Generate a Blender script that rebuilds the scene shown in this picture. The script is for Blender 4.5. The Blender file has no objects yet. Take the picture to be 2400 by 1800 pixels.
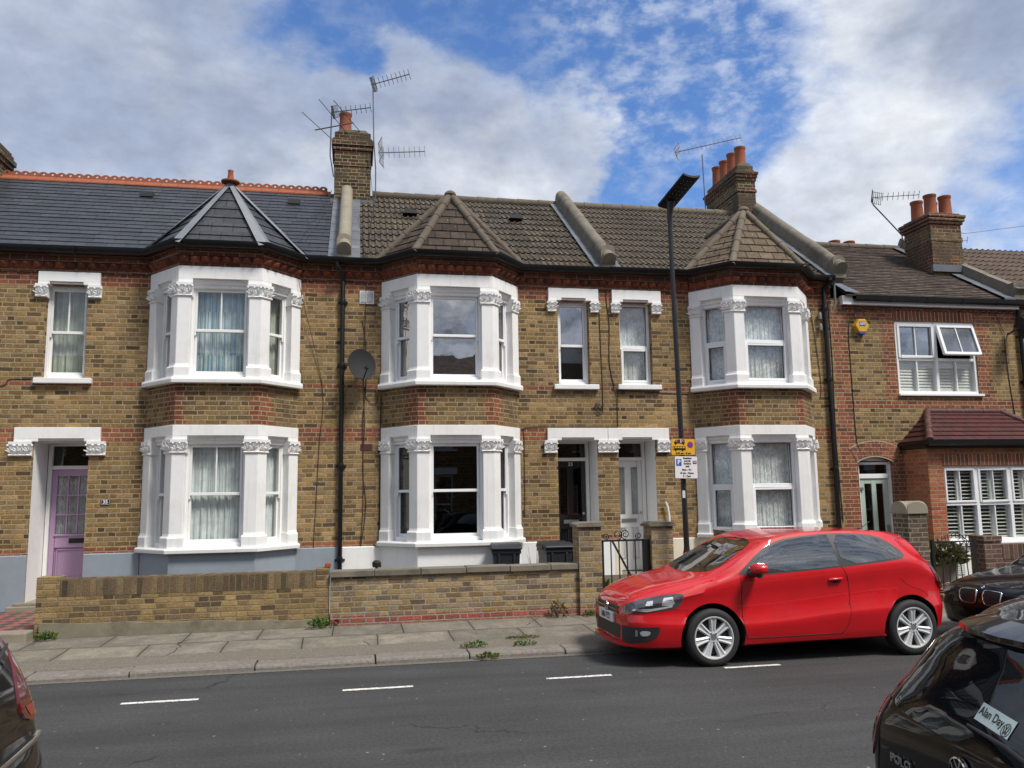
import bpy, bmesh, math, random
from math import sin, cos, pi, radians, floor, sqrt
from mathutils import Vector, Matrix
from mathutils.bvhtree import BVHTree

random.seed(7)
SC = bpy.context.scene
COL = SC.collection

# ------------------------------------------------------------------ camera
cam_data = bpy.data.cameras.new('camera')
cam = bpy.data.objects.new('camera', cam_data)
COL.objects.link(cam)
YAW, PITCH, ROLL = radians(10.91), radians(7.62), radians(.895)
_f = Vector((sin(YAW)*cos(PITCH), cos(YAW)*cos(PITCH), sin(PITCH)))
_r = Vector((cos(YAW), -sin(YAW), 0))
_u = _r.cross(_f)
_R = _r*cos(ROLL) - _u*sin(ROLL)
_U = _r*sin(ROLL) + _u*cos(ROLL)
cam.matrix_world = Matrix(((_R.x, _U.x, -_f.x, 0), (_R.y, _U.y, -_f.y, 0), (_R.z, _U.z, -_f.z, 1.75), (0, 0, 0, 1)))
cam_data.sensor_width = 36
cam_data.lens = 36*1926/2400
cam_data.clip_start = .05
cam_data.clip_end = 2000
SC.camera = cam

# ------------------------------------------------------------------ sun, sky, exposure
SUN_EL, SUN_AZ = radians(55), radians(140)          # azimuth clockwise from +Y (the camera looks along +Y)
SUN_DIR = Vector((sin(SUN_AZ)*cos(SUN_EL), cos(SUN_AZ)*cos(SUN_EL), sin(SUN_EL)))
sl = bpy.data.lights.new('sun', 'SUN')
sl.energy = 3.0
sl.angle = radians(14)
sl.color = (1, .95, .87)
so = bpy.data.objects.new('sun', sl)
COL.objects.link(so)
so.rotation_euler = (-SUN_DIR).to_track_quat('-Z', 'Y').to_euler()
so.location = (10, -10, 20)
SC.view_settings.view_transform = 'Standard'
SC.view_settings.look = 'None'
SC.view_settings.exposure = .5
SC.view_settings.gamma = 1
SC.cycles.use_denoising = True
SC.cycles.max_bounces = 6
SC.cycles.transparent_max_bounces = 12
SC.cycles.caustics_reflective = False
SC.cycles.caustics_refractive = False


class NT:
    """tiny helper for writing node trees"""
    def __init__(s, tree):
        s.t = tree
        s.t.nodes.clear()

    def n(s, kind, ins=None, **kw):
        nd = s.t.nodes.new(kind)
        for k, v in kw.items():
            setattr(nd, k, v)
        for k, v in (ins or {}).items():
            s.set(nd.inputs[k], v)
        return nd

    def set(s, sock, v):
        if isinstance(v, bpy.types.NodeSocket):
            s.t.links.new(v, sock)
        elif isinstance(v, bpy.types.Node):
            s.t.links.new(v.outputs[0], sock)
        else:
            if sock.type == 'RGBA' and len(v) == 3:
                v = (*v, 1)
            sock.default_value = v

    def m(s, op, a, b=None, c=None, clamp=False):
        nd = s.n('ShaderNodeMath', operation=op, use_clamp=clamp)
        for i, v in enumerate((a, b, c)):
            if v is not None:
                s.set(nd.inputs[i], v)
        return nd.outputs[0]

    def vm(s, op, a, b=None, scale=None):
        nd = s.n('ShaderNodeVectorMath', operation=op)
        s.set(nd.inputs[0], a)
        if b is not None:
            s.set(nd.inputs[1], b)
        if scale is not None:
            s.set(nd.inputs['Scale'], scale)
        return nd.outputs['Value'] if op in ('DOT_PRODUCT', 'LENGTH') else nd.outputs[0]

    def noise(s, vec, scale, detail=3, rough=.55, dist=0, col=False):
        nd = s.n('ShaderNodeTexNoise', {'Vector': vec, 'Scale': scale, 'Detail': detail, 'Roughness': rough, 'Distortion': dist})
        return nd.outputs[1 if col else 0]

    def ramp(s, fac, stops, interp='LINEAR'):
        nd = s.n('ShaderNodeValToRGB')
        cr = nd.color_ramp
        cr.interpolation = interp
        while len(cr.elements) < len(stops):
            cr.elements.new(.5)
        for e, (p, c) in zip(cr.elements, stops):
            e.position = p
            e.color = (*c, 1) if len(c) == 3 else c
        s.set(nd.inputs[0], fac)
        return nd.outputs[0]

    def sm(s, v, a, b, lo=0., hi=1., kind='SMOOTHSTEP'):
        nd = s.n('ShaderNodeMapRange', interpolation_type=kind)
        for i, x in enumerate((v, a, b, lo, hi)):
            s.set(nd.inputs[i], x)
        return nd.outputs[0]

    def mix(s, f, a, b, blend='MIX'):
        nd = s.n('ShaderNodeMix', data_type='RGBA', blend_type=blend)
        s.set(nd.inputs[0], f)
        s.set(nd.inputs[6], a)
        s.set(nd.inputs[7], b)
        return nd.outputs[2]

    def xyz(s, v):
        return s.n('ShaderNodeSeparateXYZ', {0: v}).outputs

    def comb(s, x, y, z=0.):
        return s.n('ShaderNodeCombineXYZ', {0: x, 1: y, 2: z}).outputs[0]

    def wn(s, vec, dims='2D'):
        nd = s.n('ShaderNodeTexWhiteNoise', noise_dimensions=dims)
        s.set(nd.inputs['Vector'], vec)
        return nd.outputs[0]

    def bump(s, h, strength, dist=.01, nrm=None):
        nd = s.n('ShaderNodeBump', {'Strength': strength, 'Distance': dist, 'Height': h})
        if nrm is not None:
            s.set(nd.inputs['Normal'], nrm)
        return nd.outputs[0]

    def mul(s, col, f):
        """colour times a scalar socket"""
        return s.vm('SCALE', col, scale=f)


# ------------------------------------------------------------------ sky: NISHITA with procedural cloud
W = bpy.data.worlds.new('World')
SC.world = W
W.use_nodes = True
g = NT(W.node_tree)
SKY_STRENGTH = .1
sky = g.n('ShaderNodeTexSky', sky_type='NISHITA', sun_disc=False, sun_elevation=SUN_EL, sun_rotation=SUN_AZ,
          altitude=100, air_density=1.0, dust_density=.4, ozone_density=2.5)
dirn = g.n('ShaderNodeTexCoord').outputs['Generated']
dx, dy, dz = g.xyz(dirn)
zz = g.m('ADD', g.m('MAXIMUM', dz, 0.), .16)
plane = g.comb(g.m('DIVIDE', dx, zz), g.m('DIVIDE', dy, zz), 0.)
skydir = g.vm('MULTIPLY', dirn, (1., 1., 1.7))
n_big = g.noise(plane, .55, 6, .55, .3)
n_mid = g.noise(skydir, 3.2, 9, .60, .06)
n_alto = g.noise(g.vm('ADD', skydir, (3.1, 7.7, 0)), 26., 5, .6, .12)
n_shade = g.noise(g.vm('ADD', skydir, (5., 2., 9.)), 2.6, 5, .55, .2)


wob = g.n('ShaderNodeTexNoise', {'Vector': skydir, 'Scale': 4.5, 'Detail': 6, 'Roughness': .6}).outputs[1]
wdir = g.vm('NORMALIZE', g.vm('ADD', dirn, g.vm('SCALE', g.vm('SUBTRACT', wob, (.5, .5, .5)), scale=.30)))


def skyblob(x, y, rad, soft):
    """soft disc of sky round the direction whose azimuth and height are given in degrees"""
    d = Vector((sin(radians(x))*cos(radians(y)), cos(radians(x))*cos(radians(y)), sin(radians(y))))
    return g.sm(g.vm('DOT_PRODUCT', wdir, tuple(d)), cos(radians(rad+soft)), cos(radians(max(rad-soft, .1))))
base = g.m('ADD', g.m('ADD', g.m('MULTIPLY', g.m('SUBTRACT', n_big, .5), .5), g.m('MULTIPLY', g.m('SUBTRACT', n_mid, .5), .80)), .615)
base = g.m('ADD', base, g.m('MULTIPLY', g.sm(dy, .3, .0), .10))
adds = [(9.5, 23, 6, 6, .24), (4, 26.5, 4, 4, .16), (14, 22.5, 4, 4, .16), (36.5, 23, 8, 6, .18), (41, 25, 5, 5, .10), (-12, 23, 13, 8, .16)]
subs = [(17, 29, 6, 6, .21), (10, 32, 4.5, 5, .21), (26.5, 28, 5, 6, .24), (22, 32, 6, 6, .14), (23, 23, 3, 4, .16), (-4.5, 30, 2.2, 3.5, .24), (43.5, 19.5, 3.5, 4, .22), (1, 31, 3, 4, .12),
        (20.5, 20.5, 3, 4, .10), (45, 15, 4, 5, .10)]
dens = base
for x, y, r, s_, w in adds:
    dens = g.m('ADD', dens, g.m('MULTIPLY', skyblob(x, y, r, s_), w))
for x, y, r, s_, w in subs:
    dens = g.m('SUBTRACT', dens, g.m('MULTIPLY', skyblob(x, y, r, s_), w))
thick = g.sm(dens, .40, .70)
alto = g.m('MULTIPLY', g.m('MULTIPLY', g.sm(n_alto, .38, .70), g.sm(n_mid, .35, .60, .35, 1.)), .55)
alpha = g.m('MAXIMUM', thick, alto)
lit = g.sm(g.m('SUBTRACT', g.m('ADD', g.m('MULTIPLY', n_shade, .75), g.m('MULTIPLY', n_mid, .45)), g.m('MULTIPLY', g.m('ADD', skyblob(-14, 32, 8, 9), skyblob(43, 31, 5, 6)), .14)), .45, .74)
core = g.sm(dens, .55, .95)
ccol = g.mix(lit, (2.35, 2.8, 3.85), (6.3, 6.5, 6.8))
ccol = g.mix(g.m('MULTIPLY', g.m('SUBTRACT', 1., core), .4), ccol, (3.9, 4.5, 5.7))
ripple = g.sm(n_alto, .32, .68, .90, 1.09, 'LINEAR')
ripple = g.m('ADD', 1., g.m('MULTIPLY', g.m('SUBTRACT', ripple, 1.), g.sm(dy, .3, -.1, 1., 5.)))
ccol = g.mul(ccol, ripple)
blue = g.vm('MULTIPLY', sky.outputs[0], (.70, .94, 1.25))
final = g.mix(alpha, blue, ccol)
bg = g.n('ShaderNodeBackground', {'Color': final, 'Strength': SKY_STRENGTH})
g.n('ShaderNodeOutputWorld', {'Surface': bg.outputs[0]})


# ------------------------------------------------------------------ materials
def newmat(name):
    m = bpy.data.materials.new(name)
    m.use_nodes = True
    return m, NT(m.node_tree)


def finish(g, m, col, rough=.8, metal=0., spec=.5, nrm=None, coat=0., coat_rough=.03, alpha=None, trans=None):
    b = g.n('ShaderNodeBsdfPrincipled', {'Base Color': col, 'Roughness': rough, 'Metallic': metal, 'Specular IOR Level': spec,
                                         'Coat Weight': coat, 'Coat Roughness': coat_rough})
    if nrm is not None:
        g.set(b.inputs['Normal'], nrm)
    if trans:
        b.inputs['Transmission Weight'].default_value = trans
    g.n('ShaderNodeOutputMaterial', {'Surface': b.outputs[0]})
    return m


def plain(name, col, rough=.7, metal=0., spec=.5, var=.12, scale=9., bump=0., bscale=60., coat=0., dirt=None, dirt_amt=.0, dscale=1.5, streak=0.):
    """a paint / stone / plastic: base colour with slight mottling, optional dirt patches and fine bump"""
    m, g = newmat(name)
    o = g.n('ShaderNodeTexCoord').outputs['Object']
    n1 = g.noise(o, scale, 4)
    c = g.mul(tuple(col), g.sm(n1, .25, .75, 1-var, 1+var, 'LINEAR'))
    if dirt:
        n2 = g.noise(o, dscale, 7, .65)
        c = g.mix(g.m('MULTIPLY', g.sm(n2, .5, .72), dirt_amt), c, dirt)
    if streak:
        n3 = g.noise(g.vm('MULTIPLY', o, (9., 9., .7)), 1.6, 5, .6)
        c = g.mix(g.m('MULTIPLY', g.sm(n3, .52, .74), streak), c, (.30, .28, .24))
    nr = None
    if bump:
        nr = g.bump(g.noise(o, bscale, 4, .6), bump, .006)
    return finish(g, m, c, rough, metal, spec, nr, coat)


STOCK = [(0, (.07, .046, .026)), (.10, (.13, .082, .037)), (.22, (.20, .125, .048)), (.40, (.262, .168, .066)), (.54, (.22, .142, .062)), (.70, (.30, .198, .085)),
         (.84, (.16, .108, .055)), (.93, (.335, .23, .11)), (1, (.06, .044, .032))]
REDS = [(0, (.15, .05, .03)), (.3, (.235, .075, .04)), (.6, (.285, .10, .052)), (.85, (.20, .072, .044)), (1, (.13, .058, .04))]


def brick(name, stops=STOCK, rects=(), h=.0683, L=.305, mortar=(.345, .27, .17), soot=.33, gain=1.13, header_frac=2/3, all_red=False, sootcol=(.07, .054, .038),
          bumpk=.55, reds=REDS, mw=.0078, running=False, soot_scale=.7, tooth=.055):
    """brickwork in Flemish bond laid out in the UV map (metres); rects (x0, x1, z0, z1) of the wall are built in red bricks"""
    m, g = newmat(name)
    uv = g.n('ShaderNodeTexCoord').outputs
    u0, v0, _ = g.xyz(uv['UV'])
    ox, oy, oz = g.xyz(uv['Object'])
    warp = g.xyz(g.noise(uv['UV'], 7., 3, .6, 0, True))
    u = g.m('ADD', u0, g.m('MULTIPLY', g.m('SUBTRACT', warp[0], .5), .02))
    v = g.m('ADD', v0, g.m('MULTIPLY', g.m('SUBTRACT', warp[1], .5), .012))
    vh = g.m('DIVIDE', v, h)
    row = g.m('FLOOR', vh)
    fv = g.m('FRACT', vh)
    par = g.m('FLOORED_MODULO', row, 2.)
    uo = g.m('ADD', g.m('ADD', u, g.m('MULTIPLY', par, L/2)), g.m('MULTIPLY', g.wn(g.comb(row, 3.7)), .035))
    ul = g.m('DIVIDE', uo, L)
    cell = g.m('FLOOR', ul)
    f = g.m('FRACT', ul)
    if running:
        idn = cell
        du = g.m('MULTIPLY', g.m('MINIMUM', f, g.m('SUBTRACT', 1., f)), L)
    else:
        ish = g.m('GREATER_THAN', f, header_frac)
        idn = g.m('ADD', g.m('MULTIPLY', cell, 2.), ish)
        du = g.m('MULTIPLY', g.m('MINIMUM', g.m('MINIMUM', f, g.m('SUBTRACT', 1., f)), g.m('ABSOLUTE', g.m('SUBTRACT', f, header_frac))), L)
    dv = g.m('MULTIPLY', g.m('MINIMUM', fv, g.m('SUBTRACT', 1., fv)), h)
    fine = g.noise(uv['UV'], 55., 4, .65)
    d = g.m('ADD', g.m('MINIMUM', du, dv), g.m('MULTIPLY', g.m('SUBTRACT', fine, .5), .008))
    body = g.sm(d, mw*.55, mw*1.35)
    rnd = g.wn(g.comb(idn, row))
    rnd2 = g.wn(g.comb(g.m('ADD', idn, 31.3), row))
    mott = g.noise(g.comb(g.m('MULTIPLY', u0, 1.), g.m('MULTIPLY', v0, 2.2)), 26., 4, .65)
    col = g.ramp(rnd, reds if all_red else stops)
    if rects and not all_red:
        red = g.ramp(rnd, reds)
        mask = None
        for (x0, x1, z0, z1) in rects:
            tx = g.m('MULTIPLY', par, tooth)
            a = g.m('MULTIPLY', g.m('GREATER_THAN', g.m('ADD', ox, tx), x0), g.m('LESS_THAN', g.m('SUBTRACT', ox, tx), x1))
            b = g.m('MULTIPLY', g.m('GREATER_THAN', oz, z0), g.m('LESS_THAN', oz, z1))
            q = g.m('MULTIPLY', a, b)
            mask = q if mask is None else g.m('MAXIMUM', mask, q)
        col = g.mix(mask, col, red)
    col = g.mul(col, g.m('MULTIPLY', g.sm(mott, .25, .75, .50, 1.48, 'LINEAR'), g.m('ADD', .82*gain, g.m('MULTIPLY', rnd2, .36*gain))))
    zone = g.sm(g.noise(uv['Object'], .38, 4, .6), .3, .7, .80, 1.16, 'LINEAR')
    col = g.mul(col, zone)
    mcol = g.mul(mortar, g.sm(g.noise(uv['UV'], 9., 4), .3, .7, .72, 1.18, 'LINEAR'))
    col = g.mix(body, mcol, col)
    big = g.noise(uv['Object'], soot_scale, 6, .6, .4)
    blot = g.noise(uv['Object'], 4.5, 4, .6)
    sf = g.m('MULTIPLY', g.m('ADD', g.sm(big, .46, .70), g.m('MULTIPLY', g.sm(blot, .55, .72), .5)), soot, clamp=True)
    col = g.mix(sf, col, g.mul(sootcol, g.sm(mott, .2, .8, .6, 1.6)))
    hgt = g.m('ADD', g.m('MULTIPLY', body, .6), g.m('MULTIPLY', fine, .5))
    return finish(g, m, col, .92, 0, .25, g.bump(hgt, bumpk, .012))


def tilemat(name, stops, tw=.3, gauge=.33, lichen=None, lichen_amt=.4, dark=(.04, .035, .03), dark_amt=.5, rough=.9, stagger=False, joint=.011, spec=.3, spots=0., lap_shade=0.):
    """per-tile colours from the UV map (u along the eaves, v up the slope)"""
    m, g = newmat(name)
    tc = g.n('ShaderNodeTexCoord').outputs
    u, v, _ = g.xyz(tc['UV'])
    row = g.m('FLOOR', g.m('DIVIDE', g.m('ADD', v, .001), gauge))
    uu = g.m('ADD', u, g.m('MULTIPLY', g.m('FLOORED_MODULO', row, 2.), tw/2 if stagger else 0.))
    ut = g.m('DIVIDE', uu, tw)
    cell = g.m('FLOOR', ut)
    f = g.m('FRACT', ut)
    rnd = g.wn(g.comb(cell, row))
    c = g.ramp(rnd, stops)
    n1 = g.noise(tc['UV'], 14., 6, .7)
    c = g.mul(c, g.sm(n1, .25, .75, .55, 1.4, 'LINEAR'))
    n2 = g.noise(tc['UV'], 2.2, 6, .65, .5)
    c = g.mix(g.m('MULTIPLY', g.sm(n2, .45, .68), dark_amt), c, dark)
    if lichen:
        n3 = g.noise(g.vm('ADD', tc['UV'], (4.4, 1.2, 0)), 1.1, 7, .7, .4)
        c = g.mix(g.m('MULTIPLY', g.sm(n3, .56, .70), lichen_amt), c, lichen)
    if spots:
        n4 = g.noise(tc['UV'], 16., 2, .5)
        c = g.mix(g.m('MULTIPLY', g.sm(n4, .72, .76), spots), c, (.6, .6, .56))
    if joint:
        du = g.m('MULTIPLY', g.m('MINIMUM', f, g.m('SUBTRACT', 1., f)), tw)
        c = g.mix(g.sm(du, joint*.5, joint), (.012, .012, .014), c)
    if lap_shade:  # overlap shadow painted into the colour, dark along each course's lower edge
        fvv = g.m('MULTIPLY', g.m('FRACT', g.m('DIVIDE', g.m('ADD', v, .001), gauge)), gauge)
        c = g.mix(g.m('MULTIPLY', g.sm(g.m('ADD', fvv, g.m('MULTIPLY', n1, .02)), lap_shade, lap_shade*.4), .8), c, (.018, .015, .012))
    return finish(g, m, c, rough, 0, spec, g.bump(n1, .25, .006))


def glass(name, tint=(.93, .96, .95), refl=.13, rough=.0, wav=.0):
    """window pane: clear sheet with a Fresnel reflection"""
    m, g = newmat(name)
    lw = g.n('ShaderNodeLayerWeight', {'Blend': .5}).outputs['Facing']
    fac = g.m('ADD', g.m('MULTIPLY', g.m('POWER', lw, 4.), .8), refl, clamp=True)
    gl = g.n('ShaderNodeBsdfGlossy', {'Color': (1, 1, 1), 'Roughness': rough})
    if wav:
        o = g.n('ShaderNodeTexCoord').outputs['Object']
        g.set(gl.inputs['Normal'], g.bump(g.noise(o, 3., 2), wav, .02))
    tr = g.n('ShaderNodeBsdfTransparent', {'Color': tint})
    ms = g.n('ShaderNodeMixShader', {0: fac, 1: tr.outputs[0], 2: gl.outputs[0]})
    g.n('ShaderNodeOutputMaterial', {'Surface': ms.outputs[0]})
    return m


def carpaint(name, col, flake=.0, rough=.35, cior=1.5, spec=.5):
    m, g = newmat(name)
    o = g.n('ShaderNodeTexCoord').outputs['Object']
    n1 = g.noise(o, 5., 4)
    c = g.mul(tuple(col), g.sm(n1, .3, .7, .94, 1.05))
    dust = g.noise(o, 30., 5, .7)
    r = g.sm(dust, .3, .8, .02, .08)
    b = g.n('ShaderNodeBsdfPrincipled', {'Base Color': c, 'Roughness': rough, 'Metallic': flake, 'Specular IOR Level': spec, 'Coat Weight': 1., 'Coat Roughness': r,
                                         'Coat IOR': cior})
    g.n('ShaderNodeOutputMaterial', {'Surface': b.outputs[0]})
    return m


def curtain_mat(name, col, tr=.35, stripe=0., lace=0., col2=None, sheer=0.):
    m, g = newmat(name)
    tc = g.n('ShaderNodeTexCoord').outputs
    c = tuple(col)
    n1 = g.noise(tc['Object'], 6., 4)
    cc = g.mul(c, g.sm(n1, .3, .7, .8, 1.15))
    if col2:
        u, v, _ = g.xyz(tc['UV'])
        n0 = g.noise(g.comb(g.m('MULTIPLY', u, 1.), 0.), 9., 3)
        cc = g.mix(g.sm(n0, .42, .6), cc, col2)
    d = g.n('ShaderNodeBsdfDiffuse', {'Color': cc})
    t = g.n('ShaderNodeBsdfTranslucent', {'Color': cc})
    s = g.n('ShaderNodeMixShader', {0: tr, 1: d.outputs[0], 2: t.outputs[0]}).outputs[0]
    if lace or sheer:
        vor = g.n('ShaderNodeTexVoronoi', {'Vector': tc['UV'], 'Scale': 19.}, feature='SMOOTH_F1').outputs[0]
        n2 = g.noise(tc['UV'], 13., 3, .6, 1.5)
        pat = g.m('MULTIPLY', g.sm(g.m('ADD', g.m('MULTIPLY', vor, .9), g.m('MULTIPLY', n2, .5)), .62, .46), lace)
        alpha = g.m('ADD', sheer, pat, clamp=True)
        tp = g.n('ShaderNodeBsdfTransparent')
        s = g.n('ShaderNodeMixShader', {0: alpha, 1: tp.outputs[0], 2: s}).outputs[0]
    g.n('ShaderNodeOutputMaterial', {'Surface': s})
    return m


def leafmat(name, stops):
    m, g = newmat(name)
    gi = g.n('ShaderNodeNewGeometry').outputs['Random Per Island']
    c = g.ramp(gi, stops)
    d = g.n('ShaderNodeBsdfPrincipled', {'Base Color': c, 'Roughness': .55, 'Specular IOR Level': .35})
    t = g.n('ShaderNodeBsdfTranslucent', {'Color': c})
    ms = g.n('ShaderNodeMixShader', {0: .3, 1: d.outputs[0], 2: t.outputs[0]})
    g.n('ShaderNodeOutputMaterial', {'Surface': ms.outputs[0]})
    return m


# ------------------------------------------------------------------ mesh builder
class MB:
    def __init__(s, T=None):
        s.v, s.f, s.mi, s.T, s.cur = [], [], [], T, 0

    def add(s, pts):
        i = len(s.v)
        for p in pts:
            p = Vector(p)
            s.v.append(s.T @ p if s.T is not None else p)
        return i

    def face(s, idx):
        s.f.append(tuple(idx))
        s.mi.append(s.cur)

    def poly(s, pts):
        i = s.add(pts)
        s.face(range(i, i+len(pts)))

    def box(s, x0, x1, y0, y1, z0, z1):
        i = s.add([(x0, y0, z0), (x1, y0, z0), (x1, y1, z0), (x0, y1, z0), (x0, y0, z1), (x1, y0, z1), (x1, y1, z1), (x0, y1, z1)])
        for q in ((0, 3, 2, 1), (4, 5, 6, 7), (0, 1, 5, 4), (1, 2, 6, 5), (2, 3, 7, 6), (3, 0, 4, 7)):
            s.face([i+k for k in q])

    def prism(s, poly, axis, a, b):
        """extrude a 2-D polygon along axis ('x','y','z') from a to b; polygon coordinates are the two other axes in order"""
        def P(p, t):
            return {'x': (t, p[0], p[1]), 'y': (p[0], t, p[1]), 'z': (p[0], p[1], t)}[axis]
        n = len(poly)
        i = s.add([P(p, a) for p in poly]+[P(p, b) for p in poly])
        s.face(list(range(i, i+n))[::-1])
        s.face(range(i+n, i+2*n))
        for k in range(n):
            s.face((i+k, i+(k+1) % n, i+n+(k+1) % n, i+n+k))

    def tube(s, pts, r, seg=8, cap=True):
        pts = [Vector(p) for p in pts]
        rr = r if isinstance(r, (list, tuple)) else [r]*len(pts)
        rings = []
        up = Vector((0, 0, 1))
        prev = None
        for k, p in enumerate(pts):
            d = (pts[min(k+1, len(pts)-1)]-pts[max(k-1, 0)]).normalized()
            if prev is None:
                a = up if abs(d.z) < .9 else Vector((1, 0, 0))
                nx = d.cross(a).normalized()
            else:
                nx = (prev-d*prev.dot(d)).normalized()
            prev = nx
            ny = d.cross(nx)
            rings.append(s.add([p+(nx*cos(2*pi*j/seg)+ny*sin(2*pi*j/seg))*rr[k] for j in range(seg)]))
        for a, b in zip(rings, rings[1:]):
            for j in range(seg):
                s.face((a+j, a+(j+1) % seg, b+(j+1) % seg, b+j))
        if cap:
            s.face([rings[0]+j for j in range(seg)][::-1])
            s.face([rings[-1]+j for j in range(seg)])

    def lathe(s, prof, c=(0, 0, 0), seg=24, axis='z', cap=True):
        rings = []
        for r, t in prof:
            pts = []
            for j in range(seg):
                a = 2*pi*j/seg
                x, y = r*cos(a), r*sin(a)
                pts.append({'z': (c[0]+x, c[1]+y, c[2]+t), 'y': (c[0]+x, c[1]+t, c[2]-y), 'x': (c[0]+t, c[1]+x, c[2]+y)}[axis])
            rings.append(s.add(pts))
        for a, b in zip(rings, rings[1:]):
            for j in range(seg):
                s.face((a+j, a+(j+1) % seg, b+(j+1) % seg, b+j))
        if cap:
            if prof[0][0] > 1e-6:
                s.face([rings[0]+j for j in range(seg)][::-1])
            if prof[-1][0] > 1e-6:
                s.face([rings[-1]+j for j in range(seg)])

    def grid(s, fn, nu, nv, close_u=False):
        i = s.add([fn(a/nu, b/nv) for b in range(nv+1) for a in range(nu+1)])
        for b in range(nv):
            for a in range(nu):
                k = i+b*(nu+1)+a
                s.face((k, k+1, k+nu+2, k+nu+1))

    def sweep(s, path, prof, caps=True):
        """sweep a closed profile [(outward, z)] along a plan path [(x, y)] that runs towards +x; outward is to the right of travel"""
        n = len(path)
        rings = []
        for k in range(n):
            dirs = []
            if k > 0:
                dirs.append((Vector(path[k])-Vector(path[k-1])).normalized())
            if k < n-1:
                dirs.append((Vector(path[k+1])-Vector(path[k])).normalized())
            ns = [Vector((d.y, -d.x)) for d in dirs]
            if len(ns) == 2:
                m = (ns[0]+ns[1])
                m = m/(m.dot(ns[0]))
            else:
                m = ns[0]
            rings.append(s.add([(path[k][0]+m.x*o, path[k][1]+m.y*o, z) for o, z in prof]))
        q = len(prof)
        for a, b in zip(rings, rings[1:]):
            for j in range(q):
                s.face((a+j, b+j, b+(j+1) % q, a+(j+1) % q))
        if caps:
            s.face([rings[0]+j for j in range(q)])
            s.face([rings[-1]+j for j in range(q)][::-1])

    def ball(s, c, r, seg=10, rings=6):
        rx, ry, rz = r if isinstance(r, (tuple, list)) else (r, r, r)
        def fn(a, b):
            th, ph = 2*pi*a, pi*b-pi/2
            return (c[0]+rx*cos(th)*cos(ph), c[1]+ry*sin(th)*cos(ph), c[2]+rz*sin(ph))
        s.grid(fn, seg, rings)

    def build(s, name, mats, parent=None, smooth=None, bevel=0., local=False, origin=None, seg=2, fixn=True):
        me = bpy.data.meshes.new(name)
        vs = s.v
        me.from_pydata([tuple(v) for v in vs], [], s.f)
        for m in (mats if isinstance(mats, (list, tuple)) else [mats]):
            me.materials.append(m)
        me.polygons.foreach_set('material_index', s.mi)
        if fixn:
            bm = bmesh.new()
            bm.from_mesh(me)
            bmesh.ops.remove_doubles(bm, verts=bm.verts, dist=1e-5)
            bmesh.ops.recalc_face_normals(bm, faces=bm.faces)
            bm.to_mesh(me)
            bm.free()
        if smooth is not None:
            me.shade_smooth()
            me.set_sharp_from_angle(angle=radians(smooth))
        uvmap(me)
        o = bpy.data.objects.new(name, me)
        COL.objects.link(o)
        if origin is not None:
            me.transform(Matrix.Translation(-Vector(origin)))
            o.location = origin
        if parent is not None:
            attach(o, parent, local)
        if bevel:
            b = o.modifiers.new('bevel', 'BEVEL')
            b.width = bevel
            b.segments = seg
            b.limit_method = 'ANGLE'
            b.angle_limit = radians(40)
        return o


def uvmap(me):
    uv = me.uv_layers.new(name='UVMap')
    data = uv.data
    Z = Vector((0, 0, 1))
    for p in me.polygons:
        n = p.normal
        if abs(n.z) > .96:
            t, b = Vector((1, 0, 0)), Vector((0, 1, 0))
        else:
            t = Z.cross(n).normalized()
            b = n.cross(t)
        for li in p.loop_indices:
            co = me.vertices[me.loops[li].vertex_index].co
            data[li].uv = (co.dot(t), co.dot(b))


ORIGIN = {}


def attach(o, parent, local=False):
    """parent a mesh whose vertices are in world coordinates (or in the parent's own when local)"""
    o.parent = parent
    if not local and parent.name in ORIGIN:
        o.location = -ORIGIN[parent.name]


def thing(name, label, cat, loc=(0, 0, 0), rotz=0., group=None):
    o = bpy.data.objects.new(name, None)
    o.empty_display_size = .3
    COL.objects.link(o)
    o.location = loc
    o.rotation_euler = (0, 0, rotz)
    ORIGIN[o.name] = Vector(loc)
    return tag(o, label, cat, group)


def tag(o, label, cat, group=None):
    o['label'] = label
    o['category'] = cat
    if group:
        o['group'] = group
    return o


def struct(o, kind='structure', label=None):
    o['kind'] = kind
    if label:
        o['label'] = label
    return o


def dup(o, parent=None, loc=None):
    """copy a thing or part with everything under it (mesh data shared)"""
    c = o.copy()
    COL.objects.link(c)
    if parent is not None:
        c.parent = parent
    if loc is not None:
        c.location = loc
    for ch in [k for k in bpy.data.objects if k.parent == o]:
        dup(ch, c)
    return c


def text_mesh(txt, size, align='CENTER', depth=.0008, bold=0., xs=1.):
    """a word as a mesh in its own xz-plane facing -y, returned as (verts, faces)"""
    cu = bpy.data.curves.new('lettering', 'FONT')
    cu.body = txt
    cu.size = size
    cu.align_x = align
    cu.align_y = 'CENTER'
    cu.extrude = depth
    cu.offset = bold
    cu.resolution_u = 3
    ob = bpy.data.objects.new('lettering', cu)
    me = bpy.data.meshes.new_from_object(ob)
    vs = [Vector((v.co.x*xs, -v.co.z, v.co.y)) for v in me.vertices]
    fs = [tuple(p.vertices) for p in me.polygons]
    bpy.data.objects.remove(ob)
    bpy.data.curves.remove(cu)
    bpy.data.meshes.remove(me)
    return vs, fs


def put_text(mb, txt, size, M, **kw):
    vs, fs = text_mesh(txt, size, **kw)
    i = mb.add([M @ v for v in vs])
    for f in fs:
        mb.face([i+k for k in f])
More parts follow.
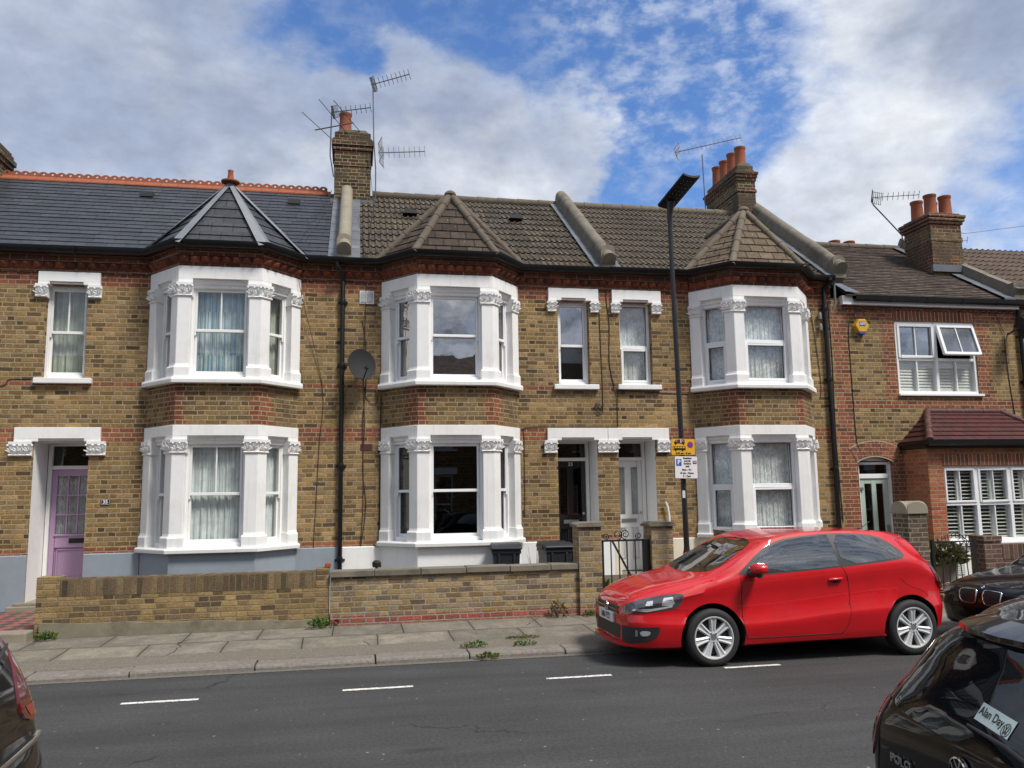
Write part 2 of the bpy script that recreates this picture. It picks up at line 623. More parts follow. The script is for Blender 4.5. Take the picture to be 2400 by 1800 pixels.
# ------------------------------------------------------------------ palette
D, PR = 12.9, .6
B = D-PR
RZ = 7.62                                     # ridge height
RY = 15.8                                     # ridge line
EY, EZ = D-.14, 5.42                          # eaves edge of the tiles
M = {}
M['white'] = plain('white_masonry_paint', (.82, .82, .81), .55, var=.03, dirt=(.50, .48, .44), dirt_amt=.25, dscale=2.2, bump=.12, bscale=40, streak=.14)
M['gloss'] = plain('white_gloss_frame', (.82, .82, .81), .3, var=.02, dirt=(.6, .6, .57), dirt_amt=.15)
M['upvc'] = plain('white_plastic_frame', (.84, .85, .86), .25, var=.01)
M['greypaint'] = plain('grey_plinth_paint', (.26, .30, .345), .6, var=.05, dirt=(.2, .22, .24), dirt_amt=.35, bump=.1, bscale=25)
M['cream'] = plain('cream_plinth_paint', (.72, .66, .53), .65, var=.04, dirt=(.5, .45, .36), dirt_amt=.25, bump=.1, bscale=25)
BANDS = ((-20, 20, 3.41, 3.497), (-20, 20, 2.575, 2.80), (-20, 20, 4.90, 5.2), (-20, 20, .9, 1.07))
M['brick'] = brick('london_stock_brick', rects=BANDS)
M['bay_brick'] = brick('bay_panel_brick', rects=((-.71, -.47, 0, 9), (.47, .71, 0, 9)), gain=.82, soot=.6)
Q29 = [(8.24, 8.50, 0, 4.9), (8.24, 12.4, 4.72, 4.9), (8.24, 12.4, 3.15, 3.31), (9.23, 9.47, 3.3, 4.75), (11.1, 11.35, 3.3, 4.75), (9.20, 9.62, 0, 2.55), (8.2, 8.62, 0, 2.42)]
M['brick29'] = brick('buff_brick_with_red_quoins', rects=Q29, soot=.38, gain=1.04)
M['redbrick'] = brick('red_brick', all_red=True, soot=.35, mortar=(.33, .25, .18))
M['cornice'] = brick('red_cornice_brick', all_red=True, soot=.55, gain=.62, mortar=(.25, .18, .13), h=.085, running=True, L=.22)
m, g = newmat('red_dogtooth_brick')
gi = g.n('ShaderNodeNewGeometry').outputs['Random Per Island']
c = g.ramp(gi, [(0, (.10, .038, .026)), (.5, (.20, .062, .034)), (1, (.28, .09, .046))])
c = g.mul(c, g.sm(g.noise(g.n('ShaderNodeTexCoord').outputs['Object'], 14., 5, .65), .3, .7, .6, 1.25, 'LINEAR'))
M['dogtooth'] = finish(g, m, c, .9, 0, .25)
M['soldier'] = brick('red_soldier_brick', all_red=True, soot=.25, h=.26, L=.077, running=True, mortar=(.42, .34, .24), gain=1.1)
M['stack'] = brick('sooty_chimney_brick', rects=((-20, 20, 8.30, 8.50), (-20, 20, 8.02, 8.10)), soot=1.6, gain=.40, soot_scale=1.3, mortar=(.28, .23, .16))
M['stack29'] = brick('chimney_brick_with_red_quoins', rects=((10.9, 11.86, 6.9, 7.3), (10.9, 11.83, 6.0, 6.6), (12.28, 12.8, 6.0, 7.2)), soot=1.0, gain=.62, mortar=(.28, .22, .15))
M['terracotta'] = plain('terracotta', (.29, .082, .034), .8, var=.15, scale=12, dirt=(.13, .07, .05), dirt_amt=.5, dscale=3)
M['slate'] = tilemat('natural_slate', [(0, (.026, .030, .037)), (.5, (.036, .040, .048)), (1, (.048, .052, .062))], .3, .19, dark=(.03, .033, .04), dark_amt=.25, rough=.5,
                     stagger=True, spec=.5, lap_shade=.018)
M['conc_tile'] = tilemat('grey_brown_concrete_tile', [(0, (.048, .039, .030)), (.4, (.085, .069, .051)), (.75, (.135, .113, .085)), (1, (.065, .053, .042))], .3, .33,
                         lichen=(.26, .185, .055), lichen_amt=.45, dark=(.035, .03, .024), dark_amt=.75, joint=0, spots=.4, lap_shade=.05)
M['conc_tile_b'] = tilemat('buff_concrete_tile', [(0, (.075, .06, .044)), (.5, (.11, .089, .066)), (1, (.14, .117, .089))], .3, .33, dark=(.05, .04, .032), dark_amt=.6, joint=0, lap_shade=.05)
M['flat_tile'] = tilemat('weathered_hip_tile', [(0, (.038, .028, .021)), (.5, (.06, .044, .033)), (1, (.085, .064, .048))], .24, .17, lichen=(.20, .17, .12), lichen_amt=.35, lap_shade=.03,
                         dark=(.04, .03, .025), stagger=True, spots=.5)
M['flat_tile_b'] = tilemat('buff_hip_tile', [(0, (.095, .068, .047)), (.5, (.135, .10, .068)), (1, (.165, .126, .088))], .24, .17, lichen=(.11, .06, .04), lichen_amt=.4, lap_shade=.03,
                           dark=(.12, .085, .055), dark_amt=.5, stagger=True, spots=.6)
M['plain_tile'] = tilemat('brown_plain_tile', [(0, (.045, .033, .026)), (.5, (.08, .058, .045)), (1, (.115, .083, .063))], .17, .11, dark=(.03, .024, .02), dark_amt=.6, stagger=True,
                          lichen=(.17, .13, .10), lichen_amt=.3, lap_shade=.022)
M['red_tile'] = tilemat('painted_red_tile', [(0, (.06, .016, .016)), (.6, (.085, .02, .019)), (1, (.07, .025, .022))], .24, .14, lichen=(.20, .14, .10), lichen_amt=.8, lap_shade=.025,
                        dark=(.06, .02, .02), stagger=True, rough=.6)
M['ridge'] = plain('lichened_ridge_tile', (.115, .092, .068), .9, var=.3, scale=8, dirt=(.07, .06, .05), dirt_amt=.6, dscale=4, bump=.3)
M['ridge_b'] = plain('buff_ridge_tile', (.145, .118, .085), .9, var=.22, scale=8, dirt=(.10, .085, .07), dirt_amt=.5, dscale=5, bump=.3)
M['cement'] = plain('weathered_cement', (.175, .155, .12), .92, var=.2, scale=5, dirt=(.06, .056, .046), dirt_amt=.75, dscale=2.4, bump=.3)
M['cement_pale'] = plain('pale_cement', (.26, .23, .175), .9, var=.12, scale=4, dirt=(.13, .12, .1), dirt_amt=.7, dscale=2, bump=.2)
M['lead'] = plain('lead_sheet', (.12, .132, .15), .45, var=.2, scale=4, dirt=(.3, .31, .32), dirt_amt=.4)
M['lead_hip'] = plain('pale_lead_hip', (.19, .205, .22), .5, var=.15, scale=4, dirt=(.28, .29, .30), dirt_amt=.3)
M['gutter'] = plain('black_gutter', (.005, .005, .006), .4, var=.2, spec=.35)
M['greypipe'] = plain('grey_weathered_pipe', (.16, .16, .16), .6)
M['black'] = plain('black_plastic', (.018, .018, .02), .45)
M['iron'] = plain('black_painted_iron', (.014, .014, .015), .42, bump=.1, bscale=120)
M['cable'] = plain('brown_cable', (.055, .03, .024), .7)
M['dark'] = plain('dark_room', (.035, .033, .03), .9)
M['plaster'] = plain('grey_plaster', (.25, .25, .24), .9)
M['glass'] = glass('window_glass', refl=.05, tint=(.97, .985, .98))
M['glass_hi'] = glass('reflective_window_glass', tint=(.42, .44, .45), refl=.32, wav=.05)
M['glass_dk'] = glass('dark_window_glass', tint=(.42, .43, .43), refl=.055)
M['cur_green'] = curtain_mat('grey_green_curtain', (.62, .64, .54), .12, col2=(.40, .44, .37))
M['cur_blue'] = curtain_mat('blue_grey_curtain', (.66, .74, .74), .12, col2=(.18, .32, .42))
M['cur_net'] = curtain_mat('white_net_curtain', (.90, .93, .92), .1, col2=(.62, .66, .66))
M['cur_lace'] = curtain_mat('white_lace_curtain', (.92, .94, .94), .1, lace=.35, sheer=.72)
M['blind'] = plain('grey_window_blind', (.12, .115, .11), .8)
M['shutter'] = plain('white_shutter', (.74, .73, .69), .5, var=.02)

# ------------------------------------------------------------------ house pieces
def rot_frame(p, t):
    """local (u along the wall, d inwards, z) -> world, for a face through plan point p running along unit vector t (left to right seen from the street)"""
    return Matrix(((t[0], -t[1], 0, p[0]), (t[1], t[0], 0, p[1]), (0, 0, 1, 0), (0, 0, 0, 1)))


def front_frame(xc, y=D):
    return rot_frame((xc, y), (1, 0))


def curtain(w, z0, z1, d, amp, waves, mat, T, parent, seed=0, off=None, name='curtain', hem=0.):
    rnd = random.Random(seed)
    ph = [rnd.uniform(0, 6) for _ in range(3)]
    mb = MB(T)
    def fn(a, b):
        u = (a-.5)*w
        x = a*waves*2*pi
        k = amp*(.6*sin(x+ph[0])+.4*sin(1.7*x+ph[1])+.3*sin(.53*x+ph[2]))
        k *= .7+.3*(1-b)
        return (u, d+k, z0+(z1-z0)*b+(hem*abs(sin(x*1.3)) if b == 0 else 0))
    mb.grid(fn, max(24, int(waves*8)), 4)
    o = mb.build(name, mat, parent, smooth=180, fixn=False)
    return o


def window(T, w, z0, z1, rail, style, parent, frame, glassm, cur=None, gl2=None, bars=(0, 0), name='window', off=None):
    """sash or casement window in local (u, d, z): frame part with two panes (sub-parts) and whatever hangs behind"""
    mb = MB(T)
    j, hd, sb = .042, .05, .065
    h = w/2
    mb.box(-h, -h+j, 0, .10, z0, z1)
    mb.box(h-j, h, 0, .10, z0, z1)
    mb.box(-h+j, h-j, 0, .10, z1-hd, z1)
    mb.box(-h+j, h-j, -.012, .10, z0, z0+sb)
    a, b = h-j, z0+sb
    st = .034
    panes = []
    if style == 'sash':
        y0, y1 = .012, .046
        for s in (-1, 1):
            mb.box(min(s*a, s*(a-st)), max(s*a, s*(a-st)), y0, y1, rail-.03, z1-hd)
            mb.box(min(s*a, s*(a-st)), max(s*a, s*(a-st)), y1, .082, b, rail+.01)
            mb.box(min(s*a, s*(a-st*.7)), max(s*a, s*(a-st*.7)), y0-.002, y1-.002, rail-.085, rail-.03)     # sash horn
        mb.box(-a+st, a-st, y0, y1, z1-hd-.035, z1-hd)
        mb.box(-a+st, a-st, y0-.004, y1, rail-.03, rail+.012)
        mb.box(-a+st, a-st, y1, .082, rail-.03, rail+.01)
        mb.box(-a+st, a-st, y1, .082, b, b+.05)
        if bars[0]:
            mb.box(-.011, .011, y0+.002, y1-.004, rail+.012, z1-hd-.035)
        if bars[1]:
            mb.box(-.011, .011, y1+.002, .078, b+.05, rail-.03)
        panes = [(-a+st, a-st, .03, rail+.01, z1-hd-.033), (-a+st, a-st, .066, b+.048, rail-.028)]
    else:
        mb.box(-a, a, 0.004, .10, rail-.028, rail+.028)
        c = .04
        for s in (-1, 1):
            mb.box(min(s*a, s*(a-c)), max(s*a, s*(a-c)), -.018, .05, b, rail-.03)
        mb.box(-a+c, a-c, -.018, .05, rail-.03-c, rail-.03)
        mb.box(-a+c, a-c, -.018, .05, b, b+c)
        g_ = .008                                            # dark gasket
        mb.cur = 1
        for (x0, x1, zz0, zz1, y) in ((-a, a, rail+.028, z1-hd, .045), (-a+c, a-c, b+c, rail-.03-c, .02)):
            mb.box(x0, x0+g_, y-.005, y+.005, zz0, zz1)
            mb.box(x1-g_, x1, y-.005, y+.005, zz0, zz1)
            mb.box(x0+g_, x1-g_, y-.005, y+.005, zz0, zz0+g_)
            mb.box(x0+g_, x1-g_, y-.005, y+.005, zz1-g_, zz1)
        mb.cur = 0
        panes = [(-a, a, .05, rail+.028, z1-hd), (-a+c, a-c, .026, b+c, rail-.03-c)]
    if style == 'sash' and frame is M.get('upvc') and w > .5:
        mb.box(-.12, .12, -.008, .0, z1-.034, z1-.02)
    wo = mb.build(name, [frame, M['black']], parent, bevel=.004, seg=1)
    for k, (x0, x1, y, c0, c1) in enumerate(panes):
        q = MB(T)
        q.box(x0, x1, y, y+.004, c0, c1)
        q.build('pane', (gl2 if (k == 1 and gl2) else glassm), wo, local=True)
    return wo


def hang(wo, T, w, z0, z1, kind, seed):
    """what is seen behind the glass"""
    if kind == 'green':
        curtain(w*.97, z0, z1, .17, .018, 5*w/.5, M['cur_green'], T, wo, seed)
    elif kind == 'blue':
        curtain(w*.97, z0, z1, .17, .018, 5*w/.5, M['cur_blue'], T, wo, seed)
    elif kind == 'net':
        curtain(w*.97, z0, z1, .13, .018, 6*w/.5, M['cur_net'], T, wo, seed)
    elif kind == 'lace':
        curtain(w*.97, z0, z1, .12, .012, 7*w/.5, M['cur_lace'], T, wo, seed)
    for c in list(wo.children):
        if c.name.startswith('curtain'):
            c.location = (0, 0, 0)


def leaves_on(mb, pts, r, rnd):
    """carved foliage: knobbly overlapping leaves along a list of (point, outward) pairs"""
    for p, n in pts:
        t = Vector((0, 0, 1)).cross(n)
        up = Vector((0, 0, 1))
        root = Vector(p)-up*r*1.15
        for k in range(5):
            a = radians(-62+31*k+rnd.uniform(-9, 9))
            d = (up*cos(a)+t*sin(a)+n*.28).normalized()
            s = d.cross(n).normalized()
            L, w = r*rnd.uniform(1.25, 1.6)*(1.15 if k == 2 else 1), r*rnd.uniform(.26, .36)
            i0 = len(mb.v)
            mb.ball((0, 0, 0), (1, 1, 1), 8, 6)
            for v in mb.v[i0:]:
                q = root+d*(L*.62+v.z*L*.62)+s*v.x*w*(1-.35*v.z)+n*(v.y*r*.22+.10*r*(1+v.z)**2)
                v.x, v.y, v.z = q
        for sg in (-1, 1):
            c = Vector(p)+t*sg*r*1.0+up*r*1.0+n*r*.35
            mb.ball(c, (r*.36, r*.36, r*.34), 8, 6)


def capital_sweep(path, z0, z1, name, parent, seed, local=False):
    rnd = random.Random(seed)
    mb = MB()
    hh = z1-z0
    mb.sweep(path, [(-.1, z0), (.045, z0), (.052, z0+.012), (.045, z0+.024), (.03, z0+.03), (.034, z0+hh*.45), (.055, z1-.045), (.07, z1-.04), (.07, z1), (-.1, z1)])
    pts = []
    for a, b in zip(path, path[1:]):
        a, b = Vector((*a, 0)), Vector((*b, 0))
        d = (b-a).normalized()
        n = Vector((d.y, -d.x, 0))
        L = (b-a).length
        k = max(1, round(L/.085))
        for i in range(k):
            pts.append((a+d*L*(i+.5)/k+n*.045+Vector((0, 0, z0+hh*.5)), n))
    leaves_on(mb, pts, hh*.23, rnd)
    return mb.build(name, M['white'], parent, smooth=40, local=local, fixn=False)


BP = [(-1.08, D), (-.57, B), (.57, B), (1.08, D)]
TL = (Vector(BP[1])-Vector(BP[0])).normalized()
TR = (Vector(BP[3])-Vector(BP[2])).normalized()
CL = (Vector(BP[1])-Vector(BP[0])).length


def col_paths(e=0.):
    a = Vector(BP[0]); b = Vector(BP[1]); c = Vector(BP[2]); d = Vector(BP[3])
    return [[a-TL*.0, a+TL*(.19+e)],
            [b-TL*(.16+e), b, b+Vector((.165+e, 0))],
            [c-Vector((.165+e, 0)), c, c+TR*(.16+e)],
            [d-TR*(.19+e), d+TR*0.]]


_bay_cache = {}


def bay(xc, house, style, frame, hangs, glassU, glassL, bars, roofless=False):
    """a two-storey canted bay: panel, sills, pilasters with carved capitals, fascias and six windows"""
    L = Vector((xc, 0, 0))-ORIGIN[house.name]
    def inst(key, fn):
        if key not in _bay_cache:
            _bay_cache[key] = fn()
            o = _bay_cache[key]
        else:
            o = dup(_bay_cache[key])
        o.parent = house
        o.location = L
        return o
    def panel():
        mb = MB()
        mb.sweep(BP, [(-.2, 2.79), (0, 2.79), (0, 3.39), (-.2, 3.39)])
        return mb.build('bay_panel', M['bay_brick'])
    inst('panel', panel)
    for fl, (s0, b0, c0, c1, f1) in enumerate(((1.0, 1.07, 2.39, 2.585, 2.79), (3.39, 3.475, 4.66, 4.86, 5.11))):
        def sill():
            mb = MB()
            mb.sweep(BP, [(-.2, s0), (.10, s0), (.105, s0+.05), (.09, b0), (-.2, b0+.01)])
            return mb.build('sill', M['white'], bevel=.006)
        inst(('sill', fl), sill)
        def fascia():
            mb = MB()
            zz = f1-(.15 if fl == 0 else .185)
            mb.sweep(BP, [(-.15, zz), (.03, zz), (.03, f1), (-.15, f1)])
            for p in col_paths(.02):
                mb.sweep([tuple(q) for q in p], [(-.15, c1), (.028, c1), (.028, zz+.01), (-.15, zz+.01)])
            a, b = Vector(BP[0]), Vector(BP[1])
            # moulded head over each light
            for p, q in ((a+TL*.19, b-TL*.16), (b+Vector((.165, 0)), Vector(BP[2])-Vector((.165, 0))), (Vector(BP[2])+TR*.16, Vector(BP[3])-TR*.19)):
                mb.sweep([tuple(p), tuple(q)], [(-.15, c1-.06), (-.055, c1-.06), (-.055, c1-.02), (-.03, c1), (-.03, c1+.03), (-.008, c1+.045), (-.008, zz+.005), (-.15, zz+.005)])
            return mb.build('fascia', M['white'], bevel=.004, seg=1)
        inst(('fascia', fl), fascia)
        for k in range(4):
            def pil():
                p0 = [tuple(q) for q in col_paths(0)[k]]
                p1 = [tuple(q) for q in col_paths(.02)[k]]
                mb = MB()
                mb.sweep(p1, [(-.13, b0-.02), (.06, b0-.02), (.06, b0+.14), (.045, b0+.165), (-.13, b0+.165)])
                mb.sweep(p0, [(-.12, b0+.16), (.04, b0+.16), (.03, b0+.20), (.03, c0+.01), (-.12, c0+.01)])
                o = mb.build('pilaster', M['white'], bevel=.008)
                capital_sweep(p1, c0, c1, 'capital', o, 10+k+fl*7, local=True)
                return o
            inst(('pil', fl, k), pil)
        # windows: left cant, centre, right cant
        a, b, c = Vector(BP[0]), Vector(BP[1]), Vector(BP[2])
        wz0, wz1 = b0-.005, c1-.02
        rail = 1.825 if fl == 0 else 4.19
        mids = [(a+TL*(.19+(CL-.35)/2), TL, CL-.35), (Vector((0, B)), Vector((1, 0)), .81), (c+TR*(.16+(CL-.35)/2), TR, CL-.35)]
        for k, (p, t, w) in enumerate(mids):
            n_in = Vector((-t.y, t.x))
            T = rot_frame(p+n_in*.085, t)
            wo = window(T, w, wz0, wz1, rail, style, None, frame, glassU[fl], gl2=glassL[fl], bars=bars[fl] if k == 1 else (0, 0))
            wo.parent = house
            wo.location = L
            hg = hangs[fl]
            if hg:
                hang(wo, T, w, wz0+.05, wz1-.02, hg if isinstance(hg, str) else hg[k], int(xc*10)+k+fl*3)


def wall_front(mb, x0, x1, z0, z1, holes, y, depth=.3, reveal_mat=0):
    xs = sorted({x0, x1, *[h[0] for h in holes], *[h[1] for h in holes]})
    zs = sorted({z0, z1, *[h[2] for h in holes], *[h[3] for h in holes]})
    for a, b in zip(xs, xs[1:]):
        for c, d in zip(zs, zs[1:]):
            mx, mz = (a+b)/2, (c+d)/2
            if any(h[0] < mx < h[1] and h[2] < mz < h[3] for h in holes):
                continue
            mb.poly([(a, y, c), (b, y, c), (b, y, d), (a, y, d)])
    for h in holes:
        a, b, c, d = h[:4]
        dp = h[4] if len(h) > 4 else depth
        keep = mb.cur
        mb.cur = h[5] if len(h) > 5 else reveal_mat
        mb.poly([(a, y, c), (a, y+dp, c), (a, y+dp, d), (a, y, d)])
        mb.poly([(b, y, c), (b, y, d), (b, y+dp, d), (b, y+dp, c)])
        mb.poly([(a, y, d), (a, y+dp, d), (b, y+dp, d), (b, y, d)])
        mb.poly([(a, y, c), (b, y, c), (b, y+dp, c), (a, y+dp, c)])
        mb.cur = keep


def shell(mb, x0, x1, ey, ez, ry, rz, z0=0., back=21.):
    """party walls, back wall and an inner floor so that rooms stay dark"""
    for x in (x0+.02, x1-.02):
        mb.poly([(x, D+.3, z0), (x, back, z0), (x, back, ez), (x, ry, rz-.12), (x, ey+.2, ez-.1), (x, D+.3, ez-.1)])
    mb.poly([(x0, back, z0), (x1, back, z0), (x1, back, ez), (x0, back, ez)])
    mb.poly([(x0+.02, D+.02, 2.9), (x1-.02, D+.02, 2.9), (x1-.02, back, 2.9), (x0+.02, back, 2.9)])
    mb.poly([(x0+.02, D+4, z0), (x1-.02, D+4, z0), (x1-.02, D+4, ez), (x0+.02, D+4, ez)])
    mb.poly([(x0+.02, D+.02, ez-.05), (x1-.02, D+.02, ez-.05), (x1-.02, back, ez-.05), (x0+.02, back, ez-.05)])


def roll(t):
    return .026*sin(pi*t/.5)**.8 if t < .5 else 0.


def tiled_slope(mb, x0, x1, y0, z0, y1, z1, gauge, lift, period=None, samples=8, slant=0.):
    """courses of tiles from the eaves (y0, z0) up to (y1, z1); lift is the step at each course; period gives rolled tiles"""
    S = Vector((0, y1-y0, z1-z0))
    L = S.length
    d = S/L
    n = Vector((0, -d.z, d.y))
    n = n if n.z > 0 else -n
    rows = int(math.ceil(L/gauge))
    nx = int((x1-x0)/period*samples) if period else max(1, int((x1-x0)/.3))
    rnd = random.Random(3)
    for r in range(rows):
        a, b = r*gauge, min((r+1)*gauge, L)
        ids = []
        for (t, hgt) in ((a, -.004), (a, lift), (b, .0)):
            row = []
            for i in range(nx+1):
                x = x0+(x1-x0)*i/nx
                q = roll(((x/period) % 1.0)) if period else 0.
                jit = .0
                if not period and t == a and hgt > 0:
                    jit = .0035*sin(i*12.9898+r*78.233)
                hh = (hgt+q+jit) if hgt >= 0 else -.004+ (q*0)
                row.append(Vector((x, y0, z0))+d*t+n*hh)
            ids.append(mb.add(row))
        for p, q in zip(ids, ids[1:]):
            for i in range(nx):
                mb.face((p+i, p+i+1, q+i+1, q+i))


def tri_courses(mb, p0, p1, apex, gauge, lift):
    """stepped courses on a triangular (or quad when apex is a pair) roof face from eaves p0-p1 to the apex"""
    p0, p1 = Vector(p0), Vector(p1)
    ap = [Vector(a) for a in apex] if isinstance(apex, (list, tuple)) and isinstance(apex[0], (list, tuple, Vector)) else [Vector(apex)]*2
    n = (p1-p0).cross(ap[0]-p0)
    if n.length < 1e-6:
        n = (p1-p0).cross(ap[1]-p0)
    n.normalize()
    if n.z < 0:
        n = -n
    e = (p1-p0).normalized()
    hgt = abs(((ap[0]-p0)-e*(ap[0]-p0).dot(e)).length)
    rows = max(1, int(round(hgt/gauge)))
    for r in range(rows):
        a, b = r/rows, (r+1)/rows
        la, ra = p0.lerp(ap[0], a), p1.lerp(ap[1], a)
        lb, rb = p0.lerp(ap[0], b), p1.lerp(ap[1], b)
        i = mb.add([la-n*.004, ra-n*.004, la+n*lift, ra+n*lift, rb, lb])
        mb.face((i, i+1, i+3, i+2))
        mb.face((i+2, i+3, i+4, i+5))


def hip_tube(mb, a, b, r, seg=.35, flat=.8):
    """overlapping half-round hip or ridge tiles from a (low) to b (high)"""
    a, b = Vector(a), Vector(b)
    L = (b-a).length
    k = max(1, int(round(L/seg)))
    for i in range(k):
        p, q = a.lerp(b, i/k), a.lerp(b, (i+1.06)/k)
        mb.tube([p, q], [r*1.06, r*.94], 10)


def pyramid_row(mb, p, q, z0, z1, pitch, depth, rnd):
    p, q = Vector(p), Vector(q)
    L = (q-p).length
    t = (q-p)/L
    n = Vector((t.y, -t.x))
    k = max(1, int(round(L/pitch)))
    for i in range(k):
        a, b = p+t*L*(i+.02)/k, p+t*L*(i+.98)/k
        c = (a+b)/2+n*depth*rnd.uniform(.9, 1.1)
        zm = z0+(z1-z0)*.62
        j = mb.add([(a.x, a.y, z0), (b.x, b.y, z0), (b.x, b.y, z1), (a.x, a.y, z1), (c.x, c.y, zm)])
        for u, v in ((0, 1), (1, 2), (2, 3), (3, 0)):
            mb.face((j+u, j+v, j+4))


def offset_path(path, o):
    mb = MB()
    mb.sweep(path, [(o, 0.), (o, 1.)], caps=False)
    return [(mb.v[i*2].x, mb.v[i*2].y) for i in range(len(path))]


def cornice(path, house, z0=5.10):
    rnd = random.Random(5)
    mb = MB()
    mb.sweep(path, [(-.05, z0), (.018, z0), (.022, z0+.065), (.02, z0+.16), (.055, z0+.165), (.06, z0+.25), (.09, z0+.255), (.09, z0+.31), (-.05, z0+.31)])
    pts = offset_path(path, .02)
    mb.build('cornice', M['cornice'], house)
    mb = MB()
    for a, b in zip(pts, pts[1:]):
        pyramid_row(mb, a, b, z0+.062, z0+.166, .150, .115, rnd)
    mb.build('dogtooth_course', M['dogtooth'], house, fixn=False)


def gutter(path, house, z=5.37, name='gutter', seg=1.1):
    mb = MB()
    prof = [(.09, z+.085), (.085, z+.03), (.11, z-.005), (.15, z-.02), (.19, z-.005), (.215, z+.03), (.22, z+.085), (.205, z+.085), (.2, z+.035), (.15, z), (.11, z+.03), (.105, z+.085)]
    mb.sweep(path, prof)
    # fascia board behind and union clips
    mb.sweep(path, [(.0, z-.01), (.085, z-.01), (.085, z+.07), (.0, z+.07)])
    for a, b in zip(path, path[1:]):
        L = (Vector(b)-Vector(a)).length
        for i in range(int(L/seg)):
            f0 = (i+.6)*seg/L
            if f0 > .97:
                continue
            p, q = Vector(a).lerp(Vector(b), f0), Vector(a).lerp(Vector(b), min(f0+.035/L, 1))
            mb.sweep([tuple(p), tuple(q)], [(o*1.02+.0, zz-.004) for o, zz in prof[:8]])
    return mb.build(name, M['gutter'], house, smooth=50)


def chimney_pot(mb, x, y, z, h=.45, r=.11):
    mb.lathe([(r*1.06, 0), (r*1.04, .05), (r, .07), (r*.90, h-.07), (r*.93, h-.06), (r*1.02, h-.04), (r*1.03, h), (r*.82, h), (r*.8, h-.18), (0, h-.2)], (x, y, z), 20)


def stack(house, x0, x1, y0, y1, z0, z1, mat, steps, pots, ph=.45, pr=.11, band=None, name='chimney'):
    mb = MB()
    mb.box(x0, x1, y0, y1, z0, z1)
    for (o, a, b) in steps:
        mb.box(x0-o, x1+o, y0-o, y1+o, a, b)
    c = mb.build(name, mat, house, bevel=.006, seg=1)
    f = MB()
    top = max(s[2] for s in steps) if steps else z1
    f.prism([(x0+.03, top-.01), (x1-.03, top-.01), (x1-.1, top+.06), (x0+.1, top+.06)], 'y', y0+.03, y1-.03)
    f.build('mortar_flaunching', M['cement'], c, local=True)
    for (px, py) in pots:
        q = MB()
        chimney_pot(q, px, py, top+.02, ph*random.uniform(.97, 1.03), pr)
        q.build('chimney_pot', M['terracotta'], c, smooth=40, local=True)
    return c


def parapet(house, x, w=.21, y0=D-.12, z0=5.46, y1=RY+.05, z1=None, hgt=.30, mat='cement', kneeler=True, flat=False, rz=RZ, ez=EZ, ry=RY, ey=EY):
    """sloping party-wall upstand with a rounded (or flat) coping and a stopped end above the gutter"""
    d = Vector((0, ry-ey, rz-ez)).normalized()
    n = Vector((0, -d.z, d.y))
    if n.z < 0:
        n = -n
    L = (y1-y0)/d.y
    mb = MB()
    h = w/2
    prof = [(-h, -.1), (h, -.1), (h, hgt-h)] + ([(h*.9, hgt), (-h*.9, hgt)] if flat else [(h*cos(a*pi/8), hgt-h+h*sin(a*pi/8)) for a in range(1, 8)]) + [(-h, hgt-h)]
    o = Vector((x, ey, ez))+d*((y0-ey)/d.y)
    ks = 10
    rings = []
    rnd = random.Random(int(x*7))
    for k in range(ks+1):
        wob = rnd.uniform(-.008, .008)
        rings.append(mb.add([o+d*(L*k/ks)+Vector((a*(1+wob*2), 0, 0))+n*(b+(wob if b > 0 else 0)) for a, b in prof]))
    q = len(prof)
    for a, b in zip(rings, rings[1:]):
        for j in range(q):
            mb.face((a+j, a+(j+1) % q, b+(j+1) % q, b+j))
    mb.face([rings[0]+j for j in range(q)][::-1])
    mb.face([rings[-1]+j for j in range(q)])
    if kneeler:
        kz = 5.43 if ez > 5.3 else ez+.02
        kp = [(x-h*1.08, kz), (x+h*1.08, kz), (x+h*1.08, kz+.30)] + [(x+h*1.08*cos(a*pi/8), kz+.30+h*1.08*sin(a*pi/8)) for a in range(1, 8)] + [(x-h*1.08, kz+.30)]
        if flat:
            kp = [(x-h*1.08, kz), (x+h*1.08, kz), (x+h*1.08, kz+.32), (x-h*1.08, kz+.32)]
        mb.prism(kp, 'y', y0-.05, y0+.28)
    return mb.build('parapet', M[mat], house, smooth=50)


def flashing(house, x0, x1, ey=EY, ez=EZ, ry=RY, rz=RZ, t0=0., t1=1., up=.05, name='lead_flashing'):
    d = Vector((0, ry-ey, rz-ez))
    n = Vector((0, -d.z, d.y)).normalized()
    if n.z < 0:
        n = -n
    mb = MB()
    k = 8
    for i in range(k):
        a, b = t0+(t1-t0)*i/k, t0+(t1-t0)*(i+1)/k
        p = Vector((0, ey, ez))+d*a+n*(up+.006)
        q = Vector((0, ey, ez))+d*b+n*up
        j = mb.add([(x0, p.y, p.z), (x1, p.y, p.z), (x1, q.y, q.z), (x0, q.y, q.z), (x0, p.y, p.z-.05), (x1, p.y, p.z-.05)])
        mb.face((j, j+1, j+2, j+3))
        mb.face((j+4, j+5, j+1, j))
    return mb.build(name, M['lead'], house)


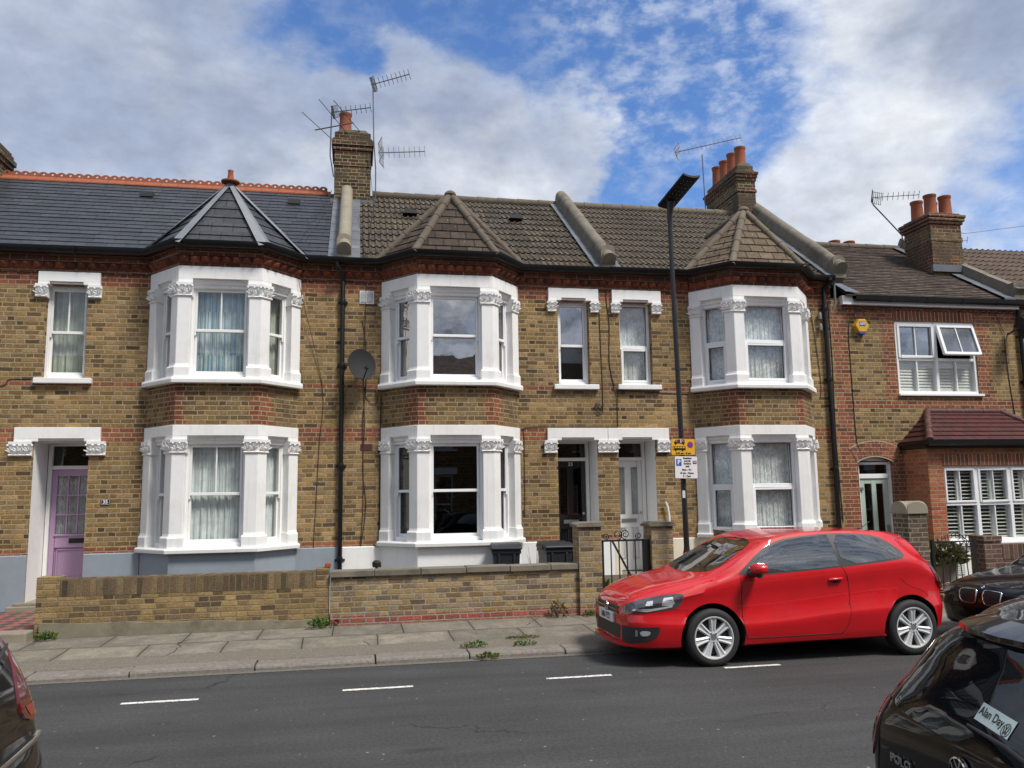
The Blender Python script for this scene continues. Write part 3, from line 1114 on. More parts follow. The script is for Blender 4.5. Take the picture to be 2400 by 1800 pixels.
def bay_roof(house, xc, mat, hipmat, kind, gauge=.17):
    """half-pyramid roof over the bay with a short ridge running back into the main slope"""
    e = offset_path([(xc+p[0], p[1]) for p in BP], .17)
    z = EZ-.02
    A = Vector((xc, D-.02, 6.60))
    t = (A.z-EZ)/(RZ-EZ)
    K = Vector((xc, EY+(RY-EY)*t+.1, A.z))
    L, F, G, R = [Vector((p[0], p[1], z)) for p in e]
    L.y = min(L.y, D-.1); R.y = min(R.y, D-.1)
    mb = MB()
    tri_courses(mb, F, G, A, gauge, .014)
    tri_courses(mb, L, F, A, gauge, .014)
    tri_courses(mb, G, R, A, gauge, .014)
    vl = Vector((L.x-.05, EY, EZ+.0)); vr = Vector((R.x+.05, EY, EZ))
    mb.poly([L, A, K, vl])
    mb.poly([R, vr, K, A])
    mb.build('bay_roof', mat, house, fixn=False)
    h = MB()
    if kind == 'lead':
        for p in (L, F, G, R):
            d = (A-p).normalized()
            s = d.cross(Vector((0, 0, 1))).normalized()
            w = .135
            up = s.cross(d)*(.03)
            up = up if up.z > 0 else -up
            for sg in (-1, 1):
                h.poly([p+up+Vector((0, 0, .012)), p+s*w*sg-Vector((0, 0, .012)), A+s*.05*sg+Vector((0, 0, .02)), A+up+Vector((0, 0, .02))])
            h.tube([p+Vector((0, 0, .02)), A+Vector((0, 0, .03))], .022, 8)
        h.tube([A, K], .05, 8)
        h.build('lead_hip', hipmat, house, smooth=40, fixn=False)
    else:
        for p in (L, F, G, R):
            hip_tube(h, p+Vector((0, 0, -.005)), A+Vector((0, 0, .02)), .062)
        hip_tube(h, A, K, .07)
        h.ball(A+Vector((0, 0, .02)), (.1, .1, .07), 12, 6)
        h.build('hip_tiles', hipmat, house, smooth=40, fixn=False)
    return A


def lintel_box(mb, x0, x1, z0, z1, ox0, ox1, y=D, proud=.05):
    """plain white lintel with a shouldered cut-out over the opening ox0..ox1"""
    c = .045
    s = .06
    mb.box(x0, x1, y-proud, y+.12, z0+c, z1)
    mb.box(x0, ox0+s, y-proud, y+.12, z0, z0+c)
    mb.box(ox1-s, x1, y-proud, y+.12, z0, z0+c)
    mb.box(ox0+s, ox1-s, y-proud+.03, y+.12, z0+.012, z0+c)


def bracket_capital(x0, x1, z0, z1, house, seed, y=D):
    return capital_sweep([(x0+.03, y), (x1-.03, y)], z0, z1, 'capital', house, seed)


def downpipe(house, x, z0, z1, swan=None, r=.034, y=D-.055, mat='gutter'):
    mb = MB()
    pts = [(x, y, z0), (x, y, z1)]
    if swan:
        pts += [(x, y, z1+.04), (swan[0]+.05, swan[1]+.02, z1+.18), (swan[0], swan[1], z1+.22), (swan[0], swan[1], swan[2])]
    mb.tube(pts, r, 12)
    for z in (z0+.15, z0+1.55, z0+3.1, z1-.35):
        if z < z1:
            mb.lathe([(r*1.25, 0), (r*1.3, .01), (r*1.3, .07), (r*1.2, .08)], (x, y, z), 12)
            mb.box(x-.075, x+.075, y+.02, y+.05, z+.02, z+.05)
    return mb.build('drainpipe', M[mat], house, smooth=40)


def cable(house, pts, r=.006, mat='cable', name='cable', smoothn=4):
    """a sagging wire through the given points (Catmull-Rom)"""
    P = [Vector(p) for p in pts]
    out = []
    for i in range(len(P)-1):
        p0, p1, p2, p3 = P[max(i-1, 0)], P[i], P[i+1], P[min(i+2, len(P)-1)]
        for k in range(smoothn):
            t = k/smoothn
            out.append(.5*((2*p1)+(p2-p0)*t+(2*p0-5*p1+4*p2-p3)*t*t+(3*p1-p0-3*p2+p3)*t**3))
    out.append(P[-1])
    mb = MB()
    mb.tube(out, r, 6)
    return mb.build(name, M[mat], house, smooth=60)
# ------------------------------------------------------------------ houses
def door_part(house, x0, x1, y, z0, zt, zf, paint, frame, style):
    """front door in its recess: frame with fanlight, leaf with glass, letter plate, knob"""
    w = x1-x0
    xc = (x0+x1)/2
    T = front_frame(xc, y)
    h = w/2
    mb = MB(T)
    j = .055
    mb.box(-h, -h+j, -.04, .08, z0-.02, zf)
    mb.box(h-j, h, -.04, .08, z0-.02, zf)
    mb.box(-h+j, h-j, -.04, .08, zf-.03, zf)
    mb.box(-h+j, h-j, -.05, .08, zt, zt+.055)
    fr = mb.build('door_frame', frame, house, bevel=.006)
    q = MB(T)
    q.box(-h+j, h-j, .02, .026, zt+.055, zf-.03)
    q.build('fanlight', M['glass_dk'], fr, local=True)
    a = h-j-.004
    mb = MB(T)
    gl, dk = MB(T), MB(T)
    if style == 'nine':
        g0, g1 = z0+.80, zt-.10
        mb.box(-a, a, .03, .05, z0, z0+.80)
        for s in (-1, 1):
            mb.box(min(s*a, s*(a-.075)), max(s*a, s*(a-.075)), .0, .05, z0, zt)
        mb.box(-a+.075, a-.075, .0, .05, zt-.10, zt)
        mb.box(-a+.075, a-.075, .0, .05, z0+.60, g0)
        mb.box(-a+.075, a-.075, .0, .05, z0, z0+.12)
        mb.box(-a+.06, a-.06, -.02, .0, g0-.03, g0-.005)
        iw = 2*(a-.075)
        for k in (1, 2):
            mb.box(-a+.075+iw*k/3-.011, -a+.075+iw*k/3+.011, .002, .048, g0, g1)
            zz = g0+(g1-g0)*k/3
            mb.box(-a+.075, a-.075, .004, .046, zz-.011, zz+.011)
        for (b0, b1, c0, c1) in ((-a+.10, a-.10, z0+.15, z0+.58),):
            for (p, q_, r, s_) in ((b0, b1, c0, c0+.02), (b0, b1, c1-.02, c1), (b0, b0+.02, c0, c1), (b1-.02, b1, c0, c1)):
                mb.box(p, q_, .012, .03, r, s_)
        gl.box(-a+.075, a-.075, .028, .032, g0, g1)
        dk.box(-.02, .20, -.012, .0, z0+.665, z0+.735)
    else:
        g0, g1 = z0+.92, zt-.11
        mb.box(-a, a, .03, .05, z0, g0)
        for s in (-1, 1):
            mb.box(min(s*a, s*(a-.08)), max(s*a, s*(a-.08)), .0, .05, z0, zt)
        mb.box(-a+.08, a-.08, .0, .05, g1, zt)
        mb.box(-a+.08, a-.08, .0, .05, z0+.70, g0)
        mb.box(-a+.08, a-.08, .0, .05, z0, z0+.16)
        mb.box(-.055, .055, .0, .05, g0, g1)
        mb.box(-.055, .055, .0, .05, z0+.16, z0+.70)
        for sg in (-1, 1):
            b0, b1 = (.075, a-.10) if sg > 0 else (-a+.10, -.075)
            c0, c1 = z0+.2, z0+.66
            for (p, q_, r, s_) in ((b0, b1, c0, c0+.018), (b0, b1, c1-.018, c1), (b0, b0+.018, c0, c1), (b1-.018, b1, c0, c1)):
                mb.box(p, q_, .014, .03, r, s_)
            gl.box(.055 if sg > 0 else -a+.08, a-.08 if sg > 0 else -.055, .03, .034, g0, g1)
        dk.box(-.13, .13, -.012, .0, z0+.79, z0+.85)
    leaf = mb.build('door', paint, house, bevel=.004, seg=1)
    gl.build('door_glass', M['glass_dk'] if style == 'two' else M['glass'], leaf, local=True)
    plate = dk.build('letter_plate', M['steel'] if style != 'nine' else M['black'], leaf, local=True)
    k = MB(T)
    kx = a-.045 if style != 'nine' else a-.035
    k.lathe([(.012, -.03), (.024, -.02), (.022, .0)], (kx, .0, z0+.95), 12, 'y')
    k.build('door_handle', M['steel'], leaf, local=True, smooth=40)
    if style != 'two':
        curtain(w*.8, g0, g1, .09, .008, 9, M['cur_lace'] if style == 'nine' else M['cur_net'], T, leaf, 3, name='door_curtain')
    return leaf


M['steel'] = plain('brushed_steel', (.42, .42, .42), .35, metal=.8)
M['lilac'] = plain('lilac_door_paint', (.47, .31, .48), .45, var=.03)
M['blackgloss'] = plain('black_gloss_door', (.012, .013, .016), .22, var=.1, coat=.6)
M['whitedoor'] = plain('white_door_paint', (.74, .74, .73), .4, var=.02)
M['sage'] = plain('sage_green_door', (.43, .53, .46), .4, var=.04)
M['slab_vent'] = plain('dark_roof_vent', (.03, .03, .034), .6)


def small_window(house, x0, x1, z0, z1, rail, style, frame, hangk, gU, gL, bars, seed, sill=None, lint=None, caps=None):
    xc, w = (x0+x1)/2, x1-x0
    T = front_frame(xc, D+.11)
    wo = window(T, w, z0, z1, rail, style, house, frame, gU, gl2=gL, bars=bars)
    if hangk:
        hang(wo, T, w, z0+.04, z1-.02, hangk, seed)
        L = -ORIGIN[house.name]
    if sill:
        mb = MB()
        mb.box(sill[0], sill[1], D-.075, D+.12, sill[2], sill[3])
        mb.build('sill', M['white'], house, bevel=.008)
    if lint:
        mb = MB()
        lintel_box(mb, lint[0], lint[1], z1-.01, lint[2], x0, x1)
        mb.build('lintel', M['white'], house, bevel=.005)
    for k, c in enumerate(caps or ()):
        bracket_capital(c[0], c[1], z1-.20, z1-.008, house, seed*3+k)
    return wo


def plinth(house, path, mat, z1=.985, z0=0.):
    mb = MB()
    mb.sweep(path, [(-.06, z0), (.018, z0), (.018, z1), (.006, z1+.012), (-.06, z1+.012)])
    return mb.build('plinth', M[mat], house)


def main_roof(house, x0, x1, mat, gauge, lift, period=None, ez=EZ, rz=RZ, ry=RY, name='roof'):
    mb = MB()
    tiled_slope(mb, x0, x1, EY-.02, ez-.015, ry, rz, gauge, lift, period)
    mb.poly([(x0, ry, rz), (x1, ry, rz), (x1, 21.2, ez), (x0, 21.2, ez)])
    return mb.build(name, mat, house, fixn=False)


# ---- the house with the lilac door: slate roof, grey plinth
H35 = thing('terraced_house', 'brick terraced house with dark slate roof, red ridge cresting, lilac front door and grey plinth', 'house', (-3.5, D, 0))
X35 = -1.94
mb = MB()
wall_front(mb, -6.95, -.19, 0, 5.3, [(-4.49, -3.91, 3.52, 4.93, .2), (-4.52, -3.79, .3, 2.605, .6, 1), (X35-1.06, X35+1.06, 0, 5.12, .05)], D)
shell(mb, -6.95, -.19, EY, EZ, RY, RZ)
mb.build('wall', [M['brick'], M['white'], M['plaster']], H35, fixn=False)
small_window(H35, -4.49, -3.91, 3.52, 4.93, 4.235, 'sash', M['gloss'], 'green', M['glass'], M['glass'], (1, 0), 3, (-4.57, -3.79, 3.445, 3.525), (-4.59, -3.74, 5.11),
             ((-4.65, -4.43), (-3.93, -3.69)))
bay(X35, H35, 'sash', M['gloss'], ('net', ['green', 'blue', 'green']), (M['glass'], M['glass']), (M['glass'], M['glass']), ((1, 0), (1, 0)))
PA35 = [(-6.95, D)] + [(X35+p[0], p[1]) for p in BP] + [(-.19, D)]
plinth(H35, PA35[1:], 'greypaint')
plinth(H35, [(-3.784, D), (X35-1.1, D)], 'greypaint')
plinth(H35, [(-6.95, D), (-4.526, D)], 'greypaint')
cornice(PA35, H35)
gutter(PA35, H35)
door_part(H35, -4.52+.01, -3.79-.01, D+.6, .46, 2.22, 2.60, M['lilac'], M['gloss'], 'nine')
mb = MB()
mb.box(-4.72, -3.70, D-.12, D+.05, .22, .30)
mb.box(-4.66, -3.75, D-.04, D+.60, .30, .345)
mb.build('doorstep', M['cement_pale'], H35, bevel=.01)
mb = MB()
lintel_box(mb, -4.78, -3.635, 2.60, 2.805, -4.52, -3.79)
mb.build('lintel', M['white'], H35, bevel=.005)
for k, c in enumerate(((-4.87, -4.51), (-3.84, -3.53))):
    bracket_capital(c[0], c[1], 2.395, 2.60, H35, 50+k)
main_roof(H35, -6.95, -.28, M['slate'], .19, .011)
bay_roof(H35, X35, M['slate'], M['lead_hip'], 'lead', .19)
flashing(H35, -.44, -.28, t1=.93, up=.03)
# crested ridge
mb = MB()
yr = RY
pitch = .152
nr = int((6.95-.5)/pitch)
for i in range(nr):
    x0 = -6.95+i*pitch
    xm = x0+pitch/2
    zc = RZ+.082
    for ys in (yr-.011, yr+.011):
        outer = []
        inner = []
        for k in range(16):
            a = 2*pi*k/16
            inner.append((xm+.021*cos(a), ys, zc+.021*sin(a)))
            ca, sa = cos(a), sin(a)
            if sa >= -.05:
                m_ = max(abs(ca), abs(sa), (abs(ca)+abs(sa))*.74)
                outer.append((xm+.076*ca/m_, ys, zc+.048*sa/m_))
            else:
                m_ = max(abs(ca), abs(sa))
                outer.append((xm+.076*ca/m_, ys, zc+.075*sa/m_))
        i0 = mb.add(outer+inner)
        for k in range(16):
            k2 = (k+1) % 16
            mb.face((i0+k, i0+k2, i0+16+k2, i0+16+k))
        if ys > yr:
            for k in range(16):
                k2 = (k+1) % 16
                mb.face((i0-32+k, i0-32+k2, i0+k2, i0+k))
                mb.face((i0-16+k, i0+16+k, i0+16+k2, i0-16+k2))
for i in range(int(nr/2)+1):
    x0 = -6.95+i*2*pitch
    x1 = min(x0+2*pitch-.006, -.5)
    mb.prism([(yr-.14, RZ-.09), (yr, RZ-.0), (yr+.14, RZ-.09), (yr+.14, RZ-.065), (yr+.014, RZ+.035), (yr-.014, RZ+.035), (yr-.14, RZ-.065)], 'x', x0, x1)
mb.build('ridge_cresting', M['terracotta'], H35, fixn=False)
mb = MB()
A = (X35, D-.02, 6.60)
mb.lathe([(.14, .0), (.14, .02), (.075, .045), (.048, .06), (.038, .165), (.044, .185), (.04, .20), (0, .20)], (A[0], A[1], A[2]+.03), 16)
mb.build('roof_finial', M['terracotta'], H35, smooth=40)
for vx in (-3.70, -1.14):
    mb = MB()
    yy, zz_ = 15.15, 7.13+.015
    mb.box(vx-.11, vx+.11, yy-.09, yy+.1, zz_-.02, zz_+.07)
    mb.build('roof_vent', M['slab_vent'], H35)
stack(H35, -7.0, -6.33, 15.3, 16.1, 6.9, 8.18, M['stack'], [(.04, 7.85, 7.93), (.07, 7.93, 8.03), (.03, 8.03, 8.12)], [])
cable(H35, [(-.47, 15.3, 7.5), (-.6, 14.2, 6.6), (-.78, 13.4, 6.0), (-.85, 12.75, 5.45), (-.86, D-.1, 5.0), (-.50, D-.01, 3.48), (-.53, D-.01, 2.5), (-.59, D-.01, .99)], .005)
cable(H35, [(-.47, 15.3, 7.5), (-.75, 13.8, 6.35), (-1.0, 12.8, 5.55)], .004, mat='black')
cable(H35, [(-5.1, D-.008, 3.40), (-4.95, D-.008, 3.42), (-4.9, D-.008, 3.5), (-4.62, D-.008, 3.51)], .005, mat='black')

# ---- the middle house: grey concrete tiles, black door numbered 33
H33 = thing('terraced_house', 'brick terraced house with mossy tiled roof, white plinth and black front door numbered 33', 'house', (2, D, 0))
X33 = 1.50
mb = MB()
wall_front(mb, -.19, 4.12, 0, 5.3, [(3.27, 3.80, 3.50, 4.915, .2), (3.22, 3.88, .3, 2.60, .5, 1), (X33-1.06, X33+1.06, 0, 5.12, .05)], D)
shell(mb, -.19, 4.12, EY, EZ, RY, RZ)
mb.build('wall', [M['brick'], M['white']], H33, fixn=False)
small_window(H33, 3.27, 3.80, 3.50, 4.915, 4.18, 'sash', M['upvc'], None, M['glass_hi'], M['glass_dk'], (0, 0), 4, (3.18, 3.93, 3.425, 3.505), (3.11, 3.965, 5.11),
             ((3.07, 3.27), (3.80, 4.0)))
bay(X33, H33, 'sash', M['upvc'], (None, None), (M['glass_dk'], M['glass_hi']), (M['glass_dk'], M['glass_hi']), ((0, 0), (0, 0)))
mb = MB()
mb.box(3.29, 3.78, D+.28, D+.29, 3.5, 4.5)
mb.build('window_blind', M['blind'], H33)
PA33 = [(-.19, D)] + [(X33+p[0], p[1]) for p in BP] + [(4.12, D)]
plinth(H33, PA33[:-1]+[(3.214, D)], 'white')
plinth(H33, [(3.886, D), (4.12, D)], 'white')
cornice(PA33, H33)
gutter(PA33, H33, z=5.365)
door_part(H33, 3.23, 3.87, D+.5, .46, 2.28, 2.60, M['blackgloss'], M['gloss'], 'two')
mb = MB()
put_text(mb, '33', .085, Matrix.Translation((3.555, D+.495, 2.225)), depth=.002)
mb.build('door_number', M['gloss'], H33)
mb = MB()
lintel_box(mb, 3.05, 4.055, 2.595, 2.79, 3.22, 3.88)
mb.build('lintel', M['white'], H33, bevel=.005)
bracket_capital(2.97, 3.235, 2.39, 2.595, H33, 60)
bracket_capital(3.865, 4.26, 2.39, 2.595, H33, 61)
main_roof(H33, -.08, 4.02, M['conc_tile'], .33, .024, .1)
bay_roof(H33, X33, M['flat_tile'], M['ridge'], 'tile', .17)
mb = MB()
hip_tube(mb, (.3, RY, RZ+.0), (4.05, RY, RZ+.0), .09, .42)
mb.build('ridge_tiles', M['ridge'], H33, smooth=40, fixn=False)
parapet(H33, -.187, .215, mat='cement_pale', y1=15.45)
parapet(H33, 4.12, .23, mat='cement')
flashing(H33, -.085, .06, t1=.93, up=.045)
flashing(H33, 3.88, 4.01, t1=.98, up=.05)
for vx in (.96, 2.96):
    mb = MB()
    T_ = Matrix.Translation((vx, 14.75, 6.9))
    for k in range(7):
        pass
    mb.T = T_
    mb.prism([(.13*cos(a*pi/8), .085*sin(a*pi/8)) for a in range(9)], 'y', -.12, .18)
    mb.build('roof_vent', M['slab_vent'], H33, smooth=40)
C33 = stack(H33, -.43, .255, 15.4, 16.3, 6.9, 8.72, M['stack'], [(.012, 8.04, 8.11), (.03, 8.36, 8.45), (.055, 8.45, 8.56), (.03, 8.56, 8.60), (-.01, 8.6, 8.735)], [(-.235, 15.66)], ph=.46, pr=.122)
mb = MB()
for k in range(4):
    mb.lathe([(.07, 8.70+k*.045), (.085, 8.71+k*.045), (.07, 8.725+k*.045)], (.15, 15.75, 0), 14)
mb.lathe([(.062, 8.65), (.062, 8.88)], (.15, 15.75, 0), 14)
mb.build('flue_cowl', M['steel'], C33, local=True, smooth=40)
mb = MB()
mb.box(-.50, .33, 15.35, 15.40, 7.22, 7.36)
mb.build('lead_apron', M['lead'], H33)
downpipe(H33, -.2, .62, 5.08, (-.30, D-.22, 5.36))
for pts in ([(.16, D-.01, 5.4), (.15, D-.01, 4.6), (.13, D-.012, 3.62), (.15, D-.01, 2.82), (.13, D-.01, 2.16), (.18, D-.01, 1.58), (.11, D-.01, 1.0)],
            [(.10, D-.01, 4.5), (.16, D-.01, 4.1), (.17, D-.01, 3.4), (.12, D-.01, 2.9), (.14, D-.01, 2.0), (.13, D-.01, 1.4), (.10, D-.01, 1.01)]):
    cable(H33, pts, .006)
cable(H33, [(.17, D-.012, 3.5), (.15, D-.012, 3.34), (.25, D-.012, 3.18), (.34, D-.012, 3.2), (.34, D-.012, 3.3)], .005, mat='black')
cable(H33, [(.40, D-.012, 3.28), (.39, D-.012, 2.4), (.375, D-.012, 1.08), (.30, D-.012, 1.03)], .008, mat='black')
cable(H33, [(.2, 15.38, 8.3), (.3, 15.1, 7.25), (.22, 13.6, 6.1), (.2, 12.72, 5.5), (.17, D-.01, 5.2)], .006, mat='black')
cable(H33, [(.05, 14.4, 6.75), (.1, 13.4, 5.95), (.14, 12.72, 5.5)], .005, mat='black')
cable(H33, [(2.63, D-.01, 1.5), (2.66, D-.01, 1.46), (2.67, D-.01, 2.6), (2.7, D-.01, 2.8), (3.3, D-.01, 2.82), (4.24, D-.01, 2.82)], .005, mat='black')
cable(H33, [(3.99, D-.01, 5.3), (3.98, D-.01, 5.02), (3.99, D-.01, 4.2), (4.0, D-.01, 3.2), (3.96, D-.02, 3.04), (3.88, D-.02, 3.06), (3.86, D-.02, 3.16), (3.9, D-.025, 3.2), (3.97, D-.025, 3.14),
            (3.93, D-.025, 3.05), (3.87, D-.025, 3.1)], .006, mat='black')
mb = MB()
mb.box(.06, .28, D-.012, D+.01, 4.76, 4.97)
for s in (0, 1):
    mb.cur = 1
    mb.box(.076+s*.1, .164+s*.1, D-.0135, D-.011, 4.782, 4.955)
    mb.cur = 0
    for k in range(9):
        z = 4.785+k*.019
        mb.box(.078+s*.1, .162+s*.1, D-.026, D-.012, z, z+.009)
mb.build('vent_grille', [M['upvc'], M['black']], H33)
mb = MB()
mb.box(.09, .27, D-.006, D+.01, 2.45, 2.55)
mb.cur = 1
for a in range(7):
    for b in range(4):
        mb.box(.1+a*.0235, .113+a*.0235, D-.009, D-.004, 2.458+b*.023, 2.471+b*.023)
mb.build('air_brick', [plain('red_clay_vent', (.17, .045, .045), .8), M['black']], H33)

# ---- the house behind the street lamp: lace curtains, cream plinth, white door
H31 = thing('terraced_house', 'brick terraced house behind the street lamp, with lace curtains, cream plinth and white door', 'house', (6.2, D, 0))
X31 = 6.67
mb = MB()
wall_front(mb, 4.12, 8.24, 0, 5.3, [(4.33, 4.89, 3.50, 4.915, .2), (4.24, 4.87, .3, 2.60, .5, 1), (X31-1.06, X31+1.06, 0, 5.12, .05)], D)
shell(mb, 4.12, 8.24, EY, EZ, RY, RZ)
mb.build('wall', [M['brick'], M['white']], H31, fixn=False)
small_window(H31, 4.33, 4.89, 3.50, 4.915, 4.165, 'casement', M['upvc'], 'lace', M['glass'], M['glass'], (0, 0), 5, (4.26, 5.01, 3.43, 3.51), (4.2, 5.06, 5.11),
             ((4.16, 4.36), (4.87, 5.09)))
bay(X31, H31, 'casement', M['upvc'], ('lace', 'lace'), (M['glass'], M['glass']), (M['glass'], M['glass']), ((0, 0), (0, 0)))
PA31 = [(4.12, D)] + [(X31+p[0], p[1]) for p in BP] + [(8.24, D)]
plinth(H31, [(4.876, D)]+PA31[1:], 'cream')
plinth(H31, [(4.121, D), (4.234, D)], 'cream')
cornice(PA31, H31)
gutter(PA31, H31, z=5.375)
door_part(H31, 4.25, 4.86, D+.5, .46, 2.28, 2.60, M['whitedoor'], M['gloss'], 'twonet')
mb = MB()
lintel_box(mb, 4.062, 5.11, 2.595, 2.79, 4.24, 4.87)
mb.build('lintel', M['white'], H31, bevel=.005)
bracket_capital(4.88, 5.15, 2.39, 2.595, H31, 71)
mb = MB()
mb.box(3.22, 4.9, D-.02, D+.5, .3, .45)
mb.box(3.22, 4.9, D-.3, D-.02, .2, .32)
mb.build('doorstep', M['cement'], H31, bevel=.01)
main_roof(H31, 4.22, 8.27, M['conc_tile_b'], .33, .024, .1)
bay_roof(H31, X31, M['flat_tile_b'], M['ridge_b'], 'tile', .17)
mb = MB()
hip_tube(mb, (4.2, RY, RZ), (7.9, RY, RZ), .09, .42)
mb.build('ridge_tiles', M['ridge_b'], H31, smooth=40, fixn=False)
parapet(H31, 8.36, .22, mat='cement')
flashing(H31, 4.23, 4.34, t1=.98, up=.05)
flashing(H31, 8.1, 8.26, t1=.98, up=.05)
C31 = stack(H31, 7.92, 8.33, 15.5, 17.05, 6.9, 8.52, M['stack'], [(.02, 8.02, 8.09), (.02, 8.27, 8.34), (.04, 8.34, 8.41), (.06, 8.41, 8.47), (-.02, 8.5, 8.62)],
            [(8.13, 15.72), (8.13, 16.1), (8.13, 16.48), (8.13, 16.86)], ph=.47, pr=.12)
mb = MB()
mb.prism([(15.25, 7.2), (15.5, 7.42), (16.4, 7.75), (16.4, 7.4), (15.5, 7.1)], 'x', 7.66, 7.93)
mb.build('lead_flashing', M['lead'], H31)
downpipe(H31, 8.09, .5, 5.2, (8.13, D-.2, 5.36), .037)
mb = MB()
mb.tube([(8.28, D-.09, 5.55), (8.285, D-.09, 5.52), (8.28, D-.09, 4.98), (8.24, D-.07, 4.88)], .02, 8)
mb.build('overflow_pipe', M['greypipe'], H31, smooth=40)
cable(H31, [(4.11, D-.01, 5.3), (4.11, D-.01, 4.96), (4.15, D-.01, 4.5), (4.13, D-.01, 3.9), (4.2, D-.01, 3.5), (4.28, D-.01, 3.42), (5.5, D-.01, 3.37)], .006, mat='black')
cable(H31, [(4.28, D-.01, 3.42), (4.25, D-.01, 3.3), (4.24, D-.01, 2.81)], .006, mat='black')
cable(H31, [(7.83, D-.01, 4.9), (7.9, D-.01, 4.3), (7.95, D-.01, 3.5), (7.9, D-.01, 3.3)], .005, mat='black')
cable(H31, [(8.19, D-.01, 5.0), (8.2, D-.01, 4.0), (8.17, D-.01, 2.6), (8.2, D-.01, 1.2)], .007, mat='cable')
mb = MB()
mb.tube([(5.0, D-.06, 1.58), (5.03, D-.06, 1.5), (5.05, D-.06, 1.36), (5.05, D-.06, 1.0)], .018, 8)
mb.build('handrail', M['gloss'], H31, smooth=40)
for zz_ in (5.0, 4.8):
    mb = MB()
    mb.lathe([(.03, 0), (.032, .1), (.02, .12)], (7.99, D-.05, zz_-.3), 10)
    mb.build('cable_clamp', M['greypipe'], H31, smooth=40)

# ---- the end house on the right: red quoins, sage door, red-tiled bay
EZ9, RZ9 = 5.13, 7.02
H29 = thing('terraced_house', 'brick house with red quoins, an open top window, sage door and red tiled bay', 'house', (10.1, D, 0))
mb = MB()
wall_front(mb, 8.24, 12.05, 0, 5.1, [(9.47, 11.10, 3.39, 4.72, .16), (8.56, 9.24, .3, 2.30, .2), (9.60, 11.85, .3, 2.4, .05)], D)
shell(mb, 8.24, 12.05, EY, EZ9, RY, RZ9)
mb.build('wall', M['brick29'], H29, fixn=False)
mb = MB()
mb.box(9.46, 11.11, D-.006, D+.02, 4.725, 4.925)
mb.build('soldier_lintel', M['soldier'], H29)
# arch over the door: two rings of bricks
mb = MB()
ax, az, R0 = 8.90, 1.60, .69
for ring in range(2):
    r0, r1 = R0+.03+ring*.125, R0+.145+ring*.125
    k0, k1 = radians(60), radians(120)
    nb = 13
    for i in range(nb):
        a0, a1 = k0+(k1-k0)*(i+.05)/nb, k0+(k1-k0)*(i+.95)/nb
        mb.prism([(ax+r0*cos(a0)*1.0, az+r0*sin(a0)), (ax+r1*cos(a0), az+r1*sin(a0)), (ax+r1*cos(a1), az+r1*sin(a1)), (ax+r0*cos(a1), az+r0*sin(a1))], 'y', D-.012, D+.02)
mb.build('door_arch', M['redbrick'], H29)
mb = MB()
for k in range(14):
    a0, a1 = radians(120.5-61*k/14), radians(120.5-61*(k+1)/14)
    mb.prism([(ax+r*cos(a), az+r*sin(a)) for r, a in ((R0, a0), (R0+.285, a0), (R0+.285, a1), (R0, a1))], 'y', D-.006, D+.015)
mb.build('arch_mortar', plain('lime_mortar', (.42, .34, .25), .95), H29)
# door
T = front_frame(8.90, D+.10)
mb = MB(T)
for s in (-1, 1):
    mb.box(min(s*.34, s*.28), max(s*.34, s*.28), -.02, .08, .3, 2.22)
top = [(-.34, 2.2)] + [(-.34+.068*k, -.002+1.6+sqrt(.69**2-(-.34+.068*k)**2)) for k in range(11)] + [(.34, 2.2)]
mb.prism([(x, z) for x, z in top][1:-1], 'y', -.02, .08)
mb.box(-.28, .28, -.02, .08, 2.16, 2.22)
mb.box(-.28, .28, -.02, .08, 1.92, 2.0)
fr = mb.build('door_frame', M['upvc'], H29, bevel=.006)
q = MB(T)
q.box(-.28, .28, .02, .026, 2.0, 2.16)
q.build('fanlight', M['glass_dk'], fr, local=True)
mb = MB(T)
for (a, b) in ((-.275, -.18), (-.045, .045), (.18, .275)):
    mb.box(a, b, .0, .05, .32, 1.915)
for (c, d_) in ((.32, .5), (1.83, 1.915)):
    mb.box(-.18, -.045, .001, .05, c, d_)
    mb.box(.045, .18, .001, .05, c, d_)
lf = mb.build('door', M['sage'], H29, bevel=.006)
q = MB(T)
q.box(-.18, -.045, .02, .026, .5, 1.83)
q.box(.045, .18, .02, .026, .5, 1.83)
q.build('door_glass', M['glass_dk'], lf, local=True)
q = MB(T)
q.box(.20, .26, -.012, 0, .86, 1.12)
q.tube([(.235, -.03, 1.0), (.14, -.035, 1.0)], .012, 8)
for zz_ in (.95, 1.72):
    q.box(-.30, -.22, -.03, 0., zz_, zz_+.05)
q.build('door_handle', M['steel'], lf, local=True)
# first-floor window: two fixed lights below, two top lights, one of them open
T = front_frame(10.285, D+.02)
w9, z0, z1, zr = 1.63, 3.40, 4.715, 4.03
h = w9/2
mb = MB(T)
for (a, b) in ((-h, -h+.05), (-.03, .03), (h-.05, h)):
    mb.box(a, b, 0, .08, z0, z1)
for s in (-1, 1):
    a, b = (-h+.05, -.03) if s < 0 else (.03, h-.05)
    mb.box(a, b, 0, .08, z1-.05, z1)
    mb.box(a, b, 0, .08, z0, z0+.055)
    mb.box(a, b, 0, .08, zr-.025, zr+.025)
    mb.box((a+b)/2-.015, (a+b)/2+.015, .012, .06, z0+.055, zr-.025)
a, b = -h+.05, -.03
mb.box(a, a+.045, -.02, .06, zr+.025, z1-.05)
mb.box(b-.045, b, -.02, .06, zr+.025, z1-.05)
mb.box(a+.045, b-.045, -.02, .06, z1-.095, z1-.05)
mb.box(a+.045, b-.045, -.02, .06, zr+.025, zr+.07)
mb.box((a+b)/2-.012, (a+b)/2+.012, .0, .05, zr+.07, z1-.095)
W9 = mb.build('window', M['upvc'], H29, bevel=.005, seg=1)
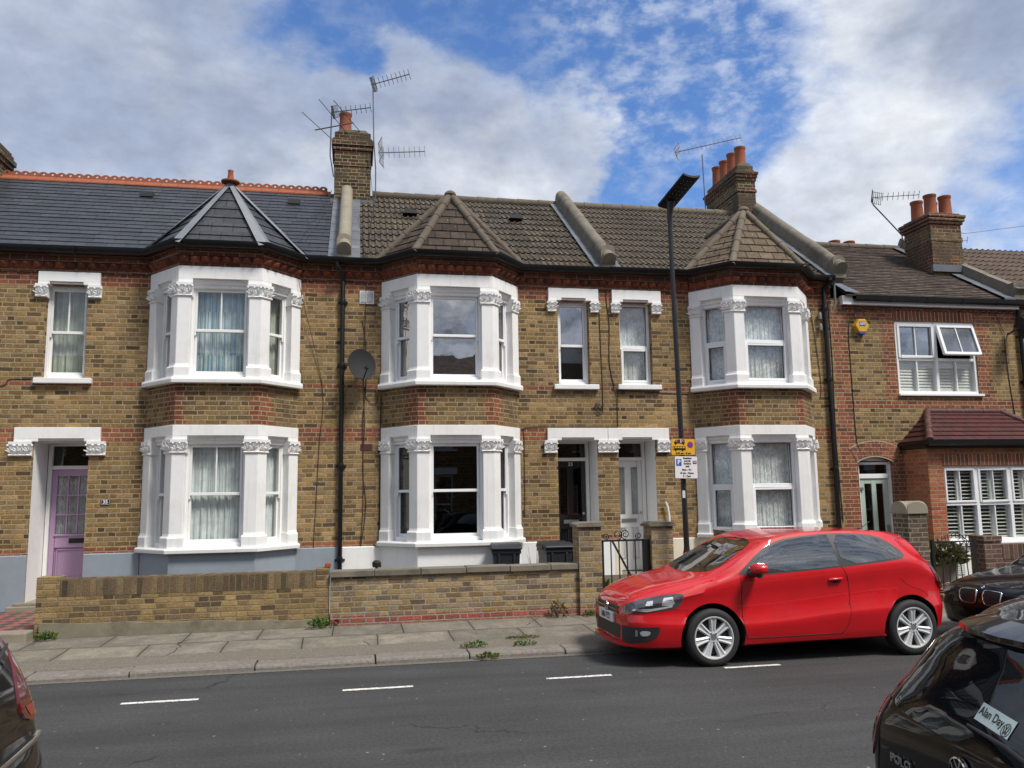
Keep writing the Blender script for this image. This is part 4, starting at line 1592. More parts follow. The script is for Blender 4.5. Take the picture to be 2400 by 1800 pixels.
q = MB(T); q.box(-h+.09, -.07, .03, .034, zr+.07, z1-.095); q.build('pane', M['glass_hi'], W9, local=True)
for (a, b) in ((-h+.05, -.03), (.03, h-.05)):
    q = MB(T); q.box(a, b, .04, .044, z0+.05, zr-.02); q.build('pane', M['glass'], W9, local=True)
a, b = .025, h-.03
To = T @ Matrix.Translation((0, -.01, z1-.06)) @ Matrix.Rotation(radians(-17), 4, 'X')
q = MB(To)
hh = -.585
q.box(a, a+.05, -.025, .035, hh, 0)
q.box(b-.05, b, -.025, .035, hh, 0)
q.box(a+.05, b-.05, -.025, .035, -.05, 0)
q.box(a+.05, b-.05, -.025, .035, hh, hh+.05)
q.box((a+b)/2-.012, (a+b)/2+.012, -.015, .02, hh+.05, -.05)
ol = q.build('open_light', M['upvc'], W9, local=True, bevel=.005, seg=1)
q = MB(To); q.box(a+.05, b-.05, .0, .004, hh+.05, -.05); q.build('open_light_pane', M['glass_hi'], W9, local=True)


def shutters(T, x0, x1, z0, z1, n, d, parent, slat=.05, tilt=55, name='shutter'):
    mb = MB(T)
    pw = (x1-x0)/n
    for k in range(n):
        a, b = x0+k*pw+.004, x0+(k+1)*pw-.004
        mb.box(a, a+.04, d, d+.03, z0, z1)
        mb.box(b-.04, b, d, d+.03, z0, z1)
        mb.box(a+.04, b-.04, d, d+.03, z0, z0+.05)
        mb.box(a+.04, b-.04, d, d+.03, z1-.05, z1)
        m_ = int((z1-z0-.1)/slat)
        for i in range(m_):
            zc = z0+.05+(i+.5)*(z1-z0-.1)/m_
            c, s = cos(radians(tilt))*.031, sin(radians(tilt))*.031
            j = mb.add([(a+.04, d+.015-c, zc-s), (b-.04, d+.015-c, zc-s), (b-.04, d+.015+c, zc+s), (a+.04, d+.015+c, zc+s),
                        (a+.04, d+.015-c, zc-s+.006), (b-.04, d+.015-c, zc-s+.006), (b-.04, d+.015+c, zc+s+.006), (a+.04, d+.015+c, zc+s+.006)])
            for qd in ((0, 3, 2, 1), (4, 5, 6, 7), (0, 1, 5, 4), (2, 3, 7, 6)):
                mb.face([j+e for e in qd])
    return mb.build(name, M['shutter'], parent, local=True, fixn=False)


shutters(T, -h+.04, h-.04, z0+.04, zr, 4, .075, W9, tilt=72)
mb = MB()
mb.box(9.45, 11.16, D-.05, D+.06, 3.365, 3.405)
mb.build('sill', M['upvc'], H29, bevel=.005)
# eaves
mb = MB()
mb.box(8.42, 12.0, D-.10, D+.01, 4.975, 5.13)
mb.build('fascia', M['upvc'], H29)
rnd = random.Random(9)
mb = MB()
pyramid_row(mb, (8.46, D), (12.0, D), 4.90, 4.972, .125, .07, rnd)
mb.build('dentil_course', M['cornice'], H29)
mb = MB()
prof = [(.10, 5.125), (.10, 5.06), (.13, 5.03), (.17, 5.025), (.21, 5.05), (.22, 5.125), (.205, 5.125), (.19, 5.06), (.15, 5.045), (.12, 5.07), (.115, 5.125)]
mb.sweep([(8.62, D), (12.6, D)], prof)
for i in range(5):
    mb.sweep([(9.3+i*.72, D), (9.34+i*.72, D)], [(o*1.03-.002, z-.006) for o, z in prof[:6]])
mb.build('gutter', M['gutter'], H29, smooth=50)
main_roof(H29, 8.46, 11.89, M['plain_tile'], .11, .011, None, EZ9, RZ9)
mb = MB()
hip_tube(mb, (8.4, RY, RZ9), (11.9, RY, RZ9), .08, .42)
mb.build('ridge_tiles', M['ridge'], H29, smooth=40, fixn=False)
mb = MB()
mb.poly([(8.46, EY-.02, EZ9+.06), (8.72, EY-.02, EZ9+.05), (8.52, EY+.9, EZ9+.64), (8.46, EY+.9, EZ9+.66)])
mb.build('lead_flashing', M['lead'], H29)
parapet(H29, 11.99, .19, hgt=.22, flat=True, rz=RZ9, ez=EZ9, y0=D-.10, y1=RY+.1, mat='cement')
flashing(H29, 11.66, 11.89, ez=EZ9, rz=RZ9, up=.045)
stack(H29, 11.30, 12.0, 14.05, 14.85, 5.7, 7.24, M['stack29'], [(.012, 6.64, 6.72), (.03, 7.0, 7.06), (.06, 7.06, 7.13), (.075, 7.13, 7.19)], [(11.5, 14.25), (11.84, 14.25), (11.5, 14.65), (11.84, 14.65)], ph=.46, pr=.125)
mb = MB()
mb.box(11.24, 12.04, 13.99, 14.06, 6.0, 6.14)
mb.build('lead_apron', M['lead'], H29)
for (px_, py_) in ((10.94, 16.8), (11.32, 16.8)):
    mb = MB()
    chimney_pot(mb, px_, py_, 7.05, .42, .13)
    mb.build('chimney_pot', M['terracotta'], H29, smooth=40)
mb = MB()
mb.box(10.6, 11.6, 16.5, 17.1, 6.2, 7.06)
mb.build('rear_stack', M['stack'], H29)
# ground-floor bay, square, with hipped red roof
F9 = D-.6
M['bay29'] = brick('red_bay_brick', [(0, (.30, .085, .04)), (.5, (.36, .12, .055)), (.8, (.27, .08, .045)), (1, (.30, .19, .09))], soot=.3, mortar=(.33, .25, .17))
mb = MB()
bx0, bx1 = 9.46, 11.98
wall_front(mb, bx0, bx1, .0, 2.46, [(9.745, 11.70, .82, 2.11, .12)], F9)
mb.poly([(bx0, F9, 0), (bx0, D, 0), (bx0, D, 2.46), (bx0, F9, 2.46)])
mb.poly([(bx1, F9, 0), (bx1, F9, 2.46), (bx1, D, 2.46), (bx1, D, 0)])
mb.build('bay_wall', M['bay29'], H29, fixn=False)
mb = MB()
mb.box(9.735, 11.71, F9-.006, F9+.01, 2.112, 2.30)
mb.build('soldier_lintel', M['soldier'], H29)
mb = MB()
mb.box(9.44, 12.0, F9-.014, F9+.05, 0, .76)
mb.build('plinth', M['white'], H29)
mb = MB()
ov = .16
e0, e1, ef = bx0-.05, bx1+.05, F9-ov
zt, zb = 3.09, 2.53
q0, q1 = (bx0+.52, D-.01, zt), (bx1-.52, D-.01, zt)
tri_courses(mb, (e0, ef, zb), (e1, ef, zb), [q0, q1], .14, .016)
tri_courses(mb, (e0, D-.005, zb), (e0, ef, zb), [q0, q0], .14, .016)
tri_courses(mb, (e1, ef, zb), (e1, D-.005, zb), [q1, q1], .14, .016)
mb.build('bay_roof', M['red_tile'], H29, fixn=False)
mb = MB()
hip_tube(mb, (e0, ef, zb), q0, .06)
hip_tube(mb, (e1, ef, zb), q1, .06)
hip_tube(mb, q0, q1, .055)
mb.build('hip_tiles', plain('dark_red_hip_tile', (.075, .02, .018), .65, var=.25, dirt=(.3, .22, .16), dirt_amt=.3, dscale=6), H29, smooth=40, fixn=False)
mb = MB()
prof9 = [(.10, 2.53), (.10, 2.47), (.13, 2.44), (.17, 2.44), (.20, 2.47), (.205, 2.53), (.18, 2.53), (.14, 2.47), (.11, 2.53)]
mb.sweep([(bx0+.10, D-.01), (bx0+.10, F9), (bx1-.10, F9), (bx1-.10, D-.01)], prof9)
mb.sweep([(bx0, D), (bx0, F9), (bx1, F9), (bx1, D)], [(.0, 2.40), (.09, 2.42), (.09, 2.52), (.0, 2.52)])
mb.build('bay_gutter', M['gutter'], H29)
T = front_frame(10.72, F9+.04)
w9, z0, z1, zr = 1.94, .83, 2.11, 1.465
h = w9/2
mb = MB(T)
cols = (-h, -h+2*h/3, -h+4*h/3, h)
for x in cols:
    mb.box(max(x-.03, -h), min(x+.03, h), 0, .08, z0, z1)
for a, b in zip(cols, cols[1:]):
    a, b = a+.03, b-.03
    mb.box(a, b, 0, .08, z1-.05, z1)
    mb.box(a, b, 0, .08, z0, z0+.06)
    mb.box(a, b, 0, .08, zr-.025, zr+.025)
    mb.box((a+b)/2-.013, (a+b)/2+.013, .01, .06, z0+.06, zr-.025)
    mb.box(a, a+.035, -.016, .05, zr+.025, z1-.05)
    mb.box(b-.035, b, -.016, .05, zr+.025, z1-.05)
    mb.box(a+.035, b-.035, -.016, .05, zr+.025, zr+.06)
    mb.box(a+.035, b-.035, -.016, .05, z1-.085, z1-.05)
    mb.box((a+b)/2-.012, (a+b)/2+.012, -.004, .05, zr+.06, z1-.085)
W9b = mb.build('window', M['upvc'], H29, bevel=.005, seg=1)
for a, b in zip(cols, cols[1:]):
    q = MB(T); q.box(a+.03, b-.03, .03, .034, z0+.05, z1-.05); q.build('pane', M['glass'], W9b, local=True)
shutters(T, -h+.03, h-.03, z0+.05, z1-.04, 6, .08, W9b, tilt=14, slat=.058)
mb = MB()
mb.box(9.72, 11.73, F9-.06, F9+.05, .775, .83)
mb.build('sill', M['upvc'], H29, bevel=.006)
cable(H29, [(8.9, D-.01, 4.8), (8.84, D-.03, 4.87), (8.72, D-.03, 4.86), (8.66, D-.03, 4.76), (8.7, D-.02, 4.68), (8.56, D-.01, 4.6), (8.55, D-.01, 3.6), (8.56, D-.01, 2.6), (8.62, D-.01, 2.4)], .006, mat='black')
cable(H29, [(11.55, D-.02, 5.0), (11.6, D-.02, 4.8), (11.7, D-.02, 4.55)], .006, mat='black')
cable(H29, [(11.7, D-.02, 4.5), (11.72, D-.01, 3.8), (11.78, D-.01, 3.0), (11.8, D-.01, 2.8)], .007, mat='black')
downpipe(H29, 12.02, .5, 5.0, None, .037)

# ---- the next house, only its roof and the end of its wall in view
H27 = thing('terraced_house', 'house at the right edge showing only its brown tiled roof behind the quoined chimney', 'house', (14.5, D, 0))
mb = MB()
wall_front(mb, 12.07, 17, 0, 5.1, [(13.2, 14.6, 3.4, 4.7, .15), (13.0, 15.0, .8, 2.2, .15)], D)
shell(mb, 12.07, 17, EY, EZ9, RY, RZ9)
mb.build('wall', M['brick29'], H27, fixn=False)
M['conc_tile_c'] = tilemat('brown_concrete_tile', [(0, (.10, .072, .056)), (.5, (.14, .102, .08)), (1, (.165, .125, .098))], .3, .33, dark=(.09, .065, .05), dark_amt=.5, joint=0)
main_roof(H27, 12.1, 17, M['conc_tile_c'], .33, .024, .15, EZ9, RZ9+.05)
for nm, T, w, z0, z1, zr in (('window', front_frame(13.9, D+.1), 1.4, 3.4, 4.7, 4.1), ('window', front_frame(14.0, D+.1), 2.0, .8, 2.2, 1.6)):
    window(T, w, z0, z1, zr, 'casement', H27, M['upvc'], M['glass_dk'])
mb = MB()
mb.sweep([(12.65, D), (17, D)], prof)
mb.build('gutter', M['gutter'], H27, smooth=50)

# ---- the house beyond the left edge carries the terrace on
HX = dup(H35, None, (-3.5-6.77, D, 0))
ORIGIN[HX.name] = Vector(HX.location)
HX['label'] = 'slate-roofed brick house beyond the left edge, next along from the lilac door'
# ------------------------------------------------------------------ ground, road, kerb, pavement
def asphalt(name, c0=.05, speck=.5):
    m, g = newmat(name)
    o = g.n('ShaderNodeTexCoord').outputs['Object']
    x, y, z = g.xyz(o)
    streak = g.noise(g.comb(g.m('MULTIPLY', x, .12), g.m('MULTIPLY', y, 1.3)), 2.2, 5, .6)
    big = g.noise(o, .5, 5, .6, .6)
    fine = g.noise(o, 34., 6, .8)
    grit = g.noise(o, 120., 3, .7)
    v = g.m('MULTIPLY', g.m('MULTIPLY', g.sm(streak, .3, .7, .80, 1.2, 'LINEAR'), g.sm(big, .3, .7, .82, 1.16, 'LINEAR')), g.sm(fine, .3, .7, .55, 1.5, 'LINEAR'))
    v = g.m('MULTIPLY', v, g.sm(grit, .3, .7, .55, 1.5, 'LINEAR'))
    c = g.mul((c0, c0, c0), v)
    sp = g.n('ShaderNodeTexVoronoi', {'Vector': o, 'Scale': 9.}, feature='F1')
    sel = g.m('LESS_THAN', sp.outputs['Distance'], g.m('MULTIPLY', g.m('POWER', g.xyz(sp.outputs['Color'])[0], 2.2), .10))
    c = g.mix(g.m('MULTIPLY', sel, speck), c, (.42, .41, .38))
    dk = g.sm(g.noise(g.comb(g.m('MULTIPLY', x, .35), y), 1.3, 3, .5), .66, .72)
    c = g.mix(g.m('MULTIPLY', dk, .5), c, (.018, .018, .018))
    cw = g.vm('ADD', o, g.vm('SCALE', g.noise(o, 1.6, 5, .65, 0, True), scale=.7))
    ce = g.n('ShaderNodeTexVoronoi', {'Vector': cw, 'Scale': .42}, feature='DISTANCE_TO_EDGE').outputs[0]
    cm = g.m('MULTIPLY', g.sm(ce, .010, .003), g.sm(g.noise(o, .45, 3), .50, .60))
    c = g.mix(g.m('MULTIPLY', cm, .75), c, (.012, .012, .012))
    return finish(g, m, c, .88, 0, .35, g.bump(g.m('ADD', fine, g.m('MULTIPLY', grit, .6)), .5, .006))


def paving(name):
    m, g = newmat(name)
    tc = g.n('ShaderNodeTexCoord').outputs
    o = tc['Object']
    x, y, z = g.xyz(o)
    w = g.xyz(g.noise(o, 1.3, 2, .5, 0, True))
    yy = g.m('ADD', y, g.m('MULTIPLY', g.m('SUBTRACT', w[1], .5), .05))
    rowv = g.m('DIVIDE', g.m('SUBTRACT', yy, 9.75), .64)
    row = g.m('FLOOR', rowv)
    fr = g.m('FRACT', rowv)
    xx = g.m('ADD', g.m('ADD', x, g.m('MULTIPLY', g.wn(g.comb(row, 1.3)), .9)), g.m('MULTIPLY', g.m('SUBTRACT', w[0], .5), .06))
    cv = g.m('DIVIDE', xx, .86)
    cell = g.m('FLOOR', cv)
    fc = g.m('FRACT', cv)
    d = g.m('MINIMUM', g.m('MULTIPLY', g.m('MINIMUM', fr, g.m('SUBTRACT', 1., fr)), .64), g.m('MULTIPLY', g.m('MINIMUM', fc, g.m('SUBTRACT', 1., fc)), .86))
    n1 = g.noise(o, 30., 5, .7)
    n2 = g.noise(o, 3.4, 6, .65, .8)
    joint = g.sm(g.m('ADD', d, g.m('MULTIPLY', g.m('SUBTRACT', n1, .5), .008)), .012, .004)
    n9 = g.noise(o, 95., 3, .7)
    n1 = g.m('ADD', g.m('MULTIPLY', n1, .6), g.m('MULTIPLY', n9, .4))
    rnd = g.wn(g.comb(cell, row))
    c = g.ramp(rnd, [(0, (.15, .135, .108)), (.35, (.205, .185, .15)), (.7, (.18, .157, .126)), (1, (.235, .208, .167))])
    c = g.mul(c, g.m('MULTIPLY', g.sm(n1, .3, .7, .62, 1.38, 'LINEAR'), g.sm(n2, .3, .7, .66, 1.25, 'LINEAR')))
    edge = g.m('MULTIPLY', g.sm(g.m('ADD', d, g.m('MULTIPLY', n2, .10)), .15, .05), .55)
    c = g.mix(edge, c, (.12, .108, .09))
    cr = g.n('ShaderNodeTexVoronoi', {'Vector': g.vm('ADD', o, g.vm('SCALE', g.noise(o, 2., 4, .6, 0, True), scale=.3)), 'Scale': .75}, feature='DISTANCE_TO_EDGE').outputs[0]
    joint = g.m('MAXIMUM', joint, g.m('MULTIPLY', g.sm(cr, .009, .003), g.sm(g.noise(o, .8, 2), .5, .6)))
    c = g.mix(joint, c, (.045, .042, .03))
    return finish(g, m, c, .9, 0, .3, g.bump(g.m('SUBTRACT', g.m('MULTIPLY', n1, .4), joint), .5, .008))


M['asphalt'] = asphalt('asphalt', .048)
M['strip'] = plain('gravelly_tarmac_strip', (.15, .13, .104), .95, var=.5, scale=60, dirt=(.25, .225, .19), dirt_amt=.5, dscale=14, bump=.6, bscale=90)
M['paving'] = paving('stone_paving_slabs')
M['kerb'] = plain('granite_kerb', (.185, .165, .142), .9, var=.3, scale=28, dirt=(.12, .11, .095), dirt_amt=.5, dscale=3, bump=.4)
M['earth'] = plain('front_garden_concrete', (.22, .205, .18), .92, var=.25, scale=6, dirt=(.1, .1, .08), dirt_amt=.6, bump=.3)
M['line'] = None
m, g = newmat('worn_white_road_paint')
o = g.n('ShaderNodeTexCoord').outputs['Object']
nn = g.noise(o, 38., 5, .7)
c = g.mix(g.sm(nn, .53, .60), (.72, .71, .66), (.10, .10, .10))
M['line'] = finish(g, m, c, .8)


def sheet(name, x0, x1, y0, y1, z0, z1, mat, kind='structure', nx=1):
    mb = MB()
    mb.grid(lambda a, b: (x0+(x1-x0)*a, y0+(y1-y0)*b, z0+(z1-z0)*b), nx, 1)
    return struct(mb.build(name, mat), kind)


sheet('ground', -500, 500, -400, 600, -.03, -.03, plain('distant_ground', (.10, .10, .085), .95, var=.3, scale=.5))
sheet('road', -120, 120, 1.45, 9.04, 0, 0, M['asphalt'])
sheet('pavement', -120, 120, 9.755, 11.2, .074, .118, M['paving'])
sheet('pavement_edge_strip', -120, 120, 9.28, 9.757, .060, .0745, M['strip'])
mb = MB()
rnd = random.Random(4)
x = -30.
while x < 40:
    L = rnd.uniform(.85, 1.35)
    dy, dz = rnd.uniform(-.012, .012), rnd.uniform(-.006, .005)
    y0 = 9.02+dy
    mb.prism([(y0-.004, -.05), (y0, .032+dz), (y0+.012, .051+dz), (y0+.035, .062+dz), (9.29, .064+dz), (9.29, -.05)], 'x', x, x+L-.014)
    x += L
struct(mb.build('kerb', M['kerb'], bevel=.006, seg=1))
sheet('gutter_dirt', -30, 40, 8.93, 9.04, .004, .004, plain('kerbside_grit', (.13, .12, .10), .95, var=.4, scale=30, bump=.4))
mb = MB()
mb.box(-120, 120, -60, 1.30, -.05, .12)
struct(mb.build('near_pavement', plain('near_paving', (.22, .20, .17), .9, var=.2, scale=3)))
mb = MB()
mb.box(-120, 120, 1.30, 1.45, -.05, .125)
struct(mb.build('near_kerb', M['kerb']))
sheet('front_garden', -30, 18, 11.1, 13.6, .19, .215, M['earth'])
for i, (a, b) in enumerate(((-1.965, -1.325), (-.085, .555), (1.815, 2.46), (3.635, 4.235))):
    mb = MB()
    y = 7.925+(.01 if i % 2 else -.005)
    k = 12
    rnd = random.Random(i)
    for j in range(k):
        p, q = a+(b-a)*j/k, a+(b-a)*(j+1)/k
        e = [rnd.uniform(-.004, .004) for _ in range(4)]
        mb.poly([(p, y-.031+e[0], .004), (q, y-.031+e[1], .004), (q, y+.031+e[2], .004), (p, y+.031+e[3], .004)])
    struct(mb.build('road_marking', M['line'], fixn=False))


# tiled path to the lilac door
m, g = newmat('red_and_black_path_tiles')
o = g.n('ShaderNodeTexCoord').outputs['Object']
x, y, z = g.xyz(o)
a = g.m('DIVIDE', g.m('ADD', x, y), .215)
b = g.m('DIVIDE', g.m('SUBTRACT', x, y), .215)
ck = g.m('FLOORED_MODULO', g.m('ADD', g.m('FLOOR', a), g.m('FLOOR', b)), 2.)
c = g.mix(ck, (.28, .085, .055), (.055, .055, .06))
ed = g.m('MINIMUM', g.m('MINIMUM', g.m('FRACT', a), g.m('SUBTRACT', 1., g.m('FRACT', a))), g.m('MINIMUM', g.m('FRACT', b), g.m('SUBTRACT', 1., g.m('FRACT', b))))
c = g.mix(g.sm(ed, .03, .015), c, (.15, .13, .11))
c = g.mul(c, g.sm(g.noise(o, 9., 4), .3, .7, .75, 1.2))
M['tiles'] = finish(g, m, c, .6)
struct(sheet('tiled_path', -5.6, -3.78, 11.12, 12.86, .206, .235, M['tiles']))
mb = MB()
mb.box(-5.6, -3.77, 10.86, 11.12, .08, .222)
struct(mb.build('path_edge_step', M['cement_pale'], bevel=.02))

# ------------------------------------------------------------------ front walls, piers, gates
YW = [(0, (.085, .055, .03)), (.2, (.20, .135, .06)), (.45, (.27, .185, .08)), (.7, (.31, .215, .10)), (.85, (.15, .105, .06)), (1, (.08, .055, .035))]
M['wall35'] = brick('yellow_brown_garden_brick', YW, soot=.35, mortar=(.26, .20, .115), sootcol=(.10, .08, .06), L=.32, header_frac=.6, soot_scale=1.8)
M['wall35top'] = brick('brick_on_edge', [(0, (.07, .05, .03)), (.4, (.125, .088, .05)), (.75, (.20, .14, .075)), (1, (.11, .07, .045))], h=.40, L=.078, running=True, soot=.6, mortar=(.17, .135, .085), soot_scale=2.2)
M['wall33'] = brick('yellow_london_stock_garden_wall', [(0, (.19, .125, .055)), (.2, (.27, .18, .07)), (.45, (.31, .22, .11)), (.65, (.24, .18, .115)), (.85, (.18, .13, .085)), (1, (.10, .07, .048))], soot=.35,
                    mortar=(.30, .265, .21), rects=((-.5, 3.4, .05, .225),), reds=[(0, (.24, .07, .05)), (.5, (.30, .09, .065)), (1, (.22, .075, .06))], mw=.008, soot_scale=1.6)
M['pierdark'] = brick('sooty_brick', [(0, (.06, .045, .035)), (.4, (.11, .075, .055)), (.8, (.16, .12, .08)), (1, (.085, .055, .05))], soot=.5, mortar=(.30, .26, .2))
M['pierred'] = brick('dark_red_brick', [(0, (.075, .04, .034)), (.5, (.10, .055, .045)), (1, (.13, .07, .055))], soot=.3, mortar=(.24, .2, .16))

GW = thing('garden_wall', 'low brown brick wall topped with upright bricks, in front of the grey plinth', 'wall', (-2.0, 11.1, .12))
mb = MB()
n_ = 14
lo = [(-3.70+3.40*k/n_, .30-.11*k/n_+random.uniform(-.012, .012)) for k in range(n_+1)]
for (p, q) in zip(lo, lo[1:]):
    mb.prism([(p[0], .08), (q[0], .08), (q[0], q[1]), (p[0], p[1])], 'y', 11.045, 11.32)
mb.build('concrete_footing', plain('stained_concrete', (.22, .195, .14), .95, var=.25, scale=5, dirt=(.085, .08, .06), dirt_amt=.7, dscale=2, bump=.4), GW)
mb = MB()
mb.box(-3.76, -.305, 11.08, 11.30, .15, .595)
mb.build('brickwork', M['wall35'], GW)
mb = MB()
mb.box(-3.50, -.47, 11.078, 11.302, .597, .805)
mb.build('brick_coping', M['wall35top'], GW)
mb = MB()
mb.box(-3.765, -3.50, 11.077, 11.303, .597, .835)
mb.box(-.47, -.30, 11.077, 11.303, .597, .84)
mb.build('end_brickwork', M['wall35'], GW, bevel=.01)
mb = MB()
mb.box(-.36, -.285, 11.10, 11.28, .842, .90)
mb.build('loose_brick', M['terracotta'], GW, bevel=.012)

GW2 = thing('garden_wall', 'low yellow brick wall with grey coping slabs and a red brick bottom course', 'wall', (1.4, 11.1, .12))
mb = MB()
mb.box(-.285, 3.01, 11.055, 11.275, .08, .72)
mb.build('brickwork', M['wall33'], GW2)
xs = [-.29, .27, .87, 1.47, 2.06, 2.62, 3.03]
for a, b in zip(xs, xs[1:]):
    mb = MB()
    t = random.uniform(-.006, .006)
    mb.box(a+.004, b-.004, 11.02+t, 11.31+t, .722+t*.5, .80+t*.5)
    mb.build('coping_slab', M['cement'], GW2, bevel=.008)
mb = MB()
mb.tube([(-.205, 11.04, .165), (-.205, 11.12, .165)], .032, 14, cap=False)
mb.lathe([(.0, .02), (.03, .02)], (-.205, 11.05, .165), 14, 'y')
mb.build('drain_outlet', M['black'], GW2, smooth=40)


def pier(label, x0, x1, y0, y1, z1, mat, cap='flat', loc=None):
    t = thing('gate_pier', label, 'gate pier', ((x0+x1)/2, y0, .12))
    mb = MB()
    mb.box(x0, x1, y0, y1, .08, z1)
    mb.build('brickwork', mat, t)
    mb = MB()
    if cap == 'flat':
        mb.box(x0-.035, x1+.035, y0-.035, y1+.035, z1, z1+.035)
        mb.prism([(x0-.035, z1+.035), (x1+.035, z1+.035), (x1-.02, z1+.065), (x0+.02, z1+.065)], 'y', y0-.03, y1+.03)
        mb.build('pier_cap', M['cement'], t, bevel=.006)
    elif cap == 'domes':
        def arch(a, b):
            r = (b-a)/2
            return [(a, z1), (b, z1), (b, z1+.05)]+[((a+b)/2+r*cos(k*pi/12), z1+.05+r*.72*sin(k*pi/12)) for k in range(1, 12)]+[(a, z1+.05)]
        mb.prism(arch(x0-.01, x1+.01), 'y', y0-.02, y1+.02)
        mb.prism(arch(y0-.01, y1+.01), 'x', x0-.02, x1+.02)
        mb.build('pier_cap', M['cement_pale'], t, fixn=False)
    else:
        mb.box(x0-.01, x1+.01, y0-.01, y1+.01, z1+.002, z1+.09)
        mb.build('pier_cap', mat, t, bevel=.008)
    return t


pier('yellow brick gate pier with flat cap between the two bins and the iron gate', 3.012, 3.33, 11.0, 11.32, 1.285, M['wall33'])
pier('yellow brick gate pier with flat cap just left of the lamp post', 4.055, 4.37, 11.0, 11.32, 1.27, M['wall33'])
pier('small dark brick pier in front of the lace-curtained bay, showing above the red car', 5.15, 5.37, 11.0, 11.37, 1.10, M['pierdark'], 'plain')
pier('dark brick pier with a rounded pale stone cap, beside the sage door', 8.05, 8.37, 11.0, 11.35, 1.37, M['pierdark'], 'domes')
pier('dark red brick pier right of the scrolled gate with plant pot', 9.30, 9.60, 11.0, 11.3, .92, M['pierred'], 'plain')
t = thing('garden_wall', 'brick front wall hidden behind the red car, running right from the small dark pier', 'wall', (6.6, 11.1, .12))
mb = MB(); mb.box(5.375, 8.045, 11.05, 11.27, .08, .74); mb.build('brickwork', M['pierdark'], t)
mb = MB(); mb.box(5.375, 8.045, 11.03, 11.29, .742, .80); mb.build('coping', M['cement'], t, bevel=.008)
t = thing('garden_wall', 'dark red brick wall with upright top bricks behind the black saloon', 'wall', (11.5, 11.1, .12))
mb = MB(); mb.box(9.605, 14, 11.0, 11.24, .08, .66); mb.build('brickwork', M['pierred'], t)
M['pierredtop'] = brick('dark_red_brick_on_edge', [(0, (.07, .04, .034)), (.5, (.10, .055, .045)), (1, (.13, .07, .055))], h=.30, L=.078, running=True, soot=.3, mortar=(.22, .18, .15))
mb = MB(); mb.box(9.605, 14, 10.995, 11.245, .662, .88); mb.build('brick_coping', M['pierredtop'], t)


def scroll(mb, x, y, z, r, turns=1.4, sg=1, th=.007, a0=0.):
    pts = []
    n = int(turns*16)
    for k in range(n+1):
        a = a0+sg*k/16*2*pi
        rr = r*(1-.72*k/n)
        pts.append((x+rr*cos(a), y, z+rr*sin(a)))
    mb.tube(pts, th, 5)


G1 = thing('iron_gate', 'black iron garden gate with diagonal brace between two yellow brick piers', 'gate', (3.66, 11.1, .2))
y = 11.10
mb = MB()
mb.box(3.365, 3.975, y-.012, y+.012, 1.075, 1.10)
mb.box(3.365, 3.975, y-.012, y+.012, .30, .325)
mb.box(3.365, 3.39, y-.012, y+.012, .20, 1.10)
mb.box(3.95, 3.975, y-.012, y+.012, .24, 1.10)
mb.build('gate_frame', M['iron'], G1)
for k in range(1, 5):
    mb = MB()
    mb.tube([(3.378+.117*k, y, .31), (3.378+.117*k, y, 1.09)], .009, 6)
    mb.build('bar', M['iron'], G1)
mb = MB()
mb.prism([(3.50, 1.08), (3.53, 1.08), (3.93, .32), (3.90, .32)], 'y', y-.02, y-.008)
mb.build('brace', M['iron'], G1)
mb = MB()
for (sx, sz, r, sg, a0) in ((3.42, 1.145, .05, 1, -pi/2), (3.60, 1.17, .07, 1, -pi/2), (3.71, 1.17, .07, -1, -pi/2), (3.90, 1.145, .05, -1, -pi/2)):
    scroll(mb, sx, y, sz, r, 1.5, sg, .007, a0)
mb.build('scrollwork', M['iron'], G1, smooth=60)
mb = MB()
mb.box(3.985, 4.045, y-.04, y+.03, .15, 1.10)
mb.build('gate_post', M['iron'], G1, bevel=.005)

G2 = thing('iron_gate', 'black scrolled iron gate in front of the potted plant', 'gate', (8.83, 11.1, .2))
y = 11.06
mb = MB()
mb.box(8.47, 9.20, y-.012, y+.012, .93, .95)
mb.box(8.47, 9.20, y-.012, y+.012, .225, .245)
mb.box(8.445, 8.49, y-.02, y+.02, .15, .98)
mb.box(9.15, 9.20, y-.02, y+.02, .15, .98)
mb.build('gate_frame', M['iron'], G2)
for k in range(1, 6):
    mb = MB()
    mb.tube([(8.49+.112*k, y, .24), (8.49+.112*k+.02*sin(k), y, .6), (8.49+.112*k, y, .94)], .008, 6)
    mb.build('bar', M['iron'], G2)
mb = MB()
for k in range(6):
    scroll(mb, 8.545+.112*k, y, .885, .045, 1.2, 1 if k % 2 else -1, .006, pi/2)
mb.build('scrollwork', M['iron'], G2, smooth=60)
mb = MB()
for k in range(6):
    scroll(mb, 8.545+.112*k, y, .30, .05, 1.3, 1 if k % 2 else -1, .006, -pi/2)
mb.build('lower_scrollwork', M['iron'], G2, smooth=60)
mb = MB()
for (sx, sz, r, sg) in ((8.66, 1.0, .045, 1), (8.78, 1.02, .055, -1), (8.90, 1.02, .055, 1), (9.02, 1.0, .045, -1)):
    scroll(mb, sx, y, sz, r, 1.4, sg, .006, -pi/2)
mb.build('scrollwork', M['iron'], G2, smooth=60)
mb = MB()
mb.tube([(8.60, y, .94), (8.72, y, 1.04), (8.84, y, 1.08), (8.96, y, 1.04), (9.08, y, .94)], .007, 6)
mb.build('arched_bar', M['iron'], G2, smooth=60)
sheet('red_path_step', 8.44, 9.3, 11.0, 12.88, .222, .24, M['redbrick'])
mb = MB()
mb.box(8.42, 9.3, 10.85, 11.0, .1, .2)
struct(mb.build('gate_step', M['redbrick']))

